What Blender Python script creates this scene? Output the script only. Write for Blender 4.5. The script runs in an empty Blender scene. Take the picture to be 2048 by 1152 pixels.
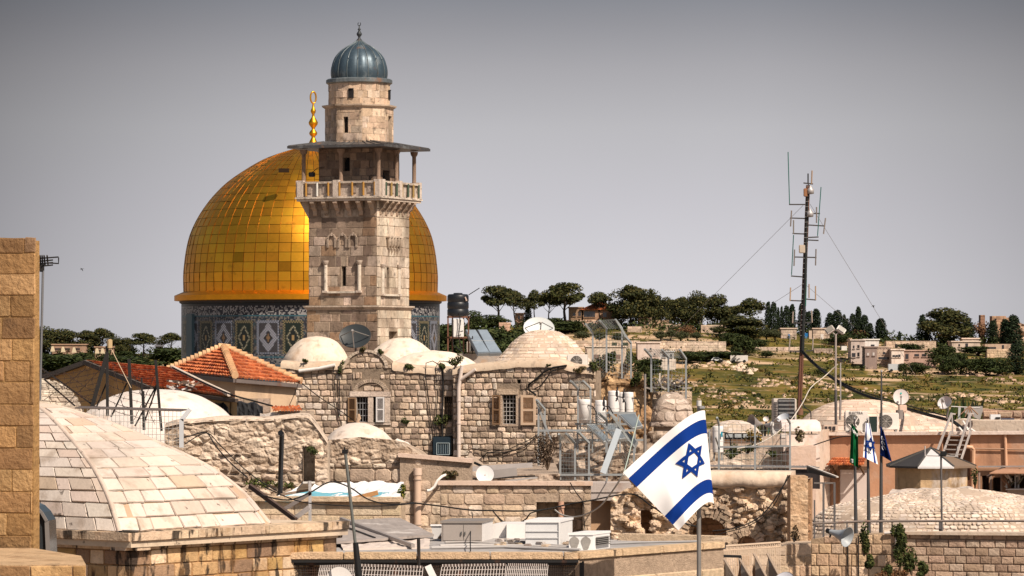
import bpy, bmesh, math, random
from mathutils import Vector, Matrix, noise

R = math.radians
F, HY, E = 7400.0, 700.0, 12.0        # focal length in photo pixels, row of the horizon, eye height
SC = bpy.context.scene
C = SC.collection
PI = math.pi

# ------------------------------------------------------------------ camera, sky, sun, exposure
cam_d = bpy.data.cameras.new('camera')
cam = bpy.data.objects.new('camera', cam_d)
C.objects.link(cam)
cam.location = (0, 0, E)
cam.rotation_euler = (R(90), 0, 0)
cam_d.sensor_width = 36
cam_d.lens = F / 2048 * 36
cam_d.shift_y = (HY - 576) / 2048
cam_d.clip_start = 1
cam_d.clip_end = 20000
SC.camera = cam

SUN_AZ, SUN_EL = 38, 47               # azimuth from behind the camera towards the right; elevation
world = bpy.data.worlds.new('World')
SC.world = world
world.use_nodes = True
nt = world.node_tree
nt.nodes.clear()
N = nt.nodes.new
L = nt.links.new
out = N('ShaderNodeOutputWorld')
bg = N('ShaderNodeBackground')
L(bg.outputs[0], out.inputs[0])
sky = N('ShaderNodeTexSky')
sky.sky_type = 'NISHITA'
sky.sun_disc = False
sky.sun_elevation = R(SUN_EL)
sky.sun_rotation = R(180 - SUN_AZ)
sky.air_density = 1.3
sky.dust_density = 3.0
tc = N('ShaderNodeTexCoord')
sep = N('ShaderNodeSeparateXYZ')
L(tc.outputs['Generated'], sep.inputs[0])
ramp = N('ShaderNodeValToRGB')        # the hazy grey overcast band low in the sky
mr = N('ShaderNodeMapRange')
mr.inputs['From Min'].default_value = -0.02
mr.inputs['From Max'].default_value = 0.12
L(sep.outputs['Z'], mr.inputs['Value'])
L(mr.outputs[0], ramp.inputs[0])
GREY = [(-0.02, (.67, .655, .69)), (0.014, (.645, .632, .667)), (0.04, (.55, .538, .572)), (0.06, (.485, .478, .50)),
		(0.076, (.385, .378, .40)), (0.088, (.29, .29, .315)), (0.097, (.225, .235, .265)), (0.12, (.2, .22, .25))]
cr = ramp.color_ramp
for i, (z, c) in enumerate(GREY):
	p = (z + .02) / .14
	e = cr.elements[i] if i < 2 else cr.elements.new(p)
	e.position = p
	e.color = (*c, 1)
# vignette put into the sky colour: darker to the sides, with soft unevenness
sq = N('ShaderNodeMath'); sq.operation = 'POWER'; sq.inputs[1].default_value = 2.0
ab = N('ShaderNodeMath'); ab.operation = 'ABSOLUTE'
ad = N('ShaderNodeMath'); ad.operation = 'ADD'; ad.inputs[1].default_value = -0.012
L(sep.outputs['X'], ad.inputs[0]); L(ad.outputs[0], ab.inputs[0]); L(ab.outputs[0], sq.inputs[0])
sd = N('ShaderNodeMapRange')
sd.inputs['From Min'].default_value = 0.003
sd.inputs['From Max'].default_value = 0.0225
sd.inputs['To Min'].default_value = 1.0
sd.inputs['To Max'].default_value = 0.56
L(sq.outputs[0], sd.inputs['Value'])
nz = N('ShaderNodeTexNoise'); nz.inputs['Scale'].default_value = 9; nz.inputs['Detail'].default_value = 3
L(tc.outputs['Generated'], nz.inputs['Vector'])
nm = N('ShaderNodeMapRange'); nm.inputs['To Min'].default_value = .93; nm.inputs['To Max'].default_value = 1.07
L(nz.outputs['Fac'], nm.inputs['Value'])
mu = N('ShaderNodeMath'); mu.operation = 'MULTIPLY'
L(sd.outputs[0], mu.inputs[0]); L(nm.outputs[0], mu.inputs[1])
vm = N('ShaderNodeVectorMath'); vm.operation = 'SCALE'
L(ramp.outputs[0], vm.inputs[0]); L(mu.outputs[0], vm.inputs['Scale'])
ns = N('ShaderNodeVectorMath'); ns.operation = 'SCALE'; ns.inputs['Scale'].default_value = 0.055
L(sky.outputs[0], ns.inputs[0])
fz = N('ShaderNodeMapRange')
fz.inputs['From Min'].default_value = 0.10; fz.inputs['From Max'].default_value = 0.22
L(sep.outputs['Z'], fz.inputs['Value'])
mx = N('ShaderNodeMix'); mx.data_type = 'RGBA'
L(fz.outputs[0], mx.inputs['Factor']); L(vm.outputs[0], mx.inputs[6]); L(ns.outputs[0], mx.inputs[7])
L(mx.outputs[2], bg.inputs['Color'])
bg.inputs['Strength'].default_value = 0.92

sun_d = bpy.data.lights.new('sun', 'SUN')
sun_d.energy = 5.0
sun_d.angle = R(0.5)
sun_d.color = (1.0, .87, .73)
sun = bpy.data.objects.new('sun', sun_d)
C.objects.link(sun)
SDIR = Vector((math.sin(R(SUN_AZ)) * math.cos(R(SUN_EL)), -math.cos(R(SUN_AZ)) * math.cos(R(SUN_EL)), math.sin(R(SUN_EL))))
sun.rotation_euler = SDIR.to_track_quat('Z', 'Y').to_euler()
sun.location = (40, -40, 80)

vs = SC.view_settings
vs.view_transform = 'Standard'
vs.look = 'None'
vs.exposure = 0.2
vs.gamma = 1.0
SC.cycles.max_bounces = 5
SC.cycles.diffuse_bounces = 2
SC.cycles.transparent_max_bounces = 12

# ------------------------------------------------------------------ helpers
def P(x, y, d):
	"""a point seen at photo pixel (x, y) at depth d metres"""
	return Vector(((x - 1024) / F * d, d, E + (HY - y) / F * d))

def jc(c, r, a=.12):
	k = 1 + r.uniform(-a, a)
	return (min(1, c[0] * k), min(1, c[1] * k * (1 + r.uniform(-.02, .02))), min(1, c[2] * k))

class MB:
	"""collects shapes and links them as ONE mesh object; every face carries its own albedo in the colour layer"""
	def __init__(s):
		s.v = []; s.f = []; s.c = []; s.m = []; s.s = []
	def add(s, vs, fs, col=(.5, .5, .5), mi=0, sm=False):
		o = len(s.v)
		s.v += [tuple(p) for p in vs]
		for f in fs:
			s.f.append(tuple(i + o for i in f)); s.c.append(col); s.m.append(mi); s.s.append(sm)
		return s
	def quad(s, a, b, c, d, col=(.5, .5, .5), mi=0):
		return s.add([a, b, c, d], [(0, 1, 2, 3)], col, mi)
	def poly(s, pts, col=(.5, .5, .5), mi=0):
		return s.add(pts, [tuple(range(len(pts)))], col, mi)
	def box(s, c, size, rot=0.0, col=(.5, .5, .5), mi=0, M=None):
		x, y, z = [q / 2 for q in size]
		M = M or Matrix.Rotation(rot, 3, 'Z')
		c = Vector(c)
		vs = [c + M @ Vector((sx * x, sy * y, sz * z)) for sz in (-1, 1) for sx, sy in ((-1, -1), (1, -1), (1, 1), (-1, 1))]
		return s.add(vs, [(3, 2, 1, 0), (4, 5, 6, 7), (0, 1, 5, 4), (1, 2, 6, 5), (2, 3, 7, 6), (3, 0, 4, 7)], col, mi)
	def rbox(s, c, size, bev=.02, rot=0.0, col=(.5, .5, .5), mi=0, M=None):
		bm = bmesh.new()
		bmesh.ops.create_cube(bm, size=1)
		for v in bm.verts:
			v.co = Vector((v.co.x * size[0], v.co.y * size[1], v.co.z * size[2]))
		bmesh.ops.bevel(bm, geom=bm.edges[:], offset=bev, segments=2, affect='EDGES')
		M = M or Matrix.Rotation(rot, 3, 'Z')
		c = Vector(c)
		bm.verts.index_update()
		vs = [c + M @ v.co for v in bm.verts]
		fs = [tuple(v.index for v in f.verts) for f in bm.faces]
		bm.free()
		return s.add(vs, fs, col, mi)
	def prism(s, pts, vec, col=(.5, .5, .5), mi=0):
		"""a flat outline swept along vec"""
		n = len(pts); vec = Vector(vec); pts = [Vector(p) for p in pts]
		vs = pts + [p + vec for p in pts]
		fs = [tuple(range(n)), tuple(range(2 * n - 1, n - 1, -1))] + [(i, i + n, (i + 1) % n + n, (i + 1) % n) for i in range(n)]
		return s.add(vs, fs, col, mi)
	def tube(s, pts, r, n=6, col=(.5, .5, .5), mi=0, sm=True, cap=True):
		pts = [Vector(p) for p in pts]
		rs = r if isinstance(r, (list, tuple)) else [r] * len(pts)
		rings = []
		for i, p in enumerate(pts):
			t = (pts[min(i + 1, len(pts) - 1)] - pts[max(i - 1, 0)])
			t = t.normalized() if t.length > 1e-9 else Vector((0, 0, 1))
			a = t.cross(Vector((0, 0, 1)) if abs(t.z) < .9 else Vector((0, 1, 0))).normalized()
			b = t.cross(a)
			rings.append([p + (a * math.cos(2 * PI * k / n) + b * math.sin(2 * PI * k / n)) * rs[i] for k in range(n)])
		vs = [q for g in rings for q in g]
		fs = [(i * n + k, i * n + (k + 1) % n, (i + 1) * n + (k + 1) % n, (i + 1) * n + k) for i in range(len(pts) - 1) for k in range(n)]
		s.add(vs, fs, col, mi, sm)
		if cap:
			s.add(rings[0], [tuple(range(n))], col, mi); s.add(rings[-1], [tuple(range(n))], col, mi)
		return s
	def beam(s, a, b, w, h, col=(.5, .5, .5), mi=0, up=None):
		a, b = Vector(a), Vector(b)
		t = (b - a); ln = t.length; t.normalize()
		up = Vector(up) if up is not None else (Vector((0, 0, 1)) if abs(t.z) < .95 else Vector((0, 1, 0)))
		x = t.cross(up).normalized(); z = x.cross(t)
		M = Matrix((x, t, z)).transposed()
		return s.box((a + b) / 2, (w, ln, h), M=M, col=col, mi=mi)
	def lathe(s, prof, c=(0, 0, 0), n=32, col=(.5, .5, .5), mi=0, sm=True, a0=0, a1=2 * PI, M=None):
		c = Vector(c); full = abs(a1 - a0 - 2 * PI) < 1e-6
		m = n if full else n + 1
		vs = []
		for r, z in prof:
			for k in range(m):
				a = a0 + (a1 - a0) * k / n
				p = Vector((r * math.cos(a), r * math.sin(a), z))
				vs.append(c + (M @ p if M else p))
		fs = []
		for i in range(len(prof) - 1):
			for k in range(n):
				k2 = (k + 1) % m
				fs.append((i * m + k, i * m + k2, (i + 1) * m + k2, (i + 1) * m + k))
		return s.add(vs, fs, col, mi, sm)
	def build(s, name, mats, parent=None, base=None, local=False):
		me = bpy.data.meshes.new(name)
		if parent is not None and not local:
			o = Vector(parent.get('o', (0, 0, 0)))
		elif base is not None:
			o = Vector(base)
		else:
			o = Vector((0, 0, 0))
		me.from_pydata([(p[0] - o.x, p[1] - o.y, p[2] - o.z) for p in s.v], [], s.f)
		mats = mats if isinstance(mats, (list, tuple)) else [mats]
		for m in mats:
			me.materials.append(m)
		me.polygons.foreach_set('material_index', s.m)
		me.polygons.foreach_set('use_smooth', s.s)
		at = me.color_attributes.new('col', 'FLOAT_COLOR', 'CORNER')
		buf = []
		for f, c in zip(s.f, s.c):
			buf += [c[0], c[1], c[2], 1.0] * len(f)
		at.data.foreach_set('color', buf)
		me.update()
		ob = bpy.data.objects.new(name, me)
		C.objects.link(ob)
		if parent is not None:
			ob.parent = parent
		else:
			ob.location = o
		ob['o'] = tuple(o)
		return ob

def tag(o, label, cat, group=None, kind=None):
	o['label'] = label; o['category'] = cat
	if group: o['group'] = group
	if kind: o['kind'] = kind
	return o

def thing(name, label, cat, loc=(0, 0, 0), rotz=0.0, group=None, kind=None):
	o = bpy.data.objects.new(name, None)
	C.objects.link(o)
	o.empty_display_size = .2
	o.location = loc
	o.rotation_euler = (0, 0, rotz)
	o['o'] = tuple(loc)
	return tag(o, label, cat, group, kind)

def struct(o):
	o['kind'] = 'structure'
	return o

class Plane:
	"""a vertical wall plane seen between photo columns x0 (depth d0) and x1 (depth d1), foot at height z0"""
	def __init__(s, x0, d0, x1, d1, z0=0.0):
		s.A = Vector(((x0 - 1024) / F * d0, d0, z0)); B = Vector(((x1 - 1024) / F * d1, d1, z0))
		s.ul = (B - s.A).length
		s.U = (B - s.A).normalized(); s.V = Vector((0, 0, 1)); s.N = Vector((s.U.y, -s.U.x, 0))
	def u(s, x):
		k = (x - 1024) / F
		return (k * s.A.y - s.A.x) / (s.U.x - k * s.U.y)
	def uv(s, x, y):
		u = s.u(x); Y = s.A.y + s.U.y * u
		return u, E + (HY - y) / F * Y - s.A.z
	def at(s, u, v, h=0.0):
		return s.A + s.U * u + s.V * v + s.N * h
	def S(s, t, v, h):
		return s.at(t * s.ul, v, h)
	def pt(s, x, y, h=0.0):
		u, v = s.uv(x, y)
		return s.at(u, v, h)
	def rect(s, x0, y0, x1, y1):
		a, d = s.uv(x0, y0); b, c = s.uv(x1, y1)
		_, d2 = s.uv(x1, y0); _, c2 = s.uv(x0, y1)
		return a, b, (c + c2) / 2, (d + d2) / 2
	def rot(s):
		return math.atan2(s.U.y, s.U.x)

def lerpf(pts):
	"""piecewise linear function through (x, y) points"""
	def f(x):
		if x <= pts[0][0]: return pts[0][1]
		for (a, b), (c, d) in zip(pts, pts[1:]):
			if x <= c:
				return b + (d - b) * (x - a) / (c - a)
		return pts[-1][1]
	return f

def topline(pl, pts):
	"""the top outline of a wall given as photo points, as height over wall length"""
	return lerpf([pl.uv(x, y) for x, y in pts])

def wallsolid(mb, pl, v0, top, holes=(), t=.5, col=(.4, .3, .22), step=1.0, dep=.25, mi=0, hcol=None):
	"""front, top, ends and back of a wall, with real openings (u0, u1, v0, v1) cut through its face"""
	tf = top if callable(top) else (lambda u: top)
	us = {0.0, pl.ul}
	k = 1
	while k * step < pl.ul:
		us.add(k * step); k += 1
	for h in holes:
		us.add(h[0]); us.add(h[1])
	us = sorted(u for u in us if -1e-6 <= u <= pl.ul + 1e-6)
	for a, b in zip(us, us[1:]):
		if b - a < 1e-4: continue
		m = (a + b) / 2
		hs = sorted((h[2], h[3]) for h in holes if h[0] < m < h[1])
		cur = v0
		for c, d in hs:
			if c > cur:
				mb.quad(pl.at(a, cur), pl.at(b, cur), pl.at(b, c), pl.at(a, c), col, mi)
			cur = d
		ta, tb = tf(a), tf(b)
		mb.quad(pl.at(a, cur), pl.at(b, cur), pl.at(b, tb), pl.at(a, ta), col, mi)
		mb.quad(pl.at(a, ta), pl.at(b, tb), pl.at(b, tb, -t), pl.at(a, ta, -t), col, mi)
		mb.quad(pl.at(b, v0, -t), pl.at(a, v0, -t), pl.at(a, ta, -t), pl.at(b, tb, -t), col, mi)
	for u in (0, pl.ul):
		mb.quad(pl.at(u, v0), pl.at(u, tf(u)), pl.at(u, tf(u), -t), pl.at(u, v0, -t), col, mi)
	for h in holes:
		a, b, c, d = h[:4]
		dd = h[4] if len(h) > 4 else dep
		hc = hcol or col
		mb.quad(pl.at(a, c), pl.at(a, c, -dd), pl.at(a, d, -dd), pl.at(a, d), hc, mi)
		mb.quad(pl.at(b, c), pl.at(b, d), pl.at(b, d, -dd), pl.at(b, c, -dd), hc, mi)
		mb.quad(pl.at(a, c), pl.at(b, c), pl.at(b, c, -dd), pl.at(a, c, -dd), hc, mi)
		mb.quad(pl.at(a, d), pl.at(a, d, -dd), pl.at(b, d, -dd), pl.at(b, d), hc, mi)

def stones(mb, S, ul, vl, ch, sl, gap, ht, pal, seed=1, jit=.3, holes=(), top=None, rnd=.22, bulge=0.0, hv=.4, v0=0.0, mi=0, simple=False, cj=.19, pick=None, keep=None):
	"""courses of cut stones on a surface S(t 0..1, v metres, height); each stone is its own bevelled block"""
	r = random.Random(seed)
	uf = ul if callable(ul) else (lambda v: ul)
	v = v0
	while v < vl - 1e-3:
		h = r.uniform(*ch)
		if vl - v - h < ch[0] * .5: h = vl - v
		U = uf(v + h / 2)
		u = -r.random() * sl[0]
		while u < U:
			w = r.uniform(*sl)
			segs = [(max(u, 0), min(u + w, U))]
			for q in holes:
				if v + h > q[2] + .01 and v < q[3] - .01:
					ns_ = []
					for a, b in segs:
						if b <= q[0] or a >= q[1]: ns_.append((a, b))
						else:
							if a < q[0]: ns_.append((a, q[0]))
							if b > q[1]: ns_.append((q[1], b))
					segs = ns_
			for a, b in segs:
				if b - a < gap * 2.5 or (keep and not keep((a + b) / 2, v)): continue
				hh = h
				if top:
					tt = min(top(a), top(b))
					if v + h * .5 > tt: continue
					hh = min(h, tt - v)
				g = gap / 2
				x0, x1, y0, y1 = a + g, b - g, v + g, v + hh - g
				if x1 - x0 < .01 or y1 - y0 < .01: continue
				col = jc(pick(r, a / U, v) if pick else r.choice(pal), r, cj)
				H = ht * (1 + r.uniform(-hv, hv))
				j = jit * gap
				J = lambda: r.uniform(-j, j)
				if simple:
					o = [(x0 + J(), y0 + J()), (x1 + J(), y0 + J()), (x1 + J(), y1 + J()), (x0 + J(), y1 + J())]
				else:
					c = rnd * min(x1 - x0, y1 - y0)
					q = [c * r.uniform(.4, 1.3) for _ in range(4)]
					o = [(x0 + q[0], y0 + J()), (x1 - q[1], y0 + J()), (x1 + J(), y0 + q[1]), (x1 + J(), y1 - q[2]),
						(x1 - q[2], y1 + J()), (x0 + q[3], y1 + J()), (x0 + J(), y1 - q[3]), (x0 + J(), y0 + q[0])]
				cx, cy = (x0 + x1) / 2, (y0 + y1) / 2
				n = len(o)
				bv = min(ht * .9, .16 * min(x1 - x0, y1 - y0))
				kx, ky = 1 - 2 * bv / (x1 - x0), 1 - 2 * bv / (y1 - y0)
				P0 = [S(p[0] / U, p[1], -.012) for p in o]
				P1 = [S((cx + (p[0] - cx) * kx) / U, cy + (p[1] - cy) * ky, H * r.uniform(.85, 1.1)) for p in o]
				vs_ = P0 + P1
				fs = [(i, (i + 1) % n, n + (i + 1) % n, n + i) for i in range(n)]
				if bulge:
					vs_.append(S((cx + r.uniform(-.2, .2) * (x1 - x0)) / U, cy + r.uniform(-.2, .2) * (y1 - y0), H + bulge * r.uniform(.3, 1)))
					fs += [(n + i, n + (i + 1) % n, 2 * n) for i in range(n)]
				else:
					fs.append(tuple(range(n, 2 * n)))
				mb.add(vs_, fs, col, mi)
			u += w
		v += h

def rubble(mb, S, nu, nv, v0, v1, amp, sc, pal, seed=1, top=None, ul=1.0, edge=.5, mi=0, sm=False, lump=1.0, skip=None):
	"""a broken rough wall face: a dense sheet pushed out by stone-sized lumps"""
	so = Vector((seed * 7.3, seed * 3.1, seed * 1.7))
	idx = {}
	vs_, fs, cs = [], [], []
	for i in range(nu + 1):
		t = i / nu
		vt = top(t * ul) if top else v1
		for k in range(nv + 1):
			v = v0 + (vt - v0) * k / nv
			q = Vector((t * ul * .72, 0, v * 1.1)) * sc + so
			q += noise.noise_vector(q * .6) * .35
			ds, vp = noise.voronoi(q)
			hs = math.sin(vp[0].x * 12.9 + vp[0].z * 78.2 + vp[0].y * 37.7) * 43758.5; hs -= math.floor(hs)
			l = (ds[1] - ds[0])
			l = min(1, l * 1.9)
			f = noise.fractal(q * 1.7, .9, 2.1, 4)
			b = noise.noise(q * .35 + Vector((9, 2, 4)))
			l *= .5 + .5 * min(1, max(0, .45 + 1.6 * noise.noise(q * .22 + Vector((1, 6, 2))) + (.35 if k < nv * .55 else -.25)))
			vs_.append(S(t, v, amp * (lump * l * (.55 + .75 * hs) + .5 * f + .6 * b)))
			cs.append((l, f, b, hs))
	for i in range(nu):
		for k in range(nv):
			a = i * (nv + 1) + k
			if skip and skip((i + .5) / nu * ul, v0 + ((top((i + .5) / nu * ul) if top else v1) - v0) * (k + .5) / nv): continue
			l, f, b, hs = cs[a]
			p = Vector((i * ul / nu, 3, k * .3)) * .8
			w = min(1, max(0, .42 + .5 * f + .4 * b + .9 * (hs - .5)))
			c0, c1 = pal[0], pal[1]
			col = tuple(c0[q] + (c1[q] - c0[q]) * w for q in range(3))
			if l < .05 and f < -.1 and len(pal) > 2: col = pal[2]
			fs.append(((a, a + nv + 1, a + nv + 2, a + 1), col))
	o = len(mb.v)
	mb.v += [tuple(p) for p in vs_]
	for f, c in fs:
		mb.f.append(tuple(j + o for j in f)); mb.c.append(c); mb.m.append(mi); mb.s.append(sm)

def arcprof(pts, n=40):
	"""resample a (r, z) profile smoothly; returns points and the running arc length"""
	P_ = [Vector((a, b, 0)) for a, b in pts]
	outp = []
	for i in range(len(P_) - 1):
		p0, p1, p2, p3 = P_[max(i - 1, 0)], P_[i], P_[i + 1], P_[min(i + 2, len(P_) - 1)]
		m = max(2, int(n / (len(P_) - 1)))
		for k in range(m):
			t = k / m
			outp.append(.5 * ((2 * p1) + (p2 - p0) * t + (2 * p0 - 5 * p1 + 4 * p2 - p3) * t * t + (3 * p1 - p0 - 3 * p2 + p3) * t ** 3))
	outp.append(P_[-1])
	pr = [(max(0, p.x), p.y) for p in outp]
	s = [0]
	for a, b in zip(pr, pr[1:]):
		s.append(s[-1] + math.hypot(a[0] - b[0], a[1] - b[1]))
	return pr, s

class Dome:
	"""surface of revolution (optionally oval) for courses of stones"""
	def __init__(s, c, pts, n=40, a0=0, a1=2 * PI, sy=1.0):
		s.c = Vector(c); s.pr, s.s = arcprof(pts, n); s.len = s.s[-1]; s.a0, s.a1, s.sy = a0, a1, sy
	def rz(s, v):
		v = max(0, min(v, s.len))
		for i in range(len(s.s) - 1):
			if v <= s.s[i + 1]:
				t = (v - s.s[i]) / max(1e-9, s.s[i + 1] - s.s[i])
				a, b = s.pr[i], s.pr[i + 1]
				return a[0] + (b[0] - a[0]) * t, a[1] + (b[1] - a[1]) * t, b[0] - a[0], b[1] - a[1]
		a, b = s.pr[-2], s.pr[-1]
		return b[0], b[1], b[0] - a[0], b[1] - a[1]
	def S(s, t, v, h):
		r, z, dr, dz = s.rz(v)
		l = math.hypot(dr, dz) or 1
		r += dz / l * h; z += -dr / l * h
		a = s.a0 + (s.a1 - s.a0) * t
		return s.c + Vector((r * math.cos(a), r * math.sin(a) * s.sy, z))
	def ul(s, v):
		return max(.05, s.rz(v)[0] * (s.a1 - s.a0))

def hang(a, b, sag, n=14):
	a, b = Vector(a), Vector(b)
	return [a.lerp(b, i / n) - Vector((0, 0, 4 * sag * (i / n) * (1 - i / n))) for i in range(n + 1)]

# ------------------------------------------------------------------ materials
def mat(name, col=None, rough=.9, metal=0.0, var=.12, vsc=1.5, bump=0.0, bsc=25.0, stains=(), spec=.25, var2=0.0, trans=0.0, coat=0.0):
	"""procedural surface: own colour (or the mesh's per-piece albedo) broken up by noise, with stains and a bump"""
	m = bpy.data.materials.new(name)
	m.use_nodes = True
	t = m.node_tree
	b = t.nodes['Principled BSDF']
	N, L = t.nodes.new, t.links.new
	tcx = N('ShaderNodeTexCoord')
	if col is None:
		at = N('ShaderNodeVertexColor'); at.layer_name = 'col'
		cur = at.outputs[0]
	else:
		rg = N('ShaderNodeRGB'); rg.outputs[0].default_value = (*col, 1)
		cur = rg.outputs[0]
	def noi(scale, detail=5.0, vec=None, rough_=.6):
		n_ = N('ShaderNodeTexNoise'); n_.inputs['Scale'].default_value = scale; n_.inputs['Detail'].default_value = detail
		n_.inputs['Roughness'].default_value = rough_
		L(vec if vec is not None else tcx.outputs['Object'], n_.inputs['Vector'])
		return n_.outputs['Fac']
	def scale(cur, fac, lo, hi):
		r_ = N('ShaderNodeMapRange'); r_.inputs['From Min'].default_value = .25; r_.inputs['From Max'].default_value = .75
		r_.inputs['To Min'].default_value = lo; r_.inputs['To Max'].default_value = hi
		L(fac, r_.inputs['Value'])
		s_ = N('ShaderNodeVectorMath'); s_.operation = 'SCALE'
		L(cur, s_.inputs[0]); L(r_.outputs[0], s_.inputs['Scale'])
		return s_.outputs[0]
	if var: cur = scale(cur, noi(vsc), 1 - var, 1 + var)
	if var2: cur = scale(cur, noi(vsc * 9), 1 - var2, 1 + var2)
	for (sc_, sscale, lo, hi, amt, stretch) in stains:
		mp = N('ShaderNodeMapping'); mp.inputs['Scale'].default_value = (1, 1, stretch)
		L(tcx.outputs['Object'], mp.inputs['Vector'])
		f = noi(sscale, 6.0, mp.outputs[0])
		r_ = N('ShaderNodeMapRange'); r_.inputs['From Min'].default_value = lo; r_.inputs['From Max'].default_value = hi
		r_.inputs['To Max'].default_value = amt
		L(f, r_.inputs['Value'])
		mi_ = N('ShaderNodeMix'); mi_.data_type = 'RGBA'
		L(r_.outputs[0], mi_.inputs['Factor']); L(cur, mi_.inputs[6]); mi_.inputs[7].default_value = (*sc_, 1)
		cur = mi_.outputs[2]
	L(cur, b.inputs['Base Color'])
	b.inputs['Roughness'].default_value = rough
	b.inputs['Metallic'].default_value = metal
	b.inputs['Specular IOR Level'].default_value = spec
	if coat: b.inputs['Coat Weight'].default_value = coat
	if trans:
		b.inputs['Transmission Weight'].default_value = trans
	if bump:
		bp = N('ShaderNodeBump'); bp.inputs['Strength'].default_value = bump; bp.inputs['Distance'].default_value = .03
		L(noi(bsc, 6.0), bp.inputs['Height']); L(bp.outputs[0], b.inputs['Normal'])
	return m

BLACKST = (.03, .022, .018)
M = {}
M['stone'] = mat('weathered_stone', None, .92, var=.18, vsc=1.2, var2=.18, bump=.8, bsc=20, stains=[((.09, .065, .05), 1.3, .52, .7, .6, .5), ((.06, .045, .035), 5., .58, .7, .65, .8)])
M['tower'] = mat('tower_stone', None, .92, var=.2, vsc=.9, var2=.22, bump=.7, bsc=18, stains=[((.12, .08, .055), .8, .46, .66, .65, .5), ((.05, .038, .03), 4., .55, .68, .65, .6)])
M['oldstone'] = mat('old_house_stone', None, .93, var=.2, vsc=.8, var2=.2, bump=.7, bsc=20, stains=[((.05, .04, .033), 1.1, .56, .72, .72, .6), ((.07, .05, .035), 5., .56, .68, .7, 1.)])
M['mosaic'] = mat('glazed_mosaic', None, .35, var=.1, vsc=1.0, spec=.4)
M['pave'] = mat('pale_paving', None, .88, var=.08, vsc=1.5, var2=.07, bump=.25, bsc=18, stains=[((.30, .19, .11), 2.2, .56, .74, .6, 1.), ((.34, .29, .25), 1.1, .5, .66, .5, 1.), ((.07, .05, .04), 7., .64, .71, .75, 1.)])
M['goldstone'] = mat('honey_sandstone', None, .93, var=.2, vsc=1.6, var2=.16, bump=.9, bsc=16, stains=[((.2, .1, .04), 2.0, .5, .72, .7, 1.), ((.07, .045, .03), 3.2, .56, .7, .7, .7)])
M['stained'] = mat('streaked_sandstone', None, .93, var=.22, vsc=1.3, var2=.18, bump=.8, bsc=20, stains=[(BLACKST, 4.2, .535, .59, .92, .25), ((.3, .15, .05), 2.0, .52, .7, .6, 1.)])
M['plaster'] = mat('white_lime_plaster', None, .9, var=.1, vsc=.9, var2=.08, bump=.5, bsc=9, stains=[((.46, .28, .16), 2.2, .53, .72, .6, .8), ((.20, .15, .12), 3.2, .6, .72, .6, .5), ((.1, .07, .06), 9., .66, .72, .6, 1.)])
M['render'] = mat('ochre_wall_render', None, .92, var=.12, vsc=.7, var2=.05, bump=.3, bsc=14, stains=[((.12, .08, .06), 1.0, .5, .75, .5, .3), ((.55, .42, .34), .8, .56, .66, .45, 1.), ((.22, .12, .08), 2.4, .55, .72, .5, .25)])
M['granular'] = mat('granular_cladding', None, .95, var=.06, vsc=1.2, var2=.28, bump=1.0, bsc=40)
M['tile'] = mat('terracotta_tile', None, .8, var=.18, vsc=1.2, var2=.12, bump=.2, bsc=18, stains=[((.12, .05, .03), 2.5, .6, .75, .5, 1.)])
M['lead'] = mat('lead_sheet', None, .42, metal=.35, var=.3, vsc=1.0, var2=.15, bump=.15, bsc=6, spec=.5, stains=[((.35, .38, .38), 1.6, .55, .75, .6, .4), ((.30, .16, .09), 1.2, .62, .7, .7, .8)])
M['steel'] = mat('galvanised_steel', None, .5, metal=.35, var=.15, vsc=2., spec=.5)
M['dark'] = mat('dark_painted_metal', None, .55, var=.15, vsc=3., spec=.4, stains=[((.16, .06, .025), 3.0, .58, .72, .6, .5)])
M['paint'] = mat('painted_metal', None, .45, var=.06, vsc=2., var2=.03, spec=.4, stains=[((.32, .26, .2), 2.5, .62, .8, .35, .4)])
M['plastic'] = mat('black_plastic', None, .4, var=.1, vsc=2., spec=.4)
M['wood'] = mat('weathered_wood', None, .85, var=.2, vsc=3., var2=.12, bump=.3, bsc=30)
M['glass'] = mat('dark_window_glass', None, .08, var=.1, vsc=2., spec=.6)
M['bark'] = mat('tree_bark', None, .95, var=.2, vsc=.6)
M['leaf'] = mat('foliage', None, .75, var=.22, vsc=.35, spec=.15)
M['cloth'] = mat('flag_cloth', None, .8, var=.03, vsc=3., spec=.1)
M['tarp'] = mat('sheeting', None, .6, var=.12, vsc=1.5, var2=.05, bump=.2, bsc=5)
M['cable'] = mat('cable_rubber', None, .7, var=.1, vsc=3.)
M['rock'] = mat('bare_rock', None, .95, var=.2, vsc=.25, var2=.15, bump=.6, bsc=1.5)

WHITE = (.78, .76, .74); BLK = (.012, .012, .013); GALV = (.33, .35, .36); DKM = (.018, .016, .015); RUST = (.22, .09, .04)
STONEPAL_ = [(.56, .43, .33), (.62, .50, .40), (.49, .37, .28), (.66, .55, .46), (.40, .30, .23), (.54, .45, .38)]
HOUSEPAL = [(.62, .47, .36), (.70, .57, .46), (.52, .39, .29), (.74, .63, .53), (.40, .30, .23), (.26, .195, .15), (.60, .46, .35), (.66, .50, .37), (.70, .55, .43)]
PAVEPAL = [(.61, .505, .43), (.63, .535, .465), (.58, .47, .39), (.62, .525, .455), (.64, .56, .495)]

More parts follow.
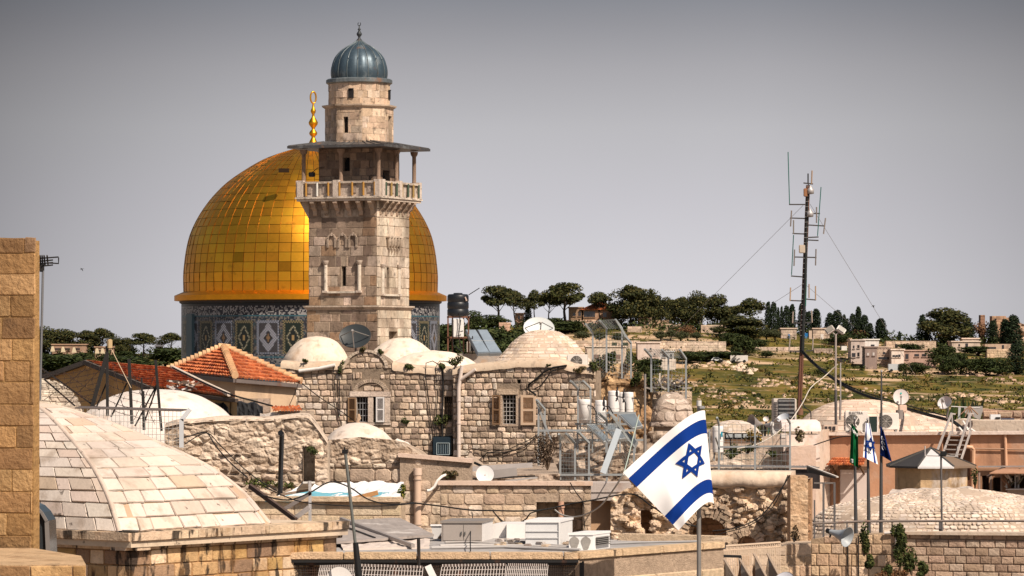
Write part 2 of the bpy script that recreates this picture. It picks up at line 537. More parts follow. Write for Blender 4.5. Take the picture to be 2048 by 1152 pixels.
# ------------------------------------------------------------------ terrain: city plateau, valley, terraced hillside, ridge
RIDGE = lerpf([(-2500, 700), (0, 712), (360, 706), (700, 690), (880, 668), (1000, 655), (1250, 652), (1450, 660), (1560, 664), (1700, 676), (1850, 684), (2048, 690), (4500, 700)])
def hrow(px, Y):
	t = (Y - 600) / 200
	return 862 + (RIDGE(px) - 862) * t
def gz(px, Y):
	if Y < 380: return 0.0
	if Y < 480: return -7.0 * (Y - 380) / 100
	z600 = E + (HY - 862) / F * 600
	if Y < 600: return -7.0 + (z600 + 7) * (Y - 480) / 120
	if Y <= 800:
		b = 0
		if px > 900: b = .18 * math.sin(Y * .42 + px * .006) + .25 * noise.noise(Vector((px * .006, Y * .08, 0)))
		return E + (HY - hrow(px, Y)) / F * Y + b * min(1, (Y - 600) / 20)
	zr_ = E + (HY - RIDGE(px)) / F * 800
	return zr_ - (Y - 800) * .012 if Y < 1600 else zr_ - 9.6 - (Y - 1600) * .01
def hill(px, row):
	"""the point on the hillside seen at this pixel"""
	t = (row - 862) / (RIDGE(px) - 862)
	Y = 600 + 200 * max(0, min(1.0, t))
	return Vector(((px - 1024) / F * Y, Y, gz(px, Y)))
mb = MB()
cols = [-9000, -5000, -3000, -1800, -1000, -500, -200] + list(range(0, 2049, 32)) + [2250, 2600, 3200, 4200, 6000, 9000]
rows_ = [0, 40, 100, 200, 300, 380, 420, 480, 540, 580] + list(range(600, 801, 4)) + [830, 880, 960, 1100, 1300, 1600, 2200, 3500, 6000, 12000]
vs_, fs_ = [], []
for Y in rows_:
	for px in cols:
		Yk = max(Y, .01)
		if Y < 600:
			k = 1 - Y / 600
			vs_.append(((px - 1024) / F * Y * (1 - k) + (px - 1024) * .02 * k, Y - 40 * k, gz(px, Y)))
		else:
			vs_.append(((px - 1024) / F * Y, Y, gz(px, Y)))
n = len(cols)
for j in range(len(rows_) - 1):
	for i in range(n - 1):
		fs_.append((j * n + i, j * n + i + 1, (j + 1) * n + i + 1, (j + 1) * n + i))
mb.add(vs_, fs_, (.1, .1, .04), sm=True)
GM = bpy.data.materials.new('hillside_ground')
GM.use_nodes = True
t_ = GM.node_tree; b_ = t_.nodes['Principled BSDF']; b_.inputs['Roughness'].default_value = .95; b_.inputs['Specular IOR Level'].default_value = .1
tcg = t_.nodes.new('ShaderNodeTexCoord')
def gnoise(scale, stretch, detail=6, off=(0, 0, 0)):
	mp = t_.nodes.new('ShaderNodeMapping'); mp.inputs['Scale'].default_value = stretch; mp.inputs['Location'].default_value = off
	t_.links.new(tcg.outputs['Object'], mp.inputs['Vector'])
	q = t_.nodes.new('ShaderNodeTexNoise'); q.inputs['Scale'].default_value = scale; q.inputs['Detail'].default_value = detail; q.inputs['Roughness'].default_value = .65
	t_.links.new(mp.outputs[0], q.inputs['Vector'])
	return q.outputs['Fac']
def gmix(a, bcol, fac, lo, hi):
	r_ = t_.nodes.new('ShaderNodeMapRange'); r_.inputs['From Min'].default_value = lo; r_.inputs['From Max'].default_value = hi
	t_.links.new(fac, r_.inputs['Value'])
	m_ = t_.nodes.new('ShaderNodeMix'); m_.data_type = 'RGBA'
	t_.links.new(r_.outputs[0], m_.inputs['Factor'])
	if isinstance(a, tuple): m_.inputs[6].default_value = (*a, 1)
	else: t_.links.new(a, m_.inputs[6])
	m_.inputs[7].default_value = (*bcol, 1)
	return m_.outputs[2]
g = gmix((.07, .066, .017), (.16, .12, .026), gnoise(.06, (1, 1, 1), off=(3, 1, 0)), .42, .62)
g = gmix(g, (.032, .04, .012), gnoise(.16, (1, .8, 1), off=(1, 5, 0)), .5, .6)
g = gmix(g, (.24, .14, .05), gnoise(.09, (1, 1.4, 1), off=(7, 2, 0)), .57, .66)
g = gmix(g, (.52, .36, .23), gnoise(.035, (.9, 2.2, 1), 9, off=(31, 4, 0)), .535, .60)
g = gmix(g, (.5, .37, .26), gnoise(.8, (.6, 1, 1), 3, off=(2, 2, 2)), .66, .7)
sxy = t_.nodes.new('ShaderNodeSeparateXYZ'); t_.links.new(tcg.outputs['Object'], sxy.inputs[0])
g = gmix(g, (.26, .2, .15), sxy.outputs['Y'], 460, 380)
t_.links.new(g, b_.inputs['Base Color'])
struct(mb.build('ground', GM))

# ------------------------------------------------------------------ golden dome shrine
D = 330.0; k = D / F
dc = P(621.5, 700, D); dc.z = 0
zr = lambda y: E + (HY - y) / F * D
sh = thing('domed_shrine', 'great golden dome on a blue mosaic drum behind the minaret', 'shrine', dc)
rg = random.Random(5)
prof_px = [(252, 585), (252.5, 560), (252, 543), (247, 502), (238, 467), (221, 432), (196, 397), (165, 366), (126, 339), (90, 319), (49, 304), (18, 296)]
dm = Dome(dc, [(r * k, zr(y)) for r, y in prof_px], 66)
mb = MB(); NR, NC = 22, 64
crn = {}
for i in range(NR):
	for j in range(NC):
		v0, v1 = dm.len * i / NR, dm.len * (i + 1) / NR
		base = (1.0, .45, .035)
		q = rg.random()
		kk = rg.uniform(.88, 1.06) if (i, j) not in ((3, 42), (2, 46)) else .6
		if i < 1: kk *= .95
		col = (base[0] * kk, base[1] * kk * rg.uniform(.93, 1.05), base[2] * kk)
		tl = rg.gauss(0, .008); tv = rg.gauss(0, .008); bl = .008
		g0 = .0007
		ts = [(j + .02) / NC, (j + .5) / NC, (j + .98) / NC]
		vv = [v0 + .02, (v0 + v1) / 2, v1 - .02]
		pts = []
		for a in range(3):
			for b in range(3):
				pts.append(dm.S(ts[a], vv[b], .05 + (a - 1) * tl + (b - 1) * tv + (bl if a == 1 and b == 1 else 0) + rg.gauss(0, .004)))
		mb.add(pts, [(0, 3, 4, 1), (3, 6, 7, 4), (1, 4, 5, 2), (4, 7, 8, 5)], col, 0, True)
mb.lathe(dm.pr, dc, 128, (.25, .11, .01), 0)
for j in range(NC):   # standing seams
	pts = [dm.S(j / NC, dm.len * i / 40, .05) for i in range(40)]
	mb.tube(pts, [.034 * (1 - .4 * i / 40) for i in range(40)], 4, (.22, .085, .01))
mb.box(P(568, 341, D - 10.2), (.9, .5, .35), col=(.08, .05, .03))
M['gold'] = mat('gilded_panels', None, .42, metal=1.0, var=.14, vsc=.35, var2=.08, stains=[((.3, .13, .02), .9, .62, .75, .5, 1.)])
mb.build('dome', M['gold'], sh)
mb = MB()
e = 272 * k
mb.lathe([(250 * k, zr(583)), (258 * k, zr(586)), (e, zr(592)), (e, zr(602)), (262 * k, zr(603)), (250 * k, zr(603))], dc, 96, (.90, .38, .025), sm=False)
mb.build('eave', M['gold'], sh)
mb = MB()
mb.lathe([(262 * k, zr(603.2)), (262 * k, zr(606)), (255 * k, zr(610)), (255 * k, zr(613))], dc, 96, (.03, .028, .026), sm=False)
mb.build('cornice', M['dark'], sh)  # dark ring: the eave's shaded underside put into the colour
mb = MB()
r_d = 258 * k; NP = 16; CP = 40; NV = 46
ztop, zbot = zr(609), zr(728)
rm = random.Random(9)
for p in range(NP * CP):
	cell = p % CP
	a0, a1 = 2 * PI * p / (NP * CP), 2 * PI * (p + 1) / (NP * CP)
	for q in range(NV):
		w = .2
		if q < 2: col = (.02, .02, .025)  # top tile rows painted dark as the eave's shadow
		elif q < 9: col = (.42, .39, .38) if rm.random() < .46 else (.03, .03, .05)
		elif q in (9, 40): col = (.01, .16, .22)
		elif q < 13: col = rm.choice([(.16, .15, .17), (.03, .05, .08), (.25, .2, .15), (.02, .03, .05)])
		elif q < 38:
			z = q - 25.5
			if cell < 3 or 21 <= cell < 24:
				col = rm.choice([(.03, .09, .12), (.05, .05, .06), (.22, .16, .12), (.03, .03, .05)])
			elif cell < 21:
				x = cell - 12
				dd = abs(x) / 8.6 + abs(z) / 13
				if abs(x) > 7.4 or abs(z) > 10.9: col = (.34, .37, .48) if (cell + q) % 2 else (.1, .12, .18)
				elif dd < .2: col = (.32, .15, .03)
				elif dd < .42: col = (.04, .035, .04)
				elif dd < .92: col = (.46, .46, .54) if (cell + q) % 2 else (.12, .13, .19)
				else: col = (.10, .085, .09) if (cell + q) % 2 else (.03, .03, .045)
			else:
				x = cell - 31.5
				dd = abs(x) / 6.5 + abs(z) / 12
				if abs(x) > 6.4 or abs(z) > 10.9: col = (.36, .24, .06) if (cell + q) % 2 else (.02, .05, .04)
				elif dd < .24: col = (.50, .27, .03)
				elif dd < .62: col = (.012, .022, .02)
				elif dd < .86: col = (.40, .35, .20) if (cell + q) % 2 else (.12, .1, .04)
				else: col = (.012, .028, .018)
		else: col = rm.choice([(.2, .18, .18), (.03, .05, .09), (.28, .25, .24), (.02, .03, .05)])
		z0, z1 = ztop + (zbot - ztop) * q / NV, ztop + (zbot - ztop) * (q + 1) / NV
		c0, s0, c1, s1 = math.cos(a0) * r_d, math.sin(a0) * r_d, math.cos(a1) * r_d, math.sin(a1) * r_d
		gl = .2126 * col[0] + .7152 * col[1] + .0722 * col[2]; col = tuple((c * .65 + gl * .35) * .6 for c in col)
		mb.quad((dc.x + c0, dc.y + s0, z1), (dc.x + c1, dc.y + s1, z1), (dc.x + c1, dc.y + s1, z0), (dc.x + c0, dc.y + s0, z0), col)
for j in range(4):          # shallow buttress strips between the quarters of the drum
	a = R(-90 - 62 + 90 * j)
	mb.box((dc.x + math.cos(a) * r_d, dc.y + math.sin(a) * r_d, (ztop + zbot) / 2 - .1), (.5, 1.2, ztop - zbot - 1.6), a, (.05, .09, .11))
mb.build('drum', M['mosaic'], sh)
mb = MB()
oc = [(dc.x + 24 * math.cos(R(22.5 + 45 * i)), dc.y + 24 * math.sin(R(22.5 + 45 * i))) for i in range(8)]
zt = zr(800)
mb.lathe([(r_d, zbot), (r_d, zt + 1.5)], dc, 48, (.05, .08, .1))
for i in range(8):
	a, b = oc[i], oc[(i + 1) % 8]
	mb.quad((*a, 0), (*b, 0), (*b, zt), (*a, zt), (.2, .25, .32))
	mb.quad((*a, zt), (*b, zt), (dc.x + (b[0] - dc.x) * .4, dc.y + (b[1] - dc.y) * .4, zt + 1.5), (dc.x + (a[0] - dc.x) * .4, dc.y + (a[1] - dc.y) * .4, zt + 1.5), (.2, .21, .22))
mb.build('octagon', M['mosaic'], sh)
mb = MB()
fc = P(626.5, 700, D); fc.z = 0
fp = [(24, 297), (14, 292), (9, 286), (4.5, 277), (3.2, 274), (7.6, 269), (8.2, 266), (6, 262), (3, 259), (3.4, 256), (8.6, 249), (9.4, 245), (7, 240), (3, 234), (2.4, 229), (5, 224), (5.2, 221), (3, 216), (2, 212), (1.8, 207)]
mb.lathe([(r * k, zr(y)) for r, y in fp], fc, 20, (.8, .4, .03))
rc = Vector((fc.x, fc.y, zr(195)))
pts = [rc + Vector((6 * k * math.cos(t * 2 * PI / 28) * .9, 6 * k * math.cos(t * 2 * PI / 28) * .5, 11.5 * k * math.sin(t * 2 * PI / 28))) for t in range(29)]
mb.tube(pts, 1.7 * k, 8, (.8, .4, .03), cap=False)
mb.build('finial', M['gold'], sh)

# ------------------------------------------------------------------ minaret
D = 175.0; k = D / F
zr = lambda y: E + (HY - y) / F * D
mc = P(718.5, 700, D); mc.z = 0
MROT = R(-23.7)
mn = thing('minaret', 'square stone minaret with balcony and ribbed blue grey dome', 'minaret', mc, MROT)
def lplane(a, b, z0=0.0):
	p = Plane.__new__(Plane)
	p.A = Vector((*a, z0)); B_ = Vector((*b, z0)); p.ul = (B_ - p.A).length
	p.U = (B_ - p.A).normalized(); p.V = Vector((0, 0, 1)); p.N = Vector((p.U.y, -p.U.x, 0))
	return p
def four(h):
	c = [(-h, -h), (h, -h), (h, h), (-h, h)]
	return [lplane(c[i], c[(i + 1) % 4]) for i in range(4)]
def sq(mb, h, z0, z1, col, h1=None):
	h1 = h1 or h
	vs = [(-h, -h, z0), (h, -h, z0), (h, h, z0), (-h, h, z0), (-h1, -h1, z1), (h1, -h1, z1), (h1, h1, z1), (-h1, h1, z1)]
	return mb.add(vs, [(3, 2, 1, 0), (4, 5, 6, 7), (0, 1, 5, 4), (1, 2, 6, 5), (2, 3, 7, 6), (3, 0, 4, 7)], col)
H1 = 1.77
fu = lambda x: (x - 620) / 137 * 3.54        # photo column to metres along the front face
ru = lambda x: (x - 757) / 60 * 3.54         # the same on the right face
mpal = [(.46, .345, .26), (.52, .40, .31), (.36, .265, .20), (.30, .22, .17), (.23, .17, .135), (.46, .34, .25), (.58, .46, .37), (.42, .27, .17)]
rpal = [(.64, .54, .43), (.67, .57, .46), (.60, .49, .38), (.63, .51, .40), (.55, .44, .34)]  # right side: creamier stone, with some of its sunlight put into the colour
fpl = four(H1)
front_holes = [(fu(686), fu(695), zr(573), zr(534), .35)]
niche = (fu(660), fu(720), zr(583), zr(506), .14)
right_holes = [(ru(775), ru(780), zr(579), zr(536), .3), (ru(778), ru(794), zr(690), zr(663), .3)]
mb = MB()
for i, p in enumerate(fpl):
	hl = front_holes if i == 0 else right_holes if i == 1 else []
	z0 = zr(612)
	wallsolid(mb, p, z0, zr(404), [h for h in hl if h[2] > z0], .3, (.42, .33, .25), 4)
	hs = [h for h in hl if h[2] > z0]
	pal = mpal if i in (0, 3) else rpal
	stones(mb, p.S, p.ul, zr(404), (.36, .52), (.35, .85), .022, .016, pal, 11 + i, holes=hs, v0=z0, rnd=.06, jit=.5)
mb.build('shaft', M['tower'], mn, local=True)
mb = MB()
for i, p in enumerate(four(H1 + .07)):
	hl = [h for h in right_holes if h[2] < zr(612)] if i == 1 else []
	wallsolid(mb, p, 0, zr(621), hl, .3, (.42, .33, .25), 4)
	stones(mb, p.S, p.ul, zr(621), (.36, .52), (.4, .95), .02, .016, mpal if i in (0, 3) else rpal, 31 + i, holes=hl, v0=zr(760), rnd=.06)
mb.build('base_stage', M['tower'], mn, local=True)
mb = MB()
sq(mb, H1 + .07, zr(621), zr(615), (.5, .4, .32), H1 + .2)
sq(mb, H1 + .2, zr(615), zr(612), (.55, .45, .36))
mb.build('string_course', M['stone'], mn, local=True)
# blind niches, engaged columns, sills, slits of the middle stage
mb = MB()
f0, f1 = fpl[0], fpl[1]
def slit(mb, p, u0, u1, z0, z1, h):
	um = (u0 + u1) / 2; r = (u1 - u0) / 2
	pts = [p.at(u0, z0, h), p.at(u1, z0, h), p.at(u1, z1 - r * 1.3, h), p.at(um + r * .6, z1 - r * .4, h), p.at(um, z1, h), p.at(um - r * .6, z1 - r * .4, h), p.at(u0, z1 - r * 1.3, h)]
	mb.poly(pts, (.012, .011, .012))
slit(mb, f0, fu(686.5), fu(694.5), zr(573), zr(534), -.25)
slit(mb, f1, ru(775), ru(780), zr(579), zr(536), -.22)
mb.build('slit_window', M['glass'], mn, local=True)
for x, pl, uf in ((655, f0, fu), (723, f0, fu), (766, f1, ru), (796, f1, ru)):
	mb = MB()
	y0, y1 = (583, 531) if pl is f0 else (589, 538)
	u = uf(x)
	mb.tube([pl.at(u, zr(y0), .05), pl.at(u, zr(y1), .05)], .095, 8, (.62, .54, .45))
	mb.box(pl.at(u, zr(y0) - .03, .03), (.26, .26, .1), 0 if pl is f0 else PI / 2, (.6, .5, .42))
	mb.tube([pl.at(u, zr(y1), .05), pl.at(u, zr(y1) + .14, .07), pl.at(u, zr(y1) + .2, .07)], [.1, .17, .17], 8, (.5, .41, .34))
	mb.build('engaged_column', M['stone'], mn, local=True)
for pl, u0, u1, y in ((f0, fu(655), fu(718), 585.5), (f1, ru(769), ru(799), 591)):
	mb = MB()
	a, b = pl.at(u0, zr(y), .04), pl.at(u1, zr(y), .04)
	mb.beam(a, b, .16, .09, (.68, .6, .5))
	mb.build('sill', M['stone'], mn, local=True)
mb = MB()     # trefoil head over the front slit
for u in (fu(667), fu(689), fu(710)):
	pts = []
	for j in range(9):
		a = PI * j / 8
		pts.append((u + .2 * math.cos(a), zr(483) + .3 * math.sin(a)))
	pts = [(u + .2, zr(497))] + pts + [(u - .2, zr(497))]
	for (a, z), (a2, z2) in zip(pts, pts[1:]):
		mb.beam(f0.at(a, z, .04), f0.at(a2, z2, .04), .1, .07, (.42, .33, .26))
	mb.tube([f0.at(u, zr(474), .05), f0.at(u, zr(467), .02)], [.08, .02], 6, (.4, .31, .25))
mb.build('blind_arcade', M['stone'], mn, local=True)
mb = MB()     # hanging stalactite niche on the right face
for j in range(5):
	u = ru(775.5) + j * .31
	mb.tube([f1.at(u, zr(476), .12), f1.at(u, zr(490), .13), f1.at(u, zr(499), .03)], [.12, .11, .02], 6, (.5, .4, .31))
mb.beam(f1.at(ru(773), zr(475), .1), f1.at(ru(799), zr(475), .1), .24, .08, (.58, .47, .37))
for j in range(4):
	u = ru(778) + j * .31
	mb.tube([f1.at(u, zr(498), .06), f1.at(u, zr(512), .01)], [.1, .02], 6, (.48, .38, .3))
mb.build('stalactite_hood', M['stone'], mn, local=True)
# balcony
mb = MB()
sq(mb, 2.2, zr(405), zr(400), (.6, .5, .41))
sq(mb, 2.26, zr(400), zr(397), (.64, .55, .46))
mb.build('balcony_floor', M['stone'], mn, local=True)
for i, p in enumerate(four(H1)):
	for j in range(6):
		u = .25 + j * (3.0 / 5)
		if i in (2, 3) and j % 2: continue
		mb = MB()
		pts = [(0, zr(405)), (.42, zr(405)), (.42, zr(409)), (.3, zr(413)), (.24, zr(419)), (.1, zr(424)), (.06, zr(432)), (0, zr(434))]
		mb.prism([p.at(u, z, h) for h, z in pts], p.U * .2, jc((.44, .33, .25), rg, .15))
		mb.build('corbel', M['stone'], mn, local=True)
mb = MB()     # flared corner below the balcony
for sx, sy in ((-1, -1), (-1, 1)):
	mb.add([(sx * H1, sy * H1, zr(404.9)), (sx * 2.19, sy * 1.9, zr(404.9)), (sx * 2.19, sy * 1.2, zr(404.9)), (sx * H1, sy * 1.2, zr(404.9)), (sx * H1, sy * H1, zr(440)), (sx * H1, sy * 1.2, zr(440))],
		[(0, 1, 2, 3), (0, 4, 1), (2, 5, 3), (1, 4, 5, 2), (0, 3, 5, 4)], (.48, .38, .3))
mb.build('corner_flare', M['stone'], mn, local=True)
mb = MB()
HB = 2.12
for i, p in enumerate(four(HB)):
	z0, z1 = zr(397), zr(367)
	wallsolid(mb, p, z0, z1 - .06, (), .1, (.52, .43, .36), 4)
	for u in (0.12, p.ul * .47, p.ul - .12):
		mb.box(p.at(u, (z0 + z1) / 2 + .02, .02), (.3, .24, z1 - z0 + .12), 0 if i % 2 == 0 else PI / 2, (.58, .49, .42))
	a, b = p.at(.28, z1 - .03, 0), p.at(p.ul - .28, z1 - .03, 0)
	mb.beam(a, b, .2, .1, (.56, .47, .39))
	for j in range(5):   # sunk fields
		u = .55 + j * .78
		if abs(u - p.ul * .47) < .3: continue
		mb.box(p.at(u + .02, (z0 + z1) / 2, .012), (.2, .04, (z1 - z0) * .5), 0 if i % 2 == 0 else PI / 2, (.40, .32, .27))
mb.build('parapet', M['stone'], mn, local=True)
for i, p in enumerate(four(HB)[:2]):
	n = 7 if i == 0 else 7
	for j in range(n):
		u = .42 + j * (3.5 / (n - 1)) + (.08 if j > 3 else 0)
		if abs(u - p.ul * .47) < .1: u -= .25
		mb = MB()
		col = ((.62, .6, .55) if j == 1 else (.40, .21, .05)) if i == 0 else ((.33, .22, .08) if j % 2 else (.06, .09, .06))
		mb.tube([p.at(u, zr(395), .1), p.at(u, zr(368.5), .1)], .055, 7, col)
		mb.build('lamp_tube', M['paint'], mn, local=True)
# gallery turret behind the columns, with door and slit
mb = MB()
HT = 1.42
for i, p in enumerate(four(HT)):
	hl = [(p.ul * .45, p.ul * .57, zr(345), zr(318), .3)] if i == 0 else [(1.0, 1.75, zr(397), zr(342), .3)] if i == 1 else []
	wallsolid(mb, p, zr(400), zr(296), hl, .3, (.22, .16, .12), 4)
	stones(mb, p.S, p.ul, zr(300), (.3, .42), (.3, .7), .02, .014, [(.28, .19, .135), (.22, .155, .115), (.16, .115, .09), (.32, .22, .155), (.2, .13, .09)], 50 + i, holes=hl, v0=zr(398), rnd=.06)  # stone tones darkened to paint in the shade below the canopy
	if i == 0: slit(mb, p, p.ul * .45, p.ul * .57, zr(345), zr(318), -.2)
	if i == 1: slit(mb, p, 1.0, 1.75, zr(397), zr(342), -.2)
mb.build('gallery_wall', M['stone'], mn, local=True)
for cx, cy in ((-1.95, -1.95), (0, -1.95), (1.95, -1.95), (1.95, 0), (1.95, 1.95), (0, 1.95), (-1.95, 1.95), (-1.95, 0)):
	mb = MB()
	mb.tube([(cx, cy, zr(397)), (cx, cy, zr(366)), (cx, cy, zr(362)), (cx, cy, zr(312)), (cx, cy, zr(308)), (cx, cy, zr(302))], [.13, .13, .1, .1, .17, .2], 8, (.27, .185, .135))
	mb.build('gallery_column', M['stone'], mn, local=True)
mb = MB()
HC = 2.53
zc = zr(300)
mb.add([(-HC, -HC, zc), (HC, -HC, zc), (HC, HC, zc), (-HC, HC, zc), (-HC, -HC, zc + .12), (HC, -HC, zc + .12), (HC, HC, zc + .12), (-HC, HC, zc + .12), (-1.2, -1.2, zc + .34), (1.2, -1.2, zc + .34), (1.2, 1.2, zc + .34), (-1.2, 1.2, zc + .34)],
	[(3, 2, 1, 0), (0, 1, 5, 4), (1, 2, 6, 5), (2, 3, 7, 6), (3, 0, 4, 7), (4, 5, 9, 8), (5, 6, 10, 9), (6, 7, 11, 10), (7, 4, 8, 11), (8, 9, 10, 11)], (.09, .085, .085))
for i, p in enumerate(four(HC)):
	for j in range(13):
		u = .1 + j * (p.ul - .2) / 12
		mb.beam(p.at(u, zc + .13, -.02), p.at(p.ul / 2 + (u - p.ul / 2) * .5, zc + .36, -HC + 1.3), .05, .05, (.11, .105, .105))
mb.build('canopy_roof', M['lead'], mn, local=True)
# upper octagon
mb = MB()
RO = 1.62
aoff = R(22.5) - MROT * .35
zo0, zo1 = zr(297), zr(219)
oc = [(RO * math.cos(aoff + R(45 * i)), RO * math.sin(aoff + R(45 * i))) for i in range(8)]
upal = [(.62, .45, .32), (.56, .41, .29), (.66, .50, .37), (.50, .36, .26), (.60, .47, .37)]
op = [lplane(oc[i], oc[(i + 1) % 8]) for i in range(8)]
for i, p in enumerate(op):
	mid = (Vector(oc[i]) + Vector(oc[(i + 1) % 8])) / 2
	w = Matrix.Rotation(MROT, 2) @ mid
	hl = []
	ang = math.degrees(math.atan2(w.y, w.x))
	if -125 < ang < -95: hl = [(p.ul * .26, p.ul * .44, zr(269), zr(237), .25)]
	if -50 < ang < -5: hl = [(p.ul * .35, p.ul * .8, zr(292), zr(233), .25)]
	wallsolid(mb, p, zo0, zo1, hl, .2, (.5, .38, .28), 4)
	stones(mb, p.S, p.ul, zo1, (.26, .36), (.35, .75), .016, .01, upal, 60 + i, holes=hl, v0=zo0, rnd=.05)
	for h in hl: slit(mb, p, h[0], h[1], h[2], h[3], -.18)
mb.build('octagon_stage', M['tower'], mn, local=True)
def ring(mb, prof, n, col, off=0.0, sm=False):
	mb.lathe(prof, (0, 0, 0), n, col, a0=off, a1=off + 2 * PI, sm=sm)
mb = MB()
ring(mb, [(1.5, zr(221)), (1.62, zr(219)), (1.76, zr(215)), (1.78, zr(212)), (1.5, zr(211))], 8, (.58, .45, .34), aoff)
mb.build('octagon_cornice', M['stone'], mn, local=True)
mb = MB()
cyl = Dome((0, 0, 0), [(1.46, zr(213)), (1.46, zr(166))], 4)
ring(mb, [(1.44, zr(213)), (1.44, zr(165))], 40, (.52, .40, .3))
stones(mb, cyl.S, cyl.ul, cyl.len, (.26, .36), (.4, .8), .014, .008, upal, 77, rnd=.05)
for ang in (-103 - math.degrees(MROT), -14 - math.degrees(MROT)):
	a = R(ang); c = Vector((1.44 * math.cos(a), 1.44 * math.sin(a), zr(191)))
	mb.box(c, (.14, .24, .42), a, (.02, .018, .018))
	mb.tube([c + Vector((0, 0, .2)), c + Vector((0, 0, .24))], .13, 8, (.02, .018, .018))
mb.build('drum_stage', M['stone'], mn, local=True)
mb = MB()
ring(mb, [(1.4, zr(170)), (1.5, zr(169)), (1.57, zr(167)), (1.57, zr(161)), (1.5, zr(159)), (1.3, zr(158))], 40, (.13, .15, .16))
mb.build('dome_band', M['lead'], mn, local=True)
mb = MB()
dp = arcprof([(1.32, zr(159)), (1.36, zr(148)), (1.33, zr(135)), (1.2, zr(118)), (.97, zr(105)), (.66, zr(95)), (.34, zr(88)), (.12, zr(81))], 28)[0]
NG = 16; SUB = 6
vs_ = []
for r, z in dp:
	for j in range(NG * SUB):
		f = (j % SUB) / SUB
		kx = 1 - .035 * (1 - math.sin(PI * f)) if f else .965
		a = 2 * PI * j / (NG * SUB)
		vs_.append((r * kx * math.cos(a), r * kx * math.sin(a), z))
m_ = NG * SUB
mb.add(vs_, [(i * m_ + j, i * m_ + (j + 1) % m_, (i + 1) * m_ + (j + 1) % m_, (i + 1) * m_ + j) for i in range(len(dp) - 1) for j in range(m_)], (.055, .085, .11), sm=True)
for j in range(NG):
	a = 2 * PI * j / NG
	mb.tube([(r * .975 * math.cos(a), r * .975 * math.sin(a), z) for r, z in dp], .026, 5, (.11, .135, .145))
mb.build('ribbed_dome', M['lead'], mn, local=True)
mb = MB()
mb.lathe([(.2, zr(84)), (.17, zr(82)), (.07, zr(77)), (.05, zr(74)), (.12, zr(70)), (.13, zr(67.5)), (.08, zr(64)), (.04, zr(61)), (.08, zr(59)), (.03, zr(56)), (.02, zr(50))], (0, 0, 0), 12, (.03, .035, .04))
for s_ in (-1, 1):
	mb.tube([(0, 0, zr(52)), (s_ * .06, 0, zr(50.5)), (s_ * .075, 0, zr(48)), (s_ * .04, 0, zr(45))], .018, 5, (.03, .035, .04))
mb.build('finial', M['dark'], mn, local=True)
mb = MB()
mb.rbox((-1.62, -1.75, zr(351)), (.28, .2, .22), .03, col=(.02, .02, .022))
mb.tube([(-1.62, -1.75, zr(347)), (-1.4, -1.6, zr(338)), (-1.1, -1.43, zr(336))], .015, 4, BLK)
mb.build('floodlight', M['plastic'], mn, local=True)

# ------------------------------------------------------------------ small builders used below
def tiles(mb, bl, br, tr, tl, nrow, ncol, pal, seed=1, amp=.035):
	"""pantiled roof slope: stepped rows with a rounded profile"""
	r = random.Random(seed)
	bl, br, tr, tl = map(Vector, (bl, br, tr, tl))
	nrm = (br - bl).cross(tl - bl).normalized()
	if nrm.z < 0: nrm = -nrm
	pt = lambda s, t: bl.lerp(br, s).lerp(tl.lerp(tr, s), t)
	K = 4
	for i in range(nrow):
		t0, t1 = i / nrow, (i + 1) / nrow
		wob = [r.uniform(-.01, .02) for _ in range(ncol + 1)]
		for j in range(ncol):
			col = jc(r.choice(pal), r, .12)
			vs = []
			for q in range(K + 1):
				s = (j + q / K) / ncol
				w = amp * math.sin(PI * q / K)
				vs += [pt(s, t0) + nrm * (w + .06 + wob[j] - .05), pt(s, t0) + nrm * (w + .06 + wob[j]), pt(s, t1) + nrm * (w * .9 + .012)]
			fs = []
			for q in range(K):
				a = q * 3
				fs += [(a, a + 3, a + 4, a + 1), (a + 1, a + 4, a + 5, a + 2)]
			mb.add(vs, fs, col)

def leaves(mb, c, rad, n, size, pal, r, shell=.55, flat=0.0):
	c = Vector(c)
	for _ in range(n):
		while True:
			q = Vector((r.uniform(-1, 1), r.uniform(-1, 1), r.uniform(-1, 1)))
			if shell < q.length <= 1 or (q.length <= 1 and r.random() < .25): break
		p = c + Vector((q.x * rad[0], q.y * rad[1], q.z * rad[2]))
		nrm = (q + Vector((r.uniform(-1, 1), r.uniform(-1, 1), r.uniform(-.6, 1)))).normalized()
		a = nrm.orthogonal().normalized(); b = nrm.cross(a)
		th = r.uniform(0, 2 * PI)
		a, b = a * math.cos(th) + b * math.sin(th), b * math.cos(th) - a * math.sin(th)
		s = size * r.uniform(.6, 1.4)
		mb.add([p - a * s, p - b * s * .55, p + a * s, p + b * s * .55], [(0, 1, 2, 3)], jc(r.choice(pal), r, .25))

GREENS = [(.045, .06, .018), (.06, .075, .022), (.035, .045, .015), (.08, .085, .025)]
def bush(label, pos, rad, n=260, size=.05, pal=GREENS, seed=1, name='shrub', cat='shrub', group=None, clumps=6):
	r = random.Random(seed)
	t = thing(name, label, cat, pos, group=group)
	pos = Vector(pos)
	mb = MB(); st = MB()
	for i in range(clumps):
		a = r.uniform(0, 2 * PI); q = r.uniform(.1, .65)
		c = pos + Vector((rad[0] * q * math.cos(a), rad[1] * q * math.sin(a), rad[2] * r.uniform(.5, 1.5)))
		f = r.uniform(.35, .6)
		leaves(mb, c, (rad[0] * f, rad[1] * f, rad[2] * f), n // clumps, size, pal, r)
		st.tube([pos, pos.lerp(c, .5) + Vector((0, 0, rad[2] * .1)), c], [.02, .014, .006], 4, (.09, .06, .04))
	mb.build('foliage', M['leaf'], t)
	st.build('stem', M['bark'], t)
	return t

def single(mb, name, mats, label, cat, base, group=None, kind=None):
	return tag(mb.build(name, mats, base=base), label, cat, group, kind)

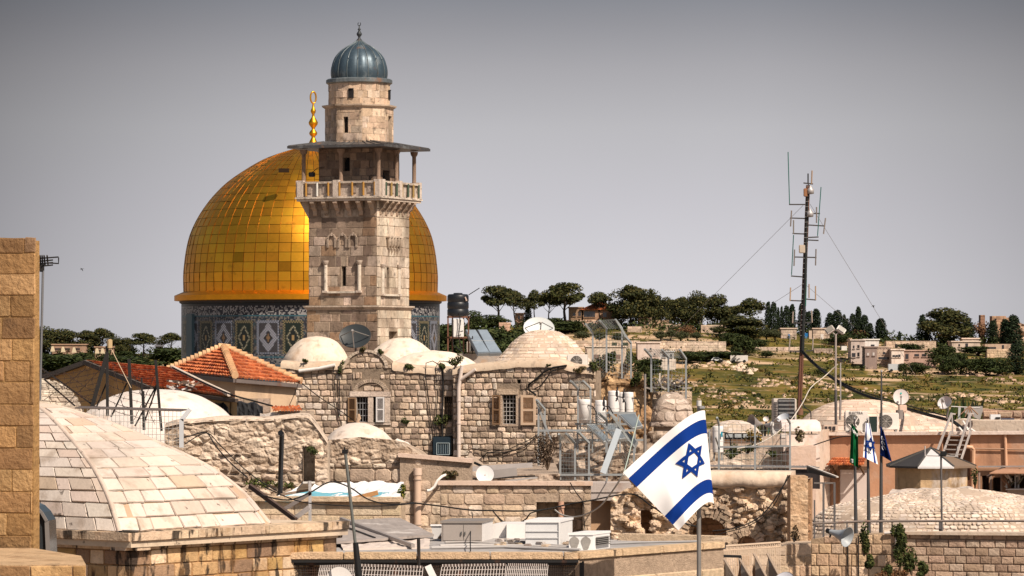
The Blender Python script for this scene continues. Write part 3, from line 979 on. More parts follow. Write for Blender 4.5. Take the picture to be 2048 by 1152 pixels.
def cable(pts, r, label, name='cable', cat='cable', col=(.015, .014, .014), group=None, n=5):
	mb = MB()
	mb.tube(pts, r, n, col)
	return single(mb, name, M['cable'], label, cat, pts[0], group)

# ------------------------------------------------------------------ tall honey stone pillar, far left, with ledge
gpal = [(.44, .26, .115), (.38, .22, .095), (.48, .295, .14), (.31, .18, .085), (.42, .245, .115), (.25, .15, .085)]
t = thing('stone_pillar', 'tall honey coloured ashlar wall end at the left edge beside the white vault', 'wall', P(40, 1095, 42.3))
pl = Plane(-420, 43.5, 67, 42.3, 0)
LS = lambda tt, v, h: pl.at(tt * pl.ul + (v - 11) * .0142 * tt, v, h)
mb = MB()
tp = topline(pl, [(-420, 455), (0, 462), (77, 472)])
ps = Plane(72, 42.3, 40, 46.5, 0)
wallsolid(mb, pl, 0, lambda u: tp(u) - .06, (), .14, (.36, .21, .085), 1.5)
stones(mb, LS, pl.ul, tp(pl.ul) - .02, (.235, .262), (.26, .62), .008, .007, gpal, 3, v0=8.4, rnd=.05, bulge=.005, jit=.9, top=lambda u: tp(u))
mb.build('ashlar_face', M['goldstone'], t)
mb = MB()
z = E + (HY - 1095) / F * 42.3
a, b = P(-420, 0, 39), P(172, 0, 38.9)
xr = (172 - 1024) / F * 38.9
pts = [(-12, 38.8, z), (xr, 38.9, z), (xr - .25, 40.6, z), ((68 - 1024) / F * 42.3, 42.2, z), (-12, 42.2, z)]
mb.prism([(x, y, z) for x, y, _ in pts], (0, 0, -z), (.50, .34, .2))
lp = Plane.__new__(Plane); lp.A = Vector((-9.2, 38.79, 0)); B_ = Vector((xr, 38.89, 0)); lp.ul = (B_ - lp.A).length; lp.U = (B_ - lp.A).normalized(); lp.V = Vector((0, 0, 1)); lp.N = Vector((lp.U.y, -lp.U.x, 0))
stones(mb, lp.S, lp.ul, z - .004, (.22, .26), (.3, .6), .012, .012, gpal, 8, v0=8.9, rnd=.06)
mb.build('ledge', M['goldstone'], t)
mb = MB()
pts = [P(60, 1008, 46.5), P(72, 1013, 46.5), P(84, 1025, 46.5), P(94, 1042, 46.5), P(97, 1112, 46.5), P(60, 1112, 46.5)]
mb.prism(pts, (.05, .5, 0), (.035, .04, .045))
single(mb, 'skylight', M['glass'], 'dark glazed hood with curved top between the honey pillar and the vaulted building', 'skylight', P(80, 1110, 46.5))
mb2 = MB()
fr = pts[1:5]
for a, b in zip(fr, fr[1:]): mb2.beam(a + Vector((0, -.03, 0)), b + Vector((0, -.03, 0)), .05, .035, (.2, .18, .17))
o = mb2.build('frame', M['dark'], bpy.data.objects['skylight'])

# ------------------------------------------------------------------ vaulted building, lower left
zc = E - 366 / F * 55
nc = Vector(((262 - 1024) / F * 55, 55, zc))
e1 = Vector((.621, .784, 0)).normalized(); e2 = Vector((-.784, .621, 0)).normalized()
vb = thing('vaulted_building', 'sandstone building with black streaked cornice under a white paved vault', 'building', (nc.x, nc.y, 0))
def plane_from(o, d, ln, z0=0.0):
	p = Plane.__new__(Plane)
	p.A = Vector((o.x, o.y, z0)); p.U = d.normalized(); p.ul = ln; p.V = Vector((0, 0, 1)); p.N = Vector((p.U.y, -p.U.x, 0))
	return p
ci = nc + e1 * .13 + e2 * .13
L1, L2 = 4.92, 8.4
wr = plane_from(ci, e1, L1 - .26)
wl = plane_from(ci + e2 * (L2 - .26), -e2, L2 - .26)
mb = MB()
vpal = [(.58, .38, .21), (.62, .43, .27), (.50, .32, .16), (.54, .34, .14), (.66, .49, .34), (.40, .26, .16), (.30, .19, .12)]
for i, p in enumerate((wr, wl)):
	wallsolid(mb, p, 0, zc - .26, (), .4, (.30, .17, .08), 3)
	stones(mb, p.S, p.ul, zc - .27, (.205, .235), (.28, .6), .01, .014, vpal, 5 + i, v0=zc - 1.6, rnd=.06, bulge=.004, jit=.7)
mb.build('wall', M['stained'], vb)
mb = MB()
for p, ln in ((wr, L1), (wl, L2)):
	prof = [(0, -.27), (.02, -.265), (.035, -.2), (.08, -.155), (.15, -.125), (.17, -.12), (.17, 0), (-.3, 0), (-.3, -.27)]
	k = 0
	s_ = -.13
	rr = random.Random(2)
	while s_ < ln - .14:
		w = min(rr.uniform(.5, .9), ln - .14 - s_)
		pts = [p.at(s_ + .004, zc + z, h) for h, z in prof]
		mb.prism(pts, p.U * (w - .008), jc((.58, .44, .31), rr, .1))
		s_ += w
mb.build('cornice', M['stained'], vb)
mb = MB()
c0 = nc
mb.prism([c0 + Vector((0, 0, -.02)), c0 + e1 * L1 + Vector((0, 0, -.02)), c0 + e1 * L1 + e2 * L2 + Vector((0, 0, -.02)), c0 + e2 * L2 + Vector((0, 0, -.02))], (0, 0, -.2), (.6, .48, .36))
mb.build('roof_slab', M['pave'], vb)
# the paved cloister vault
vn = nc + e1 * .10 + e2 * .25
VL, VM = 3.49, 7.7
vc = [vn, vn + e1 * VL, vn + e1 * VL + e2 * VM, vn + e2 * VM]
ctr = (vc[0] + vc[2]) / 2
prof = [(1.0, 0), (.95, .13), (.9, .252), (.8, .42), (.697, .54), (.552, .675), (.361, .835), (.169, .95), (.06, .99), (.0, 1.0)]
pr, arc = arcprof([(r * 3.0, z * 1.9) for r, z in prof], 36)
AL = arc[-1]
def vrz(v):
	v = max(0, min(v, AL))
	for i in range(len(arc) - 1):
		if v <= arc[i + 1]:
			q = (v - arc[i]) / max(1e-9, arc[i + 1] - arc[i])
			return (pr[i][0] + (pr[i + 1][0] - pr[i][0]) * q) / 3.0, pr[i][1] + (pr[i + 1][1] - pr[i][1]) * q
	return 0.0, 1.9
PT = 2 * (VL + VM)
def ringpt(t, v):
	"""a point on the vault: rectangular at the foot, its corners rounding towards the crown"""
	r, z = vrz(v)
	s_ = (t % 1.0) * PT
	if s_ < VL: u, w = -1 + 2 * s_ / VL, -1
	elif s_ < VL + VM: u, w = 1, -1 + 2 * (s_ - VL) / VM
	elif s_ < 2 * VL + VM: u, w = 1 - 2 * (s_ - VL - VM) / VL, 1
	else: u, w = -1, 1 - 2 * (s_ - 2 * VL - VM) / VM
	n_ = 3.2 + 15 * max(0, r - .05) ** 1.5
	k_ = (abs(u) ** n_ + abs(w) ** n_) ** (-1 / n_)
	q = ctr + e1 * (u * k_ * r * VL / 2) + e2 * (w * k_ * r * VM / 2)
	return Vector((q.x, q.y, zc + z))
def VS(t, v, h):
	p = ringpt(t, v)
	if h == 0: return p
	a_ = ringpt(t + .004, v) - ringpt(t - .004, v); b_ = ringpt(t, min(AL, v + .03)) - ringpt(t, max(0, v - .03))
	return p + a_.cross(b_).normalized() * h
mb = MB()
for k in range(30):
	v0, v1 = AL * k / 30, AL * (k + 1) / 30
	for j in range(80):
		mb.quad(VS(j / 80, v0, -.03), VS((j + 1) / 80, v0, -.03), VS((j + 1) / 80, v1, -.03), VS(j / 80, v1, -.03), (.50, .35, .24))
stones(mb, VS, lambda v: max(.1, PT * vrz(v)[0]), AL - .05, (.225, .265), (.28, .7), .014, .010, PAVEPAL, 21, rnd=.04, jit=.9, hv=.3, cj=.1,
	pick=lambda r, t, v: (.54, .41, .31) if r.random() < .05 else r.choice(PAVEPAL))
for t_ in (0, VL / PT, (VL + VM) / PT, (2 * VL + VM) / PT):
	mb.tube([VS(t_, AL * .9 * i / 24, -.015) for i in range(25)], .045, 6, (.57, .46, .385))
mb.build('vault', M['pave'], vb)

# ------------------------------------------------------------------ low white domes and rough dome behind the vault
def dome_thing(name, label, x, d, px, mats, col, rough_=0.02, seed=1, n=56, cat='dome', pave=None, sy=1.0, base_to=None):
	"""px: (radius in photo pixels, row) from the foot up"""
	k = d / F
	c = P(x, 700, d); c.z = 0
	pts = [(r * k, E + (HY - y) * k) for r, y in px]
	dm = Dome(c, pts, 44, sy=sy)
	mb = MB()
	so = Vector((seed * 5.1, 2, 7))
	m = n
	vs = []
	for r, z in dm.pr:
		for j in range(m):
			a = 2 * PI * j / m
			p = Vector((c.x + r * math.cos(a), c.y + r * math.sin(a) * sy, z))
			q = noise.fractal((p + so) * .9, .9, 2, 3) * rough_ + noise.noise((p + so) * 4) * rough_ * .3
			vs.append((c.x + (r + q) * math.cos(a), c.y + (r + q) * math.sin(a) * sy, z + q * .6))
	mb.add(vs, [(i * m + j, i * m + (j + 1) % m, (i + 1) * m + (j + 1) % m, (i + 1) * m + j) for i in range(len(dm.pr) - 1) for j in range(m)], col, sm=True)
	if pave:
		stones(mb, dm.S, dm.ul, dm.len * pave.get('to', .97), pave['ch'], pave['sl'], pave['gap'], pave['ht'], pave['pal'], seed, rnd=pave.get('rnd', .15), jit=.8, bulge=pave.get('bulge', 0), v0=pave.get('v0', 0))
	zf = pts[0][1]
	if base_to is not None:
		mb.lathe([(pts[0][0], base_to), (pts[0][0], zf)], c, n, col)
	return single(mb, name, mats, label, cat, (c.x, c.y, zf)), dm
WP = (.74, .66, .59)
dome_thing('plaster_dome', 'wide low white plastered dome behind the barbed wire posts', 312, 88, [(176, 900), (170, 868), (152, 836), (118, 808), (76, 788), (36, 780), (0, 778)], M['plaster'], (.68, .61, .56), .03, 3, base_to=6)
dome_thing('rough_dome', 'rough grey stony dome half hidden behind the honey pillar', 62, 88, [(100, 830), (92, 800), (70, 775), (40, 762), (0, 757)], M['stone'], (.50, .42, .34), .05, 5, base_to=6,
		pave=dict(ch=(.14, .2), sl=(.16, .34), gap=.03, ht=.02, pal=[(.52, .44, .35), (.45, .37, .29), (.58, .5, .41)], rnd=.25, bulge=.02))

# ------------------------------------------------------------------ barbed wire posts on the left roofs
D = 74
bf = thing('barbed_wire_fence', 'rusty angle iron posts strung with barbed wire in front of the low white dome', 'fence', P(250, 850, D))
def post(parent, x0, y0, x1, y1, d0, w=.05, col=DKM, d1=None, name='post'):
	mb = MB()
	mb.beam(P(x0, y0, d0), P(x1, y1, d1 or d0), w, w, col, up=(0, -1, .01))
	return mb.build(name, M['dark'], parent)
for a in ((184, 814, 214, 708, .075), (215, 832, 214, 692, .055), (264, 848, 258, 718, .06), (288, 860, 283, 756, .035), (288, 860, 286, 782, .055), (323, 862, 311, 720, .05)):
	post(bf, a[0], a[1], a[2], a[3], D, a[4])
for a in ((222, 834, 254, 766), (270, 852, 314, 769), (286, 852, 314, 772), (193, 814, 214, 764), (200, 820, 74, 730), (150, 812, 88, 758), (78, 800, 70, 762)):
	post(bf, *a, D + .1, .03, name='brace')
mb = MB()
rb = random.Random(4)
def barb(p0, p1, sag=.05):
	pts = hang(p0, p1, sag, 8)
	mb.tube(pts, .006, 3, (.05, .03, .025), cap=False)
	n = int((p1 - p0).length / .14)
	for i in range(1, n):
		q = p0.lerp(p1, i / n); f = i / n; q.z -= 4 * sag * f * (1 - f)
		mb.tube([q + Vector((rb.uniform(-.03, .03), 0, .035)), q + Vector((rb.uniform(-.03, .03), 0, -.035))], .006, 3, (.05, .03, .025), cap=False)
for i in range(7):
	f = i / 6.5
	barb(P(84, 750 + f * 55, D), P(205 - f * 16, 732 + 72 * f, D), .05)
	barb(P(214, 722 + f * 100, D), P(259 + f * 5, 735 + f * 104, D), .03)
	barb(P(259 + f * 5, 735 + f * 104, D), P(312 + f * 10, 738 + f * 112, D), .03)
for a in ((88, 800, 190, 722), (100, 760, 200, 806), (130, 810, 212, 726), (128, 744, 214, 800), (225, 730, 250, 830), (262, 740, 310, 850), (268, 840, 312, 745)):
	barb(P(a[0], a[1], D), P(a[2], a[3], D), .02)
mb.build('wire', M['cable'], bf)
mb = MB()
mb.rbox(P(219, 688, D), (.09, .16, .19), .015, .3, (.5, .36, .2))
mb.tube([P(222, 697, D), P(262, 776, D - .1)], .008, 4, (.6, .45, .3))
mb.build('camera_housing', M['paint'], bf)
# wire cage at the vault's edge
cg = thing('wire_cage', 'pale wire mesh cage with angled grey post behind the white vault', 'cage', P(365, 880, 66))
def gridmesh(parent, a, b, c, d, nu, nv, r=.006, col=(.55, .53, .5), name='mesh', m='steel'):
	"""a real wire grid between four corners a-b (foot), d-c (head)"""
	mb = MB()
	a, b, c, d = map(Vector, (a, b, c, d))
	for i in range(nu + 1):
		s = i / nu; mb.tube([a.lerp(b, s), d.lerp(c, s)], r, 3, col, cap=False)
	for j in range(nv + 1):
		s = j / nv; mb.tube([a.lerp(d, s), b.lerp(c, s)], r, 3, col, cap=False)
	return mb.build(name, M[m], parent)
gridmesh(cg, P(150, 905, 66), P(362, 905, 66), P(362, 822, 66), P(150, 816, 66), 26, 7, .005)
gridmesh(cg, P(150, 816, 66), P(362, 822, 66), P(376, 819, 67.2), P(164, 813, 67.2), 34, 1, .012, (.18, .14, .12), 'cage_top')
mb = MB(); mb.beam(P(363, 895, 66), P(363, 838, 66), .075, .075, (.55, .56, .58)); mb.beam(P(363, 840, 66), P(380, 818, 66), .075, .075, (.6, .61, .63)); mb.build('post', M['paint'], cg)

# ------------------------------------------------------------------ red tiled houses
TPAL = [(.47, .135, .05), (.52, .16, .06), (.41, .11, .042), (.56, .19, .08), (.33, .095, .045)]
A_, B_ = P(178, 723, 97), P(348, 737, 95)
C_, D_ = P(312, 777, 93), P(474, 797, 90.5)
Lg = P(78, 759, 98.5); L2g = Lg + (B_ - A_)
gh = thing('gabled_house', 'ochre gabled house with worn orange tile roof behind the barbed wire', 'house', (A_.x, A_.y, 0))
mb = MB()
mb.poly([Vector((Lg.x, Lg.y, 4)), Vector((C_.x, C_.y, 4)), C_ + Vector((0, .06, -.02)), A_ + Vector((0, .06, -.05)), Lg + Vector((0, .06, -.02))], (.56, .33, .13))
a, b = C_ + Vector((.1, .3, -.1)), D_ + Vector((-.2, .3, -.1))
mb.quad((a.x, a.y, 4), (b.x, b.y, 4), b, a, (.56, .34, .15))
mb.quad((L2g.x, L2g.y, 4), (Lg.x, Lg.y, 4), Lg, L2g, (.5, .32, .15))
mb.poly([Vector((D_.x, D_.y, 4)), Vector((L2g.x, L2g.y, 4)), L2g, B_ + Vector((0, 0, -.05)), D_ + Vector((0, 0, -.03))], (.5, .33, .16))
mb.build('wall', M['render'], gh)
mb = MB()
ov = (A_ - B_).normalized() * .12
tiles(mb, C_ + ov, D_, B_, A_ + ov, 10, 34, TPAL, 3, .03)
tiles(mb, L2g, Lg + ov, A_ + ov, B_, 9, 34, TPAL, 4, .03)
mb.build('roof', M['tile'], gh)
mb = MB()
for p, q in ((Lg, A_), (A_, C_)):
	mb.beam(p + ov + Vector((0, -.04, -.03)), q + ov + Vector((0, -.04, -.03)), .12, .12, (.10, .085, .075))
mb.beam(C_ + Vector((0, -.06, -.05)), D_ + Vector((0, -.06, -.05)), .1, .08, (.08, .06, .05))
mb.build('fascia', M['wood'], gh)
mb = MB()
mb.tube([P(343, 734, 94.8), P(400, 762, 92.6), P(458, 789, 90.6)], .055, 6, (.62, .52, .44))
mb.build('verge_mortar', M['plaster'], gh)
mb = MB()
rr = random.Random(8)
for i in range(26):
	c = P(rr.gauss(372, 16), rr.gauss(768, 4.5), 91.8)
	mb.box(c, (rr.uniform(.1, .35), .15, .04), rr.uniform(0, 3), jc(rr.choice([(.6, .5, .42), (.3, .14, .08), (.55, .5, .47), (.12, .08, .06)]), rr, .2),
		M=Matrix.Rotation(rr.uniform(-.5, .5), 3, 'Y') @ Matrix.Rotation(rr.uniform(0, 3), 3, 'Z'))
single(mb, 'rubble_scraps', M['tarp'], 'heap of broken tiles and pale scraps lying on the gabled orange roof', 'debris', P(372, 768, 91.8), kind='stuff')
# hipped house
hp = thing('hipped_house', 'cream house under a hipped terracotta roof in front of the mosaic drum', 'house', P(470, 840, 102))
ap = P(447, 697, 105)
fcn, rcn, lcn = P(470, 757, 101.6), P(602, 768, 104.2), P(335, 744, 105)
bcn = lcn + (rcn - fcn)
mb = MB()
tiles(mb, lcn, fcn, ap, ap, 9, 22, TPAL, 6, .03)
tiles(mb, fcn, rcn, ap, ap, 9, 22, TPAL, 7, .03)
tiles(mb, rcn, bcn, ap, ap, 9, 14, TPAL, 8, .03)
tiles(mb, bcn, lcn, ap, ap, 9, 14, TPAL, 9, .03)
mb.build('roof', M['tile'], hp)
mb = MB()
rr = random.Random(3)
for c in (fcn, rcn, lcn, bcn):
	n = 14
	for i in range(n):
		a, b = ap.lerp(c, i / n), ap.lerp(c, (i + 1.12) / n)
		a = a + Vector((0, 0, .06)); b = b + Vector((0, 0, .1))
		mb.tube([a, b], [.085, .105], 7, jc((.58, .36, .2), rr, .2))
mb.build('ridge_tiles', M['tile'], hp)
mb = MB()
cx = (lcn + rcn) / 2
ins = lambda p, f=.93: Vector((cx.x + (p.x - cx.x) * f, cx.y + (p.y - cx.y) * f, p.z))
q = [ins(lcn), ins(fcn), ins(rcn), ins(bcn)]
for i in range(4):
	a, b = q[i], q[(i + 1) % 4]
	mb.quad((a.x, a.y, 4), (b.x, b.y, 4), b, a, (.60, .43, .29))
mb.build('wall', M['render'], hp)
mb = MB()
for a, b in ((lcn, fcn), (fcn, rcn)):
	mb.beam(a + Vector((0, -.03, -.06)), b + Vector((0, -.03, -.06)), .1, .1, (.16, .13, .12))
mb.build('gutter', M['dark'], hp)
# things on the terrace in front of the hipped house
D = 93
mb = MB()
p = Plane(470, D, 540, D, 4)
wallsolid(mb, p, 0, p.uv(500, 797)[1], (), .2, (.36, .27, .2), 4)
stones(mb, p.S, p.ul, p.uv(500, 797)[1], (.16, .18), (.34, .38), .015, .006, [(.42, .32, .25), (.38, .29, .22)], 2, v0=p.uv(500, 840)[1], rnd=.03)
single(mb, 'block_wall', M['stone'], 'low grey block wall below the hipped house', 'wall', (p.A.x, p.A.y, 4))
mb = MB()
n = 16
vs = []
for i in range(n + 1):
	x = 428 + 98 * i / n
	y = 806 + 2.5 * math.sin(i * 1.3) + (7 if i > 12 else 0) * (i - 12) / 4
	for j in range(5):
		vs.append(P(x, y + (842 - y) * j / 4, 91 - .1 * j + .08 * math.sin(i * 2.2 + j)))
	vs.append(P(x, y - 2, 92.3))
mb.add(vs, [(i * 6 + j, (i + 1) * 6 + j, (i + 1) * 6 + j + 1, i * 6 + j + 1) for i in range(n) for j in range(4)] + [(i * 6 + 5, (i + 1) * 6 + 5, (i + 1) * 6, i * 6) for i in range(n)], (.02, .02, .022))
single(mb, 'tarpaulin', M['tarp'], 'black tarpaulin draped beside the low white dome', 'tarpaulin', P(480, 840, 91))
mb = MB()
tiles(mb, P(546, 825, 90), P(604, 824, 90), P(598, 815, 92), P(542, 815, 92), 3, 10, TPAL, 11, .03)
mb.box(P(575, 826, 91), (.7, .1, .04), col=(.1, .07, .06))
lt = single(mb, 'lean_to_roof', M['tile'], 'small orange tiled lean-to roof above the rubble wall', 'roof', P(575, 824, 90))
mb = MB()
for i in range(9): mb.box(P(560 + i * 8, 838, 90.6), (.095, .03, .4), 0, jc((.42, .33, .26), rr, .15))
mb.build('board_wall', M['wood'], lt)
mb = MB()
vs = []
for i in range(9):
	for j in range(4): vs.append(P(520 + 5.5 * i, 826 + 5 * j + 2 * math.sin(i), 90.2 + .1 * math.sin(i * 2 + j)))
mb.add(vs, [(i * 4 + j, i * 4 + 4 + j, i * 4 + 5 + j, i * 4 + 1 + j) for i in range(8) for j in range(3)], (.62, .56, .52), sm=True)
single(mb, 'cloth_sheet', M['tarp'], 'pale cloth sheet hanging beside the small orange lean-to', 'sheet', P(542, 838, 90.2))

# ------------------------------------------------------------------ rubble wall, small white dome, niche
RPAL = [(.40, .30, .22), (.66, .54, .43), (.24, .17, .12)]
D = 84
pl = Plane(330, D, 655, D, 5)
tp = topline(pl, [(330, 852), (355, 846), (420, 840), (470, 838), (540, 839), (600, 832), (618, 834), (628, 846), (640, 862), (655, 884)])
nu0, nu1, nv0, nv1 = pl.rect(606, 893, 630, 967)
mb = MB()
inn = lambda u, v: nu0 < u < nu1 and nv0 < v < nv1
rubble(mb, pl.S, 250, 90, pl.uv(400, 1010)[1], 0, .065, 5.6, RPAL, 2, tp, pl.ul, skip=inn)
stones(mb, pl.S, pl.ul, pl.uv(400, 905)[1], (.13, .24), (.15, .38), .03, .06, RPAL[1:2] * 3 + [(.5, .39, .3), (.58, .46, .36), (.42, .32, .24)], 14, v0=pl.uv(400, 1000)[1], rnd=.3, bulge=.05, hv=.6, jit=1.2, holes=[(nu0, nu1, nv0, nv1)], keep=lambda u, v: noise.noise(Vector((u * 1.1, v * 1.6, 3))) > .05 - .25 * (v < 4.3))
wallsolid(mb, plane_from(pl.A - pl.N * .5, pl.U, pl.ul, 5), 0, lambda u: tp(u) - .02, (), .7, (.5, .4, .31), .4)
# rounded plaster top
n = 60
vs = []
for i in range(n + 1):
	u = pl.ul * i / n
	w = .03 * noise.noise(Vector((u * 2, 1, 0)))
	for h, dz in ((.06, -.03), (-.1, .05 + w), (-.35, .07 + w), (-.6, .04), (-.62, -.2)):
		vs.append(pl.at(u, tp(u) + dz, h))
mb.add(vs, [(i * 5 + j, i * 5 + 5 + j, i * 5 + 6 + j, i * 5 + 1 + j) for i in range(n) for j in range(4)], (.62, .5, .4), sm=True)
a, b, c, d = nu0, nu1, nv0, nv1
for qd in (((a, c), (a, d)), ((b, c), (b, d)), ((a, d), (b, d)), ((a, c), (b, c))):
	(u0, v0), (u1, v1) = qd
	mb.quad(pl.at(u0, v0, .05), pl.at(u1, v1, .05), pl.at(u1, v1, -.5), pl.at(u0, v0, -.5), (.4, .3, .22))
single(mb, 'rubble_wall', M['stone'], 'lumpy plastered rubble wall in front of the hipped house', 'wall', (pl.A.x, pl.A.y, 5))
bush('dark green caper bush hanging in the rubble wall niche', P(626, 912, 83.7), (.17, .12, .12), 260, .03, GREENS, 5)
for i, x in enumerate((505, 535, 568)):
	bush(['low weeds by the vault edge left of the black pipe', 'low weeds just left of the black vent pipe', 'low weeds just right of the black vent pipe'][i], P(x, 972 + i * 4, 83), (.25, .2, .1), 160, .03, [(.07, .09, .02), (.1, .1, .03), (.05, .06, .02)], 15 + i, 'weeds', 'weeds')
pl = Plane(620, 86.5, 842, 86, 5)
tp = topline(pl, [(620, 905), (640, 888), (655, 880), (720, 874), (790, 880), (815, 892), (842, 912)])
mb = MB()
rubble(mb, pl.S, 170, 30, pl.uv(700, 930)[1], 0, .05, 6.0, RPAL, 5, tp, pl.ul)
vl = pl.uv(700, 930)[1]
stones(mb, pl.S, pl.ul, vl + .05, (.24, .34), (.3, .62), .02, .02, [(.60, .48, .38), (.54, .42, .32), (.66, .55, .45), (.48, .37, .28)], 9, v0=pl.uv(700, 1010)[1], rnd=.2, bulge=.025)
wallsolid(mb, plane_from(pl.A - pl.N * .02, pl.U, pl.ul, 5), 0, lambda u: tp(u) - .08, (), 1.2, (.48, .37, .28), .4)
single(mb, 'masonry_wall', M['stone'], 'rough coursed wall under the small white dome', 'wall', (pl.A.x, pl.A.y, 5))
dome_thing('plaster_dome', 'small white plastered dome with a broken stub on top before the shuttered window', 717, 89, [(84, 905), (76, 890), (62, 874), (44, 858), (22, 848), (0, 845)], M['plaster'], (.66, .57, .50), .025, 8, base_to=6)
mb = MB(); mb.tube([P(717, 848, 89), P(715, 842, 89), P(718, 836, 89), P(717, 828, 89)], [.05, .045, .06, .03], 7, (.45, .32, .22))
mb.build('stub', M['stone'], bpy.data.objects['plaster_dome.001'])
mb = MB()
pts = [P(790, 880, 88), P(812, 888, 87.6), P(832, 905, 87.2), P(838, 914, 87.2), P(786, 914, 87.6)]
mb.prism(pts, (0, 1.6, 0), (.76, .68, .61))
single(mb, 'plaster_shoulder', M['plaster'], 'sloping white plaster shoulder right of the small white dome', 'roof', pts[-1])

# ------------------------------------------------------------------ stepped retaining walls in the middle
def capwall(name, label, x0, d0, x1, d1, ytop, ybot, seed, pal, ch, sl, holes_px=(), cap=.09, bulge=.014, plaster_to=None, t=.5, gap=.014, m='stone', z0=3.0, dep=.35):
	pl = Plane(x0, d0, x1, d1, z0)
	tp = topline(pl, [(x0, ytop[0]), (x1, ytop[1])])
	hl = [(*pl.rect(*h), dep) for h in holes_px]
	th = thing(name, label, 'wall', (pl.A.x, pl.A.y, z0))
	mb = MB()
	wallsolid(mb, pl, 0, lambda u: tp(u) - cap, hl, t, (.42, .32, .24), 1.5, hcol=(.45, .34, .25))
	vs0 = pl.uv((x0 + x1) / 2, ybot)[1]
	topv = max(tp(0), tp(pl.ul)) - cap
	pv = pl.uv((x0 + x1) / 2, plaster_to)[1] if plaster_to else topv
	stones(mb, pl.S, pl.ul, topv, ch, sl, gap, .016, pal, seed, v0=vs0, rnd=.18, bulge=bulge, holes=hl, top=lambda u: min(tp(u) - cap, pv + .12 * noise.noise(Vector((u * 3, 0, 0))) if plaster_to else 99))
	for h in hl:
		mb.quad(pl.at(h[0], h[2], -dep), pl.at(h[1], h[2], -dep), pl.at(h[1], h[3], -dep), pl.at(h[0], h[3], -dep), (.38, .28, .2))
		stones(mb, lambda tt, v, hh, h=h: pl.at(h[0] + (h[1] - h[0]) * tt, v, hh - dep), h[1] - h[0], h[3], ch, sl, gap, .02, [(.42, .32, .24), (.36, .27, .2)], seed + 4, v0=h[2], rnd=.15)
	mb.build('masonry', M[m], th)
	mb = MB()
	mb.beam(pl.at(-.04, tp(0) - cap / 2, -.12), pl.at(pl.ul + .04, tp(pl.ul) - cap / 2, -.12), .42, cap, (.62, .47, .38))
	mb.build('coping', M['plaster'], th)
	return th, pl
MP = [(.62, .48, .36), (.57, .43, .31), (.66, .53, .41), (.52, .39, .28), (.68, .56, .46), (.46, .34, .25)]
t1, pw1 = capwall('retaining_wall', 'tall pale retaining wall with plaster under its coping behind the drainpipe', 800, 86, 942, 85.9, (906, 918), 1075, 3, MP, (.22, .3), (.24, .5), plaster_to=950)
t2, pw2 = capwall('retaining_wall', 'long pale retaining wall with shaded alcove and pink coping behind the white coolers', 880, 82, 1182, 82, (962, 963), 1090, 4, MP, (.19, .27), (.22, .5), [(1073, 1004, 1117, 1080), (1128, 1004, 1166, 1080)], bulge=.018)
mb = MB()
mb.tube([pw2.pt(1122, 1090, -.02), pw2.pt(1122, 1003, -.02)], .07, 10, (.52, .31, .22)); mb.tube([pw2.pt(1122, 1016, -.02), pw2.pt(1122, 1012, -.02)], .085, 10, (.5, .3, .22))
single(mb, 'drainpipe', M['paint'], 'terracotta pipe standing between the two alcoves', 'pipe', pw2.pt(1122, 1090))
mb = MB()
mb.tube([pw1.pt(836, 1075, .1), pw1.pt(836, 940, .1)], .085, 12, (.64, .47, .36)); mb.tube([pw1.pt(836, 950, .1), pw1.pt(836, 936, .1)], .1, 12, (.66, .5, .4))
for y in (960, 1005, 1050): mb.tube([pw1.pt(836, y, .1), pw1.pt(836, y - 3, .1)], .1, 12, (.5, .38, .3))
single(mb, 'drainpipe', M['paint'], 'thick beige drainpipe on the pale wall right of the white sheet roof', 'pipe', pw1.pt(836, 1075, .1))
mb = MB()
mb.tube([pw1.pt(893, 949, .1), pw1.pt(886, 952, .35), pw1.pt(878, 960, .4), pw1.pt(872, 972, .42), pw1.pt(864, 979, .45), pw1.pt(857, 980, .5)], .035, 8, (.76, .7, .65))
single(mb, 'waste_pipe', M['paint'], 'bent white waste pipe jutting from the pale retaining wall', 'pipe', pw1.pt(893, 949, .1))
bush('spiky dry plant rooted on the wall above the bent white pipe', pw1.pt(898, 962, .1), (.22, .16, .14), 120, .05, [(.09, .07, .03), (.06, .06, .025), (.14, .1, .05)], 23)
bush('green sprouting weed on the end of the granular block wall', P(806, 998, 80.6), (.14, .12, .2), 200, .03, [(.1, .12, .02), (.2, .17, .03), (.06, .08, .02)], 24)

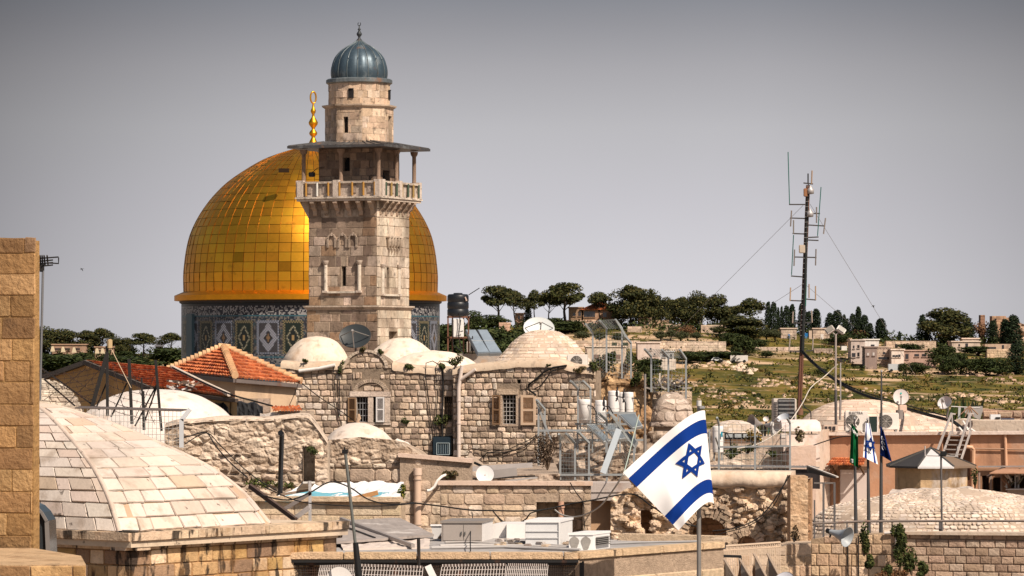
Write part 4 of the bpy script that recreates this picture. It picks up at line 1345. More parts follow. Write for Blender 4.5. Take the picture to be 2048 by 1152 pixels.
# granular block wall with the white sheet roof
gw = thing('block_wall', 'granular cream block wall below the white sheet roof', 'wall', P(545, 1060, 79))
pl = Plane(470, 79.6, 802, 79, 3)
mb = MB()
vt = pl.uv(700, 1003)[1]
wallsolid(mb, pl, 0, vt, (), .5, (.5, .38, .27), 3)
stones(mb, pl.S, pl.ul, vt, (.3, .33), (.55, 1.0), .014, .012, [(.64, .49, .35), (.60, .44, .3), (.66, .53, .4), (.66, .52, .36)], 6, v0=pl.uv(700, 1090)[1], rnd=.03, bulge=.008)
mb.build('blocks', M['granular'], gw)
mb = MB(); mb.beam(pl.at(0, vt + .05, -.05), pl.at(pl.ul, vt + .05, -.05), .34, .1, (.66, .5, .35)); mb.build('coping', M['granular'], gw)
def sheet(name, label, cat, front, back, n, mats, col, wav=.03, th=.04, seed=1):
	"""a slightly buckled sheet between a front edge and a back edge, with thickness"""
	mb = MB(); so = seed * 3.3
	f0, f1, b0, b1 = front[0], front[1], back[0], back[1]
	m = 6; vs = []
	for i in range(n + 1):
		for j in range(m + 1):
			p = f0.lerp(f1, i / n).lerp(b0.lerp(b1, i / n), j / m)
			vs.append(p + Vector((0, 0, wav * noise.noise(Vector((i * .6 + so, j * .6, 0))))))
	k = len(vs)
	vs += [v - Vector((0, 0, th)) for v in vs]
	fs = [(i * (m + 1) + j, (i + 1) * (m + 1) + j, (i + 1) * (m + 1) + j + 1, i * (m + 1) + j + 1) for i in range(n) for j in range(m)]
	fs += [tuple(q + k for q in reversed(f)) for f in fs]
	fs += [(i * (m + 1), i * (m + 1) + k, (i + 1) * (m + 1) + k, (i + 1) * (m + 1)) for i in range(n)]
	mb.add(vs, fs, col)
	return single(mb, name, mats, label, cat, f0)
sheet('sheet_roof', 'bright white sheet roof lying above the granular block wall', 'roof', (P(540, 996, 80), P(800, 994, 79.6)), (P(622, 966, 84.6), P(808, 964, 84.4)), 26, M['tarp'], (.86, .85, .85), .07)
sheet('tarpaulin', 'pale blue tarpaulin strip under the white sheet roof', 'tarpaulin', (P(530, 1000, 79.4), P(760, 998, 79.3)), (P(600, 984, 81), P(780, 985, 81)), 20, M['tarp'], (.16, .42, .52), .05, seed=4)
mb = MB()
mb.beam(P(620, 1045, 76), P(620, 962, 76), .06, .06, (.42, .4, .4)); mb.beam(P(563, 1022, 76), P(622, 985, 76), .06, .08, (.2, .17, .16)); mb.beam(P(592, 1035, 75.6), P(618, 1015, 75.6), .1, .1, (.3, .27, .26))
mb.beam(P(560, 990, 77), P(618, 980, 77), .1, .05, (.3, .22, .17)); mb.beam(P(500, 972, 77), P(592, 1040, 75.5), .07, .09, (.09, .06, .05)); mb.beam(P(618, 965, 76), P(605, 980, 78), .25, .04, (.6, .57, .54))
single(mb, 'timber_frame', M['wood'], 'weathered timber and steel props right of the vaulted roof', 'frame', P(600, 1040, 76))
mb = MB()
mb.beam(P(702, 999, 79.2), P(756, 985, 79.2), .1, .02, (.36, .19, .08), up=(0, -1, .4))
single(mb, 'plank', M['wood'], 'brown board lying on the white sheet roof', 'plank', P(730, 995, 79.2))

# black vent pipe and the other poles
mb = MB()
p0, p1 = P(560, 992, 82), P(563.5, 871, 82)
mb.tube([p0, p1, p1 + Vector((.0, -.03, .04)), p1 + Vector((-.02, -.1, .06))], [.055, .055, .06, .065], 12, (.014, .014, .016)); mb.tube([P(560, 988, 82), P(560, 998, 82)], .08, 10, (.02, .02, .02))
single(mb, 'vent_pipe', M['plastic'], 'black vent pipe with an elbow on top before the rubble wall', 'pipe', p0)
def ext(a, b, z):
	return a + (b - a) * ((z - a.z) / (b.z - a.z))
lp_ = thing('antenna_pole', 'thin leaning metal pole with black lower end beside the cornice', 'pole', ext(P(690, 899, 54), P(717, 1152, 54), 0))
mb = MB(); mb.tube([P(711, 1090, 54), P(690, 899, 54)], .024, 7, (.16, .17, .16)); mb.box(P(690, 903, 54), (.09, .05, .06), col=BLK); mb.tube([P(689.5, 905, 54), P(689, 894, 54)], .012, 5, BLK); mb.build('upper_tube', M['steel'], lp_)
mb = MB(); mb.tube([ext(P(690, 899, 54), P(717, 1152, 54), 0), P(717, 1150, 54), P(711, 1085, 54)], [.055, .055, .04], 8, BLK); mb.build('lower_tube', M['plastic'], lp_)
mb = MB(); mb.tube([P(841, 1300, 56), P(837, 1078, 56)], .026, 6, DKM); mb.tube([P(841, 1300, 56), Vector((P(841, 0, 56).x, 56, 0))], .026, 6, DKM)
single(mb, 'post', M['dark'], 'short dark post rising before the mesh screens', 'post', Vector((P(841, 0, 56).x, 56, 0)))

# ------------------------------------------------------------------ old stone house with shuttered windows
DH = 112
sh_ = thing('stone_house', 'old patchwork stone house with shuttered windows below the minaret', 'house', P(880, 1000, DH))
plA = Plane(562, 113, 906, DH, 3)
plB = Plane(906, DH - .25, 1192, 110.5, 3)
topA = topline(plA, [(562, 728), (600, 731), (690, 730), (698, 716), (712, 706), (732, 702), (754, 706), (770, 716), (788, 732), (830, 738), (906, 741)])
topB = topline(plB, [(906, 741), (940, 735), (1000, 729), (1060, 725), (1120, 725), (1140, 734), (1192, 742)])
HA = [(*plA.rect(713.5, 794, 736, 844), .25), (*plA.rect(746, 794, 769.5, 844), .25), (*plA.rect(888, 793, 913, 840), .3), (*plA.rect(866, 872, 906, 912), .3)]
HA[2] = (HA[2][0], min(HA[2][1], plA.ul - .02), HA[2][2], HA[2][3], .3)
HB_ = [(*plB.rect(1005, 790, 1032, 848), .25), (*plB.rect(1034, 759, 1041, 767), .3)]
linA = plA.rect(700, 783, 782, 793); linB = plB.rect(994, 778, 1037, 789)
jamb = [plA.rect(736, 793, 747, 845), plA.rect(769.5, 793, 781, 845), plA.rect(697, 845, 782, 850), plA.rect(696, 793, 713.5, 845)]
jambB = [plB.rect(1032, 789, 1043, 849), plB.rect(994, 848, 1045, 853), plB.rect(997, 789, 1005, 849)]
acx, acy = plA.uv(742, 780)
arch_r0, arch_r1 = 37 * DH / F, 28 * DH / F
mb = MB()
wallsolid(mb, plA, 0, topA, HA, .6, (.28, .215, .16), .6, hcol=(.3, .23, .17))
wallsolid(mb, plB, 0, topB, HB_, .6, (.28, .215, .16), .6, hcol=(.3, .23, .17))
def house_pick(r, t, v):
	n_ = noise.noise(Vector((t * 6 + 3, v * .8, 0)))
	if n_ > .2: return r.choice([(.26, .20, .155), (.20, .15, .12), (.38, .29, .22), (.56, .43, .33), (.62, .48, .37)])
	return r.choice(HOUSEPAL)
archbox = (acx - arch_r0 - .02, acx + arch_r0 + .02, linA[3], acy + arch_r0 * .98)
for pl, tp, hl, sd in ((plA, topA, HA + [(*linA, 0), archbox] + [(*j, 0) for j in jamb], 41), (plB, topB, HB_ + [(*linB, 0)] + [(*j, 0) for j in jambB], 47)):
	stones(mb, pl.S, pl.ul, max(tp(pl.ul * i / 20) for i in range(21)), (.14, .21), (.13, .33), .018, .022, HOUSEPAL, sd, v0=pl.uv(900, 1010)[1], holes=hl, top=tp, rnd=.16, bulge=.008, jit=.9, pick=house_pick)
mb.build('wall', M['oldstone'], sh_)
mb = MB()
rr = random.Random(12)
for i in range(23):    # relieving arch of thin voussoirs over the twin window
	a0, a1 = PI * i / 23 + .012, PI * (i + 1) / 23 - .012
	pts = [plA.at(acx + q * math.cos(a), acy - .1 + q * math.sin(a) * .78, -.005) for q, a in ((arch_r1, a0), (arch_r0, a0), (arch_r0, a1), (arch_r1, a1))]
	mb.prism(pts, plA.N * .05, jc((.5, .39, .3), rr, .2))
inner = lambda t, v, h: plA.at(acx - arch_r1 + 2 * arch_r1 * t, v, h)
stones(mb, inner, 2 * arch_r1, acy - .1 + arch_r1 * .76, (.14, .2), (.2, .36), .025, .03, HOUSEPAL, 5, v0=linA[3], top=lambda u: acy - .1 + .76 * math.sqrt(max(0, arch_r1 ** 2 - (u - arch_r1) ** 2)), rnd=.15)
for s_ in (-1, 1):   # spandrel fill beside the arch
	f = (lambda t, v, h: plA.at(archbox[0] + .3 * t, v, h)) if s_ < 0 else (lambda t, v, h: plA.at(archbox[1] - .3 + .3 * t, v, h))
	tq = lambda u, s_=s_: 99
	stones(mb, f, .3, archbox[3], (.14, .18), (.13, .2), .025, .03, HOUSEPAL, 6 + s_, v0=linA[3] + .37, rnd=.2)
mb.build('window_arch', M['oldstone'], sh_)
def slab(name, pl, r_, h, col, m='stone', parent=None):
	mb = MB()
	a, b, c, d = r_
	mb.prism([pl.at(a, c, -.02), pl.at(b, c, -.02), pl.at(b, d, -.02), pl.at(a, d, -.02)], pl.N * (h + .02), col)
	return mb.build(name, M[m], parent or sh_)
ax0, ax1, ay0, ay1 = linA
slab('lintel', plA, (ax0, (ax0 + ax1) / 2 - .006, ay0, ay1), .055, (.62, .51, .43)); slab('lintel', plA, ((ax0 + ax1) / 2 + .006, ax1, ay0, ay1), .055, (.6, .48, .4))
slab('lintel', plB, linB, .05, (.55, .42, .31))
for j in jamb: slab('window_surround', plA, (j[0] + .005, j[1] - .005, j[2] + .004, j[3] - .004), .035, (.6, .49, .41))
for j in jambB: slab('window_surround', plB, (j[0] + .005, j[1] - .005, j[2] + .004, j[3] - .004), .03, (.5, .38, .29))
def grille(pl, r_, nx, ny, col, depth=.12):
	a, b, c, d = r_
	mb = MB()
	mb.quad(pl.at(a, c, -.24), pl.at(b, c, -.24), pl.at(b, d, -.24), pl.at(a, d, -.24), (.012, .012, .014))
	o = mb.build('window', M['glass'], sh_)
	mb = MB()
	for i in range(nx + 1):
		u = a + (b - a) * i / nx
		mb.tube([pl.at(u, c, -.06), pl.at(u, d, -.06)], .011, 5, col)
	for j in range(ny + 1):
		v = c + (d - c) * j / ny
		mb.tube([pl.at(a, v, -.06), pl.at(b, v, -.06)], .011, 5, col)
	mb.build('grille', M['steel'], o)
	return o
grille(plA, HA[0][:4], 4, 4, (.36, .36, .37)); grille(plB, HB_[0][:4], 4, 7, (.5, .48, .46)); grille(plA, HA[1][:4], 3, 1, (.05, .05, .05)); grille(plA, HA[2][:4], 4, 5, (.1, .07, .05))
def shutter(pl, r_, col, out_, lab=None, ang=0.0):
	a, b, c, d = r_
	mb = MB()
	pt = lambda u, v, h: pl.at(u, v, h)
	fw = (b - a) * .16
	for u0, u1, v0, v1 in ((a, a + fw, c, d), (b - fw, b, c, d), (a + fw, b - fw, c, c + fw), (a + fw, b - fw, d - fw, d), (a + fw, b - fw, (c + d) / 2 - fw * .4, (c + d) / 2 + fw * .4)):
		mb.prism([pt(u0, v0, out_), pt(u1, v0, out_), pt(u1, v1, out_), pt(u0, v1, out_)], pl.N * .035, col)
	n = 22
	for i in range(n):
		v = c + fw + (d - c - 2 * fw) * (i + .5) / n
		mb.prism([pt(a + fw, v - .012, out_), pt(b - fw, v - .012, out_), pt(b - fw, v + .014, out_ + .022), pt(a + fw, v + .014, out_ + .022)], pl.N * .008, col)
	o = mb.build('shutter', M['paint'], sh_)
	if lab: o['label'] = lab
	return o
shutter(plA, plA.rect(697, 795, 713, 844), (.26, .16, .09), .05, 'brown louvred shutter left of the barred twin window')
shutter(plA, plA.rect(753, 794, 769.5, 844), (.74, .71, .70), .05, 'white louvred shutter half closing the twin window')
shutter(plB, plB.rect(986, 790, 1002, 849), (.25, .15, .085), .06, 'brown shutter left of the barred window')
shutter(plB, plB.rect(1043, 790, 1073, 850), (.66, .48, .34), .06, 'wide faded beige shutter with rusty edges')
mb = MB(); a, b, c, d = HA[2][:4]
for i in range(4): mb.box(plA.at(a + .06 + i * (b - a - .1) / 3.4, c + .26, -.12), (.075, .03, .5), plA.rot(), jc((.34, .23, .15), rr, .2))
mb.build('door_boards', M['wood'], sh_)
mb = MB()
a, b, c, d = HA[3][:4]
mb.rbox(plA.at((a + b) / 2, (c + d) / 2, .05), (b - a - .04, .3, d - c - .04), .03, plA.rot(), (.02, .035, .05))
for k in range(5): mb.beam(plA.at(a + .22 + k * .07, c + .08, .21), plA.at(a + .22 + k * .07, c + .36, .21), .012, .012, (.25, .32, .36))
for u, v, u2, v2 in ((a + .16, c + .05, a + .55, c + .05), (a + .16, c + .4, a + .55, c + .4), (a + .16, c + .05, a + .16, c + .4), (a + .55, c + .05, a + .55, c + .4)):
	mb.beam(plA.at(u, v, .215), plA.at(u2, v2, .215), .02, .02, (.35, .42, .45))
single(mb, 'window_air_conditioner', M['plastic'], 'dark blue window air conditioner box at the foot of the stone house wall', 'air conditioner', plA.at((a + b) / 2, c, .05))
# roof slab of the house
mb = MB()
z_ = E + (HY - 735) / F * DH
q = [plA.at(.05, z_ - 3 - .12, -.3), plB.at(plB.ul - .05, z_ - 3 - .12, -.3)]
mb.prism([q[0], q[1], q[1] + Vector((.6, 24, .25)), q[0] + Vector((-1, 24, .25))], (0, 0, -.25), (.58, .48, .39))
mb.build('roof', M['plaster'], sh_)
mb = MB()   # plaster flashing along the wall tops
for pl, tp, x0, x1 in ((plA, topA, 785, 906), (plB, topB, 906, 1192), (plA, topA, 562, 700)):
	u0, u1 = pl.u(x0), pl.u(x1); n = 30; vs = []
	u0 = max(0, u0); u1 = min(pl.ul, u1)
	for i in range(n + 1):
		u = u0 + (u1 - u0) * i / n
		w = .04 * noise.noise(Vector((u * 2.2, 5, 0)))
		for h, dz in ((.07, -.14 + w), (.05, .02), (-.1, .1), (-.45, .12), (-.9, .0)):
			vs.append(pl.at(u, tp(u) + dz, h))
	mb.add(vs, [(i * 5 + j, i * 5 + 5 + j, i * 5 + 6 + j, i * 5 + 1 + j) for i in range(n) for j in range(4)], (.56, .44, .33), sm=True)
mb.build('roof_edge', M['plaster'], sh_)
mb = MB()
hcx, hcy = plA.uv(732, 720)
for i in range(19):
	a0, a1 = PI * i / 19, PI * (i + 1) / 19 - .02
	rr0, rr1 = 46 * DH / F, 40 * DH / F
	pts = [plA.at(hcx + q * math.cos(a), plA.uv(732, 736)[1] + q * math.sin(a) * .8, 0) for q, a in ((rr1, a0), (rr0, a0), (rr0, a1), (rr1, a1))]
	mb.prism(pts, plA.N * .05, jc((.6, .49, .39), rr, .1))
mb.build('gable_arch', M['oldstone'], sh_)
def pipe(name, label, pts, r, col, cat='pipe', m='paint', n=9):
	mb = MB(); mb.tube(pts, r, n, col)
	return single(mb, name, M[m], label, cat, pts[-1])
mb = MB()
mb.tube([plB.pt(926, 731, .1), plB.pt(921.5, 760, .1), plB.pt(919.5, 775, .1), plB.pt(919.5, 914, .1)], .06, 9, (.66, .56, .5)); mb.tube([plB.pt(922, 760, .1), plB.pt(953, 739, .1)], .055, 9, (.66, .56, .5))
for y in (800, 845, 885): mb.tube([plB.pt(919.5, y, .1), plB.pt(919.5, y + 3, .1)], .072, 9, (.6, .5, .45))
single(mb, 'drainpipe', M['paint'], 'forked pale drainpipe down the middle of the old stone house', 'pipe', plB.pt(919.5, 914, .1))
pipe('roof_spout', 'white slanting pipe under the left plaster dome on the stone house', [plA.pt(672, 730, .12), plA.pt(640, 737, .12), plA.pt(600, 742, .12)], .055, (.74, .7, .66))
for i, (pts, r_) in enumerate([([(886, 735), (887, 780), (885, 840), (886, 880)], .03), ([(884, 732), (866, 722), (853, 726), (852, 750), (858, 800), (866, 880)], .014), ([(906, 724), (880, 722), (872, 735), (876, 790), (872, 850), (878, 900)], .012), ([(678, 732), (680, 770), (681, 830)], .016), ([(668, 735), (672, 800), (683, 850)], .012)]):
	cable([plA.pt(x, y, .07) for x, y in pts], r_, ['thick dark cable down the stone house beside the recessed window', 'looping thin cable left of the recessed window', 'second looping cable close to the recessed window', 'dark cable down the wall left of the twin window', 'thin sagging cable at the left end of the stone house'][i])
for i, (pts, r_) in enumerate([([(1135, 731), (1108, 735), (1090, 743), (1075, 757), (1058, 770), (1060, 780), (1074, 790)], .03), ([(1130, 736), (1104, 742), (1092, 760), (1082, 772), (1070, 778)], .018), ([(1078, 870), (1050, 895), (1010, 905), (975, 906), (955, 925)], .016), ([(940, 895), (980, 905), (1020, 898), (1060, 880), (1078, 868)], .012)]):
	cable([plB.pt(x, y, .09) for x, y in pts], r_, ['black cable bundle from the rooftop air conditioner down the wall', 'second thinner cable below the rooftop air conditioner', 'dark cable sagging along the base of the stone house', 'thin wire crossing the base of the stone house'][i])
for i, (x, y, w, h) in enumerate([(912, 735, .3, .22), (612, 727, .12, .08), (728, 706, .14, .1), (762, 710, .14, .1), (826, 742, .25, .12), (885, 745, .16, .16), (812, 848, .16, .1), (880, 858, .28, .24), (893, 852, .16, .2), (1160, 748, .3, .14), (1188, 756, .22, .3), (1098, 735, .1, .08), (684, 750, .12, .25)]):
	pl = plA if x < 906 else plB
	bush(['leafy shrub growing on the wall top by the forked drainpipe', 'small tuft at the foot of the left plaster dome', 'tuft on the gable arch crown, left one', 'tuft on the gable arch crown, right one', 'dark weeds under the eave above the twin window', 'weeds hanging at the eave by the dark cable', 'small bush sprouting from the wall right of the twin window', 'green shrub on the dark air conditioner box', 'upright shrub below the recessed window', 'weeds at the foot of the rooftop air conditioner', 'dark weeds hanging by the corner of the stone house', 'tuft beside the rooftop air conditioner cables', 'dark moss growing beside the cable left of the arch'][i],
		pl.pt(x, y, .05), (w, .12, h), 150 if w < .2 else 300, .035, GREENS if i not in (9, 2) else [(.10, .07, .03), (.06, .06, .02), (.14, .1, .05)], 60 + i)

# domes on the house roof
dome_thing('plaster_dome', 'rounded peach plaster dome left of the dark satellite dish', 632, 121, [(72, 745), (67, 728), (62, 712), (48, 692), (28, 678), (0, 673)], M['plaster'], (.72, .60, .49), .05, 4)
dome_thing('plaster_dome', 'small plaster dome right of the minaret foot', 805, 121, [(86, 740), (74, 722), (58, 704), (40, 688), (22, 678), (0, 675)], M['plaster'], (.73, .62, .52), .05, 6)
dome_thing('plaster_dome', 'low sloping plaster hump between minaret and stone dome', 868, 120, [(110, 745), (85, 726), (62, 714), (35, 705), (0, 701)], M['plaster'], (.73, .62, .52), .05, 7, sy=.6)
dome_thing('stone_dome', 'broad stone scaled dome carrying the pale satellite dish', 1087, 121, [(112, 745), (96, 722), (78, 703), (63, 685), (46, 672), (26, 663), (0, 660)], M['pave'], (.5, .38, .29), .01, 9,
		pave=dict(ch=(.13, .17), sl=(.18, .42), gap=.018, ht=.012, pal=[(.64, .51, .40), (.68, .56, .45), (.60, .47, .36), (.7, .59, .5), (.62, .5, .41)], rnd=.14))

# satellite dishes
def dish(label, pos, rad, aim, col, back=(.3, .3, .31), depth=.18, name='satellite_dish', arm=True, feed=1, mount=None, m='paint', logo=None, oval=1.0):
	t = thing(name, label, 'satellite dish', mount or pos)
	aim = Vector(aim).normalized()
	up = Vector((0, 0, 1)); sx = up.cross(aim).normalized(); sz = aim.cross(sx)
	Mx = Matrix((sx, sz, aim)).transposed()
	prof = [(rad * q, rad * depth * (q * q - 1)) for q in (0.001, .25, .5, .75, 1.0)]
	mb = MB()
	def la(pr, c):
		vs = []
		n = 40
		for r, z in pr:
			for j in range(n):
				a = 2 * PI * j / n
				vs.append(Vector(pos) + Mx @ Vector((r * math.cos(a), r * oval * math.sin(a), z)))
		mb.add(vs, [(i * n + j, i * n + (j + 1) % n, (i + 1) * n + (j + 1) % n, (i + 1) * n + j) for i in range(len(pr) - 1) for j in range(n)], c, sm=True)
	la(prof, col)
	la([(r, z - .02 * rad) for r, z in prof] + [(rad * 1.015, -.012), (rad * 1.015, .008), (rad, 0)], back)
	mb.build('reflector', M[m], t)
	mb = MB()
	f = Vector(pos) + aim * rad * .95 - sz * rad * .1
	if arm:
		mb.tube([Vector(pos) - sz * rad * oval * .98, f - sz * .05], .014 + rad * .012, 5, (.25, .24, .24))
		if feed > 1:
			for s_ in (-1, 1): mb.tube([Vector(pos) + sx * rad * .9 * s_, f], .012 + rad * .008, 5, (.2, .19, .18))
		mb.tube([f + aim * .02, f - aim * (.1 + rad * .08)], .03 + rad * .02, 8, (.28, .26, .25))
		mb.build('feed_arm', M['steel'], t)
	mb = MB()
	bk = Vector(pos) - aim * rad * (depth + .04)
	if mount is not None:
		mb.tube([bk, bk - aim * .12 - Vector((0, 0, .1)), Vector((bk.x, bk.y, mount[2]))], .03 + rad * .012, 7, (.1, .09, .09))
		mb.build('mount', M['dark'], t)
	if logo:
		mb = MB()
		lp = Vector(pos) + sz * rad * .45 + aim * .012 - aim * rad * depth * .75
		pts = [lp + sx * .09 * rad * math.cos(a * PI / 8) * 1.3 + sz * .13 * rad * math.sin(a * PI / 8) for a in range(16)]
		mb.poly(pts, logo); mb.build('logo', M['paint'], t)
	return t
dish('large dark grey satellite dish standing before the minaret', P(710, 672, 119), 32 * 119 / F, (-.12, -.9, .46), (.03, .036, .04), (.03, .03, .034), .16, feed=2, mount=P(710, 706, 119.3), oval=.82)
dish('large pale satellite dish leaning behind the stone scaled dome', P(1078, 656, 124), 31 * 124 / F, (.12, -.86, .5), (.54, .57, .57), (.4, .42, .42), .16, feed=2, mount=P(1078, 690, 124.3), oval=.8)
# water tank, solar collector, white box
t = thing('water_tank', 'black plastic water tank on a rusty frame beside the shrine drum', 'water tank', P(916, 706, 125))
D = 125; k = D / F
mb = MB()
c = P(916, 700, D); c.z = 0; zz = lambda y: E + (HY - y) * k
mb.lathe([(0, zz(632)), (20.5 * k, zz(632)), (21.5 * k, zz(630)), (21.5 * k, zz(620)), (20.6 * k, zz(619)), (20.6 * k, zz(617)), (21.5 * k, zz(616)), (21.5 * k, zz(606)), (20.6 * k, zz(605)), (20.6 * k, zz(603)), (21.5 * k, zz(602)), (21.3 * k, zz(592)), (19 * k, zz(588.5)), (9 * k, zz(588)), (9 * k, zz(586)), (0, zz(585.5))], c, 32, (.012, .014, .018))
mb.build('barrel', M['plastic'], t)
mb = MB()
for x in (896, 905, 927, 937): mb.beam(P(x, 706, D + (.3 if x in (905, 927) else -.25)), P(x, 632, D + (.3 if x in (905, 927) else -.25)), .05, .05, (.14, .06, .035))
for y in (634, 675): mb.beam(P(894, y, D - .25), P(940, y, D - .25), .05, .06, (.16, .07, .04))
mb.beam(P(896, 690, D - .25), P(920, 640, D - .25), .02, .02, (.1, .05, .03))
for pts in ([(919, 625), (920, 650), (917, 664), (926, 662)], [(921, 640), (917, 670), (922, 700)], [(904, 640), (906, 690), (930, 708)]): mb.tube([P(x, y, D - .4) for x, y in pts], .02, 5, BLK)
mb.build('stand', M['dark'], t)
mb = MB(); mb.tube([P(937, 590, D - .2), P(959, 576, D - .2)], .015, 5, BLK); mb.tube([P(930, 594, D - .3), P(933, 602, D - .3)], .03, 5, (.4, .3, .25)); mb.build('aerial', M['dark'], t)
mb = MB(); mb.rbox(P(917, 656, D - .1), (21 * k, .4, 37 * k), .02, 0, (.72, .70, .68)); single(mb, 'boiler_box', M['paint'], 'tall white metal box under the black water tank', 'box', P(917, 675, D - .1))
t = thing('solar_collector', 'pair of blue grey solar panels sloping beside the black tank', 'solar panel', P(965, 708, 124))
for x0 in (0, 24):
	mb = MB()
	a, b, c_, d_ = P(931 + x0, 659, 125.2), P(951 + x0 * .96, 659, 125.2), P(1004 - 24 + x0, 706, 123), P(980 - 24 + x0, 707, 123)
	mb.prism([a, b, c_, d_], Vector((-.03, .05, -.09)), (.22, .25, .28))
	mid = (a + b + c_ + d_) / 4
	pts = [mid + (p - mid) * .92 + Vector((0, -.008, .01)) for p in (a, b, c_, d_)]
	mb.poly(pts, (.33, .40, .47)); mb.beam((a + d_) / 2 + Vector((0, -.02, .02)), (b + c_) / 2 + Vector((0, -.02, .02)), .03, .02, (.5, .53, .55))
	mb.build('panel', M['steel'], t)
mb = MB()
for x, y in ((945, 708), (962, 708), (990, 708)): mb.beam(P(x, y, 124.3), P(x, 690 if x > 950 else 672, 124.3), .04, .04, DKM)
mb.build('frame', M['dark'], t)
mb = MB(); mb.rbox(P(947, 694, 126), (28 * D / F, .4, 22 * D / F), .02, 0, (.5, .44, .38))
mb.box(P(949, 694, 125.78), (20 * D / F, .03, 17 * D / F), 0, (.02, .02, .02))
for i in range(5): mb.beam(P(940 + i * 4.5, 702, 125.75), P(940 + i * 4.5, 686, 125.75), .02, .02, (.4, .36, .33))
single(mb, 'vent_housing', M['paint'], 'beige barred vent box beneath the sloping solar panels', 'vent', P(947, 706, 126))
mb = MB()
pl = Plane(880, 126, 1004, 126, z_ - .2)
wallsolid(mb, pl, 0, pl.uv(940, 707)[1], (), .3, (.33, .29, .26), 1)
single(mb, 'parapet', M['plaster'], 'low grey parapet under the solar panels', 'wall', (pl.A.x, pl.A.y, z_ - .2))

# air conditioners
def ac_unit(label, pos, size, rot, fan=True, col=(.72, .67, .62), text=None, group=None, fan_x=-.18, fan_r=.36, slats=False):
	"""outdoor unit: casing, fan guard, side vents, feet; front faces -Y before rotation"""
	t = thing('air_conditioner', label, 'air conditioner', pos, group=group)
	w, d, h = size
	Mz = Matrix.Rotation(rot, 3, 'Z'); pos = Vector(pos)
	W = lambda x, y, z: pos + Mz @ Vector((x, y, z))
	mb = MB(); mb.rbox(W(0, 0, h / 2 + .05), (w, d, h), .02, rot, col)
	for s_ in (-1, 1): mb.box(W(s_ * w * .35, 0, .03), (.06, d * 1.05, .06), rot, (.2, .19, .18))
	mb.build('casing', M['paint'], t)
	if fan:
		mb = MB()
		fr_ = h * fan_r; c0 = Vector((w * fan_x, -d / 2 - .006, h / 2 + .05))
		mb.poly([W(c0.x + fr_ * math.cos(a * PI / 16), c0.y, c0.z + fr_ * math.sin(a * PI / 16)) for a in range(32)], (.07, .065, .06))
		for q in range(1, 7):
			r_ = fr_ * q / 6
			mb.tube([W(c0.x + r_ * math.cos(a * PI / 12), c0.y - .012, c0.z + r_ * math.sin(a * PI / 12)) for a in range(25)], .006, 4, (.42, .39, .36), cap=False)
		for a in range(8):
			mb.tube([W(c0.x, c0.y - .014, c0.z), W(c0.x + fr_ * math.cos(a * PI / 4), c0.y - .014, c0.z + fr_ * math.sin(a * PI / 4))], .006, 4, (.42, .39, .36), cap=False)
		mb.build('fan_guard', M['steel'], t)
	mb = MB()
	for i in range(9):
		mb.box(W(-w / 2 - .004, 0, .12 + i * (h - .16) / 9), (.012, d * .8, .022), rot, (.05, .05, .05))
	if slats:
		for i in range(6): mb.box(W(w * .32, -d / 2 - .004, .2 + i * .08), (w * .22, .012, .02), rot, (.1, .09, .09))
	mb.build('side_vent', M['dark'], t)
	if text:
		cu = bpy.data.curves.new('lettering', 'FONT'); cu.body = text; cu.size = .10; cu.align_x = 'CENTER'; cu.extrude = .002
		tmp = bpy.data.objects.new('tmp', cu); C.objects.link(tmp)
		me = bpy.data.meshes.new_from_object(tmp.evaluated_get(bpy.context.evaluated_depsgraph_get())); bpy.data.objects.remove(tmp)
		ob = bpy.data.objects.new('lettering', me); C.objects.link(ob); ob.parent = t
		ob.location = Mz @ Vector((-.02, -d / 2 - .014, h - .03)); ob.rotation_euler = (PI / 2, 0, rot); me.materials.clear(); me.materials.append(M['inkm'])
	return t
M['inkm'] = mat('lettering_ink', (.02, .02, .025), .6, var=0)
ac_unit('pale air conditioner on the stone house roof edge below the stone scaled dome', P(1155, 741, 113), (.62, .34, .44), -.12, fan_x=-.02, fan_r=.4)

# ------------------------------------------------------------------ ochre rock wall and small rough dome to the right of the house
D = 116
pl = Plane(1178, D, 1304, D, 3)
tp = topline(pl, [(1178, 742), (1200, 735), (1240, 726), (1256, 727), (1262, 748), (1290, 757), (1304, 790)])
mb = MB()
rubble(mb, pl.S, 90, 60, pl.uv(1240, 960)[1], 0, .14, 2.0, [(.36, .2, .1), (.68, .46, .26), (.16, .09, .05)], 12, tp, pl.ul)
wallsolid(mb, plane_from(pl.A - pl.N * .4, pl.U, pl.ul, 3), 0, lambda u: tp(u) - .05, (), 1.5, (.5, .34, .2), .3)
single(mb, 'rock_wall', M['stone'], 'eroded ochre rock wall behind the white boilers', 'wall', (pl.A.x, pl.A.y, 3))
for i, (x, y, w, h) in enumerate([(1205, 745, .45, .35), (1222, 726, .2, .2), (1262, 728, .2, .22), (1192, 780, .25, .5), (1270, 775, .25, .25), (1296, 795, .2, .5)]):
	bush(['dark ivy mass on the ochre rock by the fence posts', 'green tuft on top of the ochre rock wall', 'tuft at the right shoulder of the ochre rock wall', 'dark creeper hanging down the ochre rock wall', 'bush on the broken right end of the ochre rock', 'green creeper left of the small cracked dome'][i], P(x, y, D - .3), (w, .2, h), 330, .045, GREENS, 90 + i)
D = 112
dome_thing('cracked_dome', 'small grey cracked masonry dome on a round drum behind the boilers', 1345, D, [(39, 905), (39, 854), (47, 853), (47, 848), (44, 846), (42, 834), (38, 819), (31, 805), (21, 793), (10, 787), (0, 785)], M['stone'], (.40, .32, .26), .05, 15, base_to=4, pave=dict(ch=(.2, .34), sl=(.25, .55), gap=.02, ht=.015, pal=[(.54, .44, .37), (.48, .38, .31), (.58, .48, .41), (.42, .34, .28)], rnd=.25, bulge=.02, v0=.8))
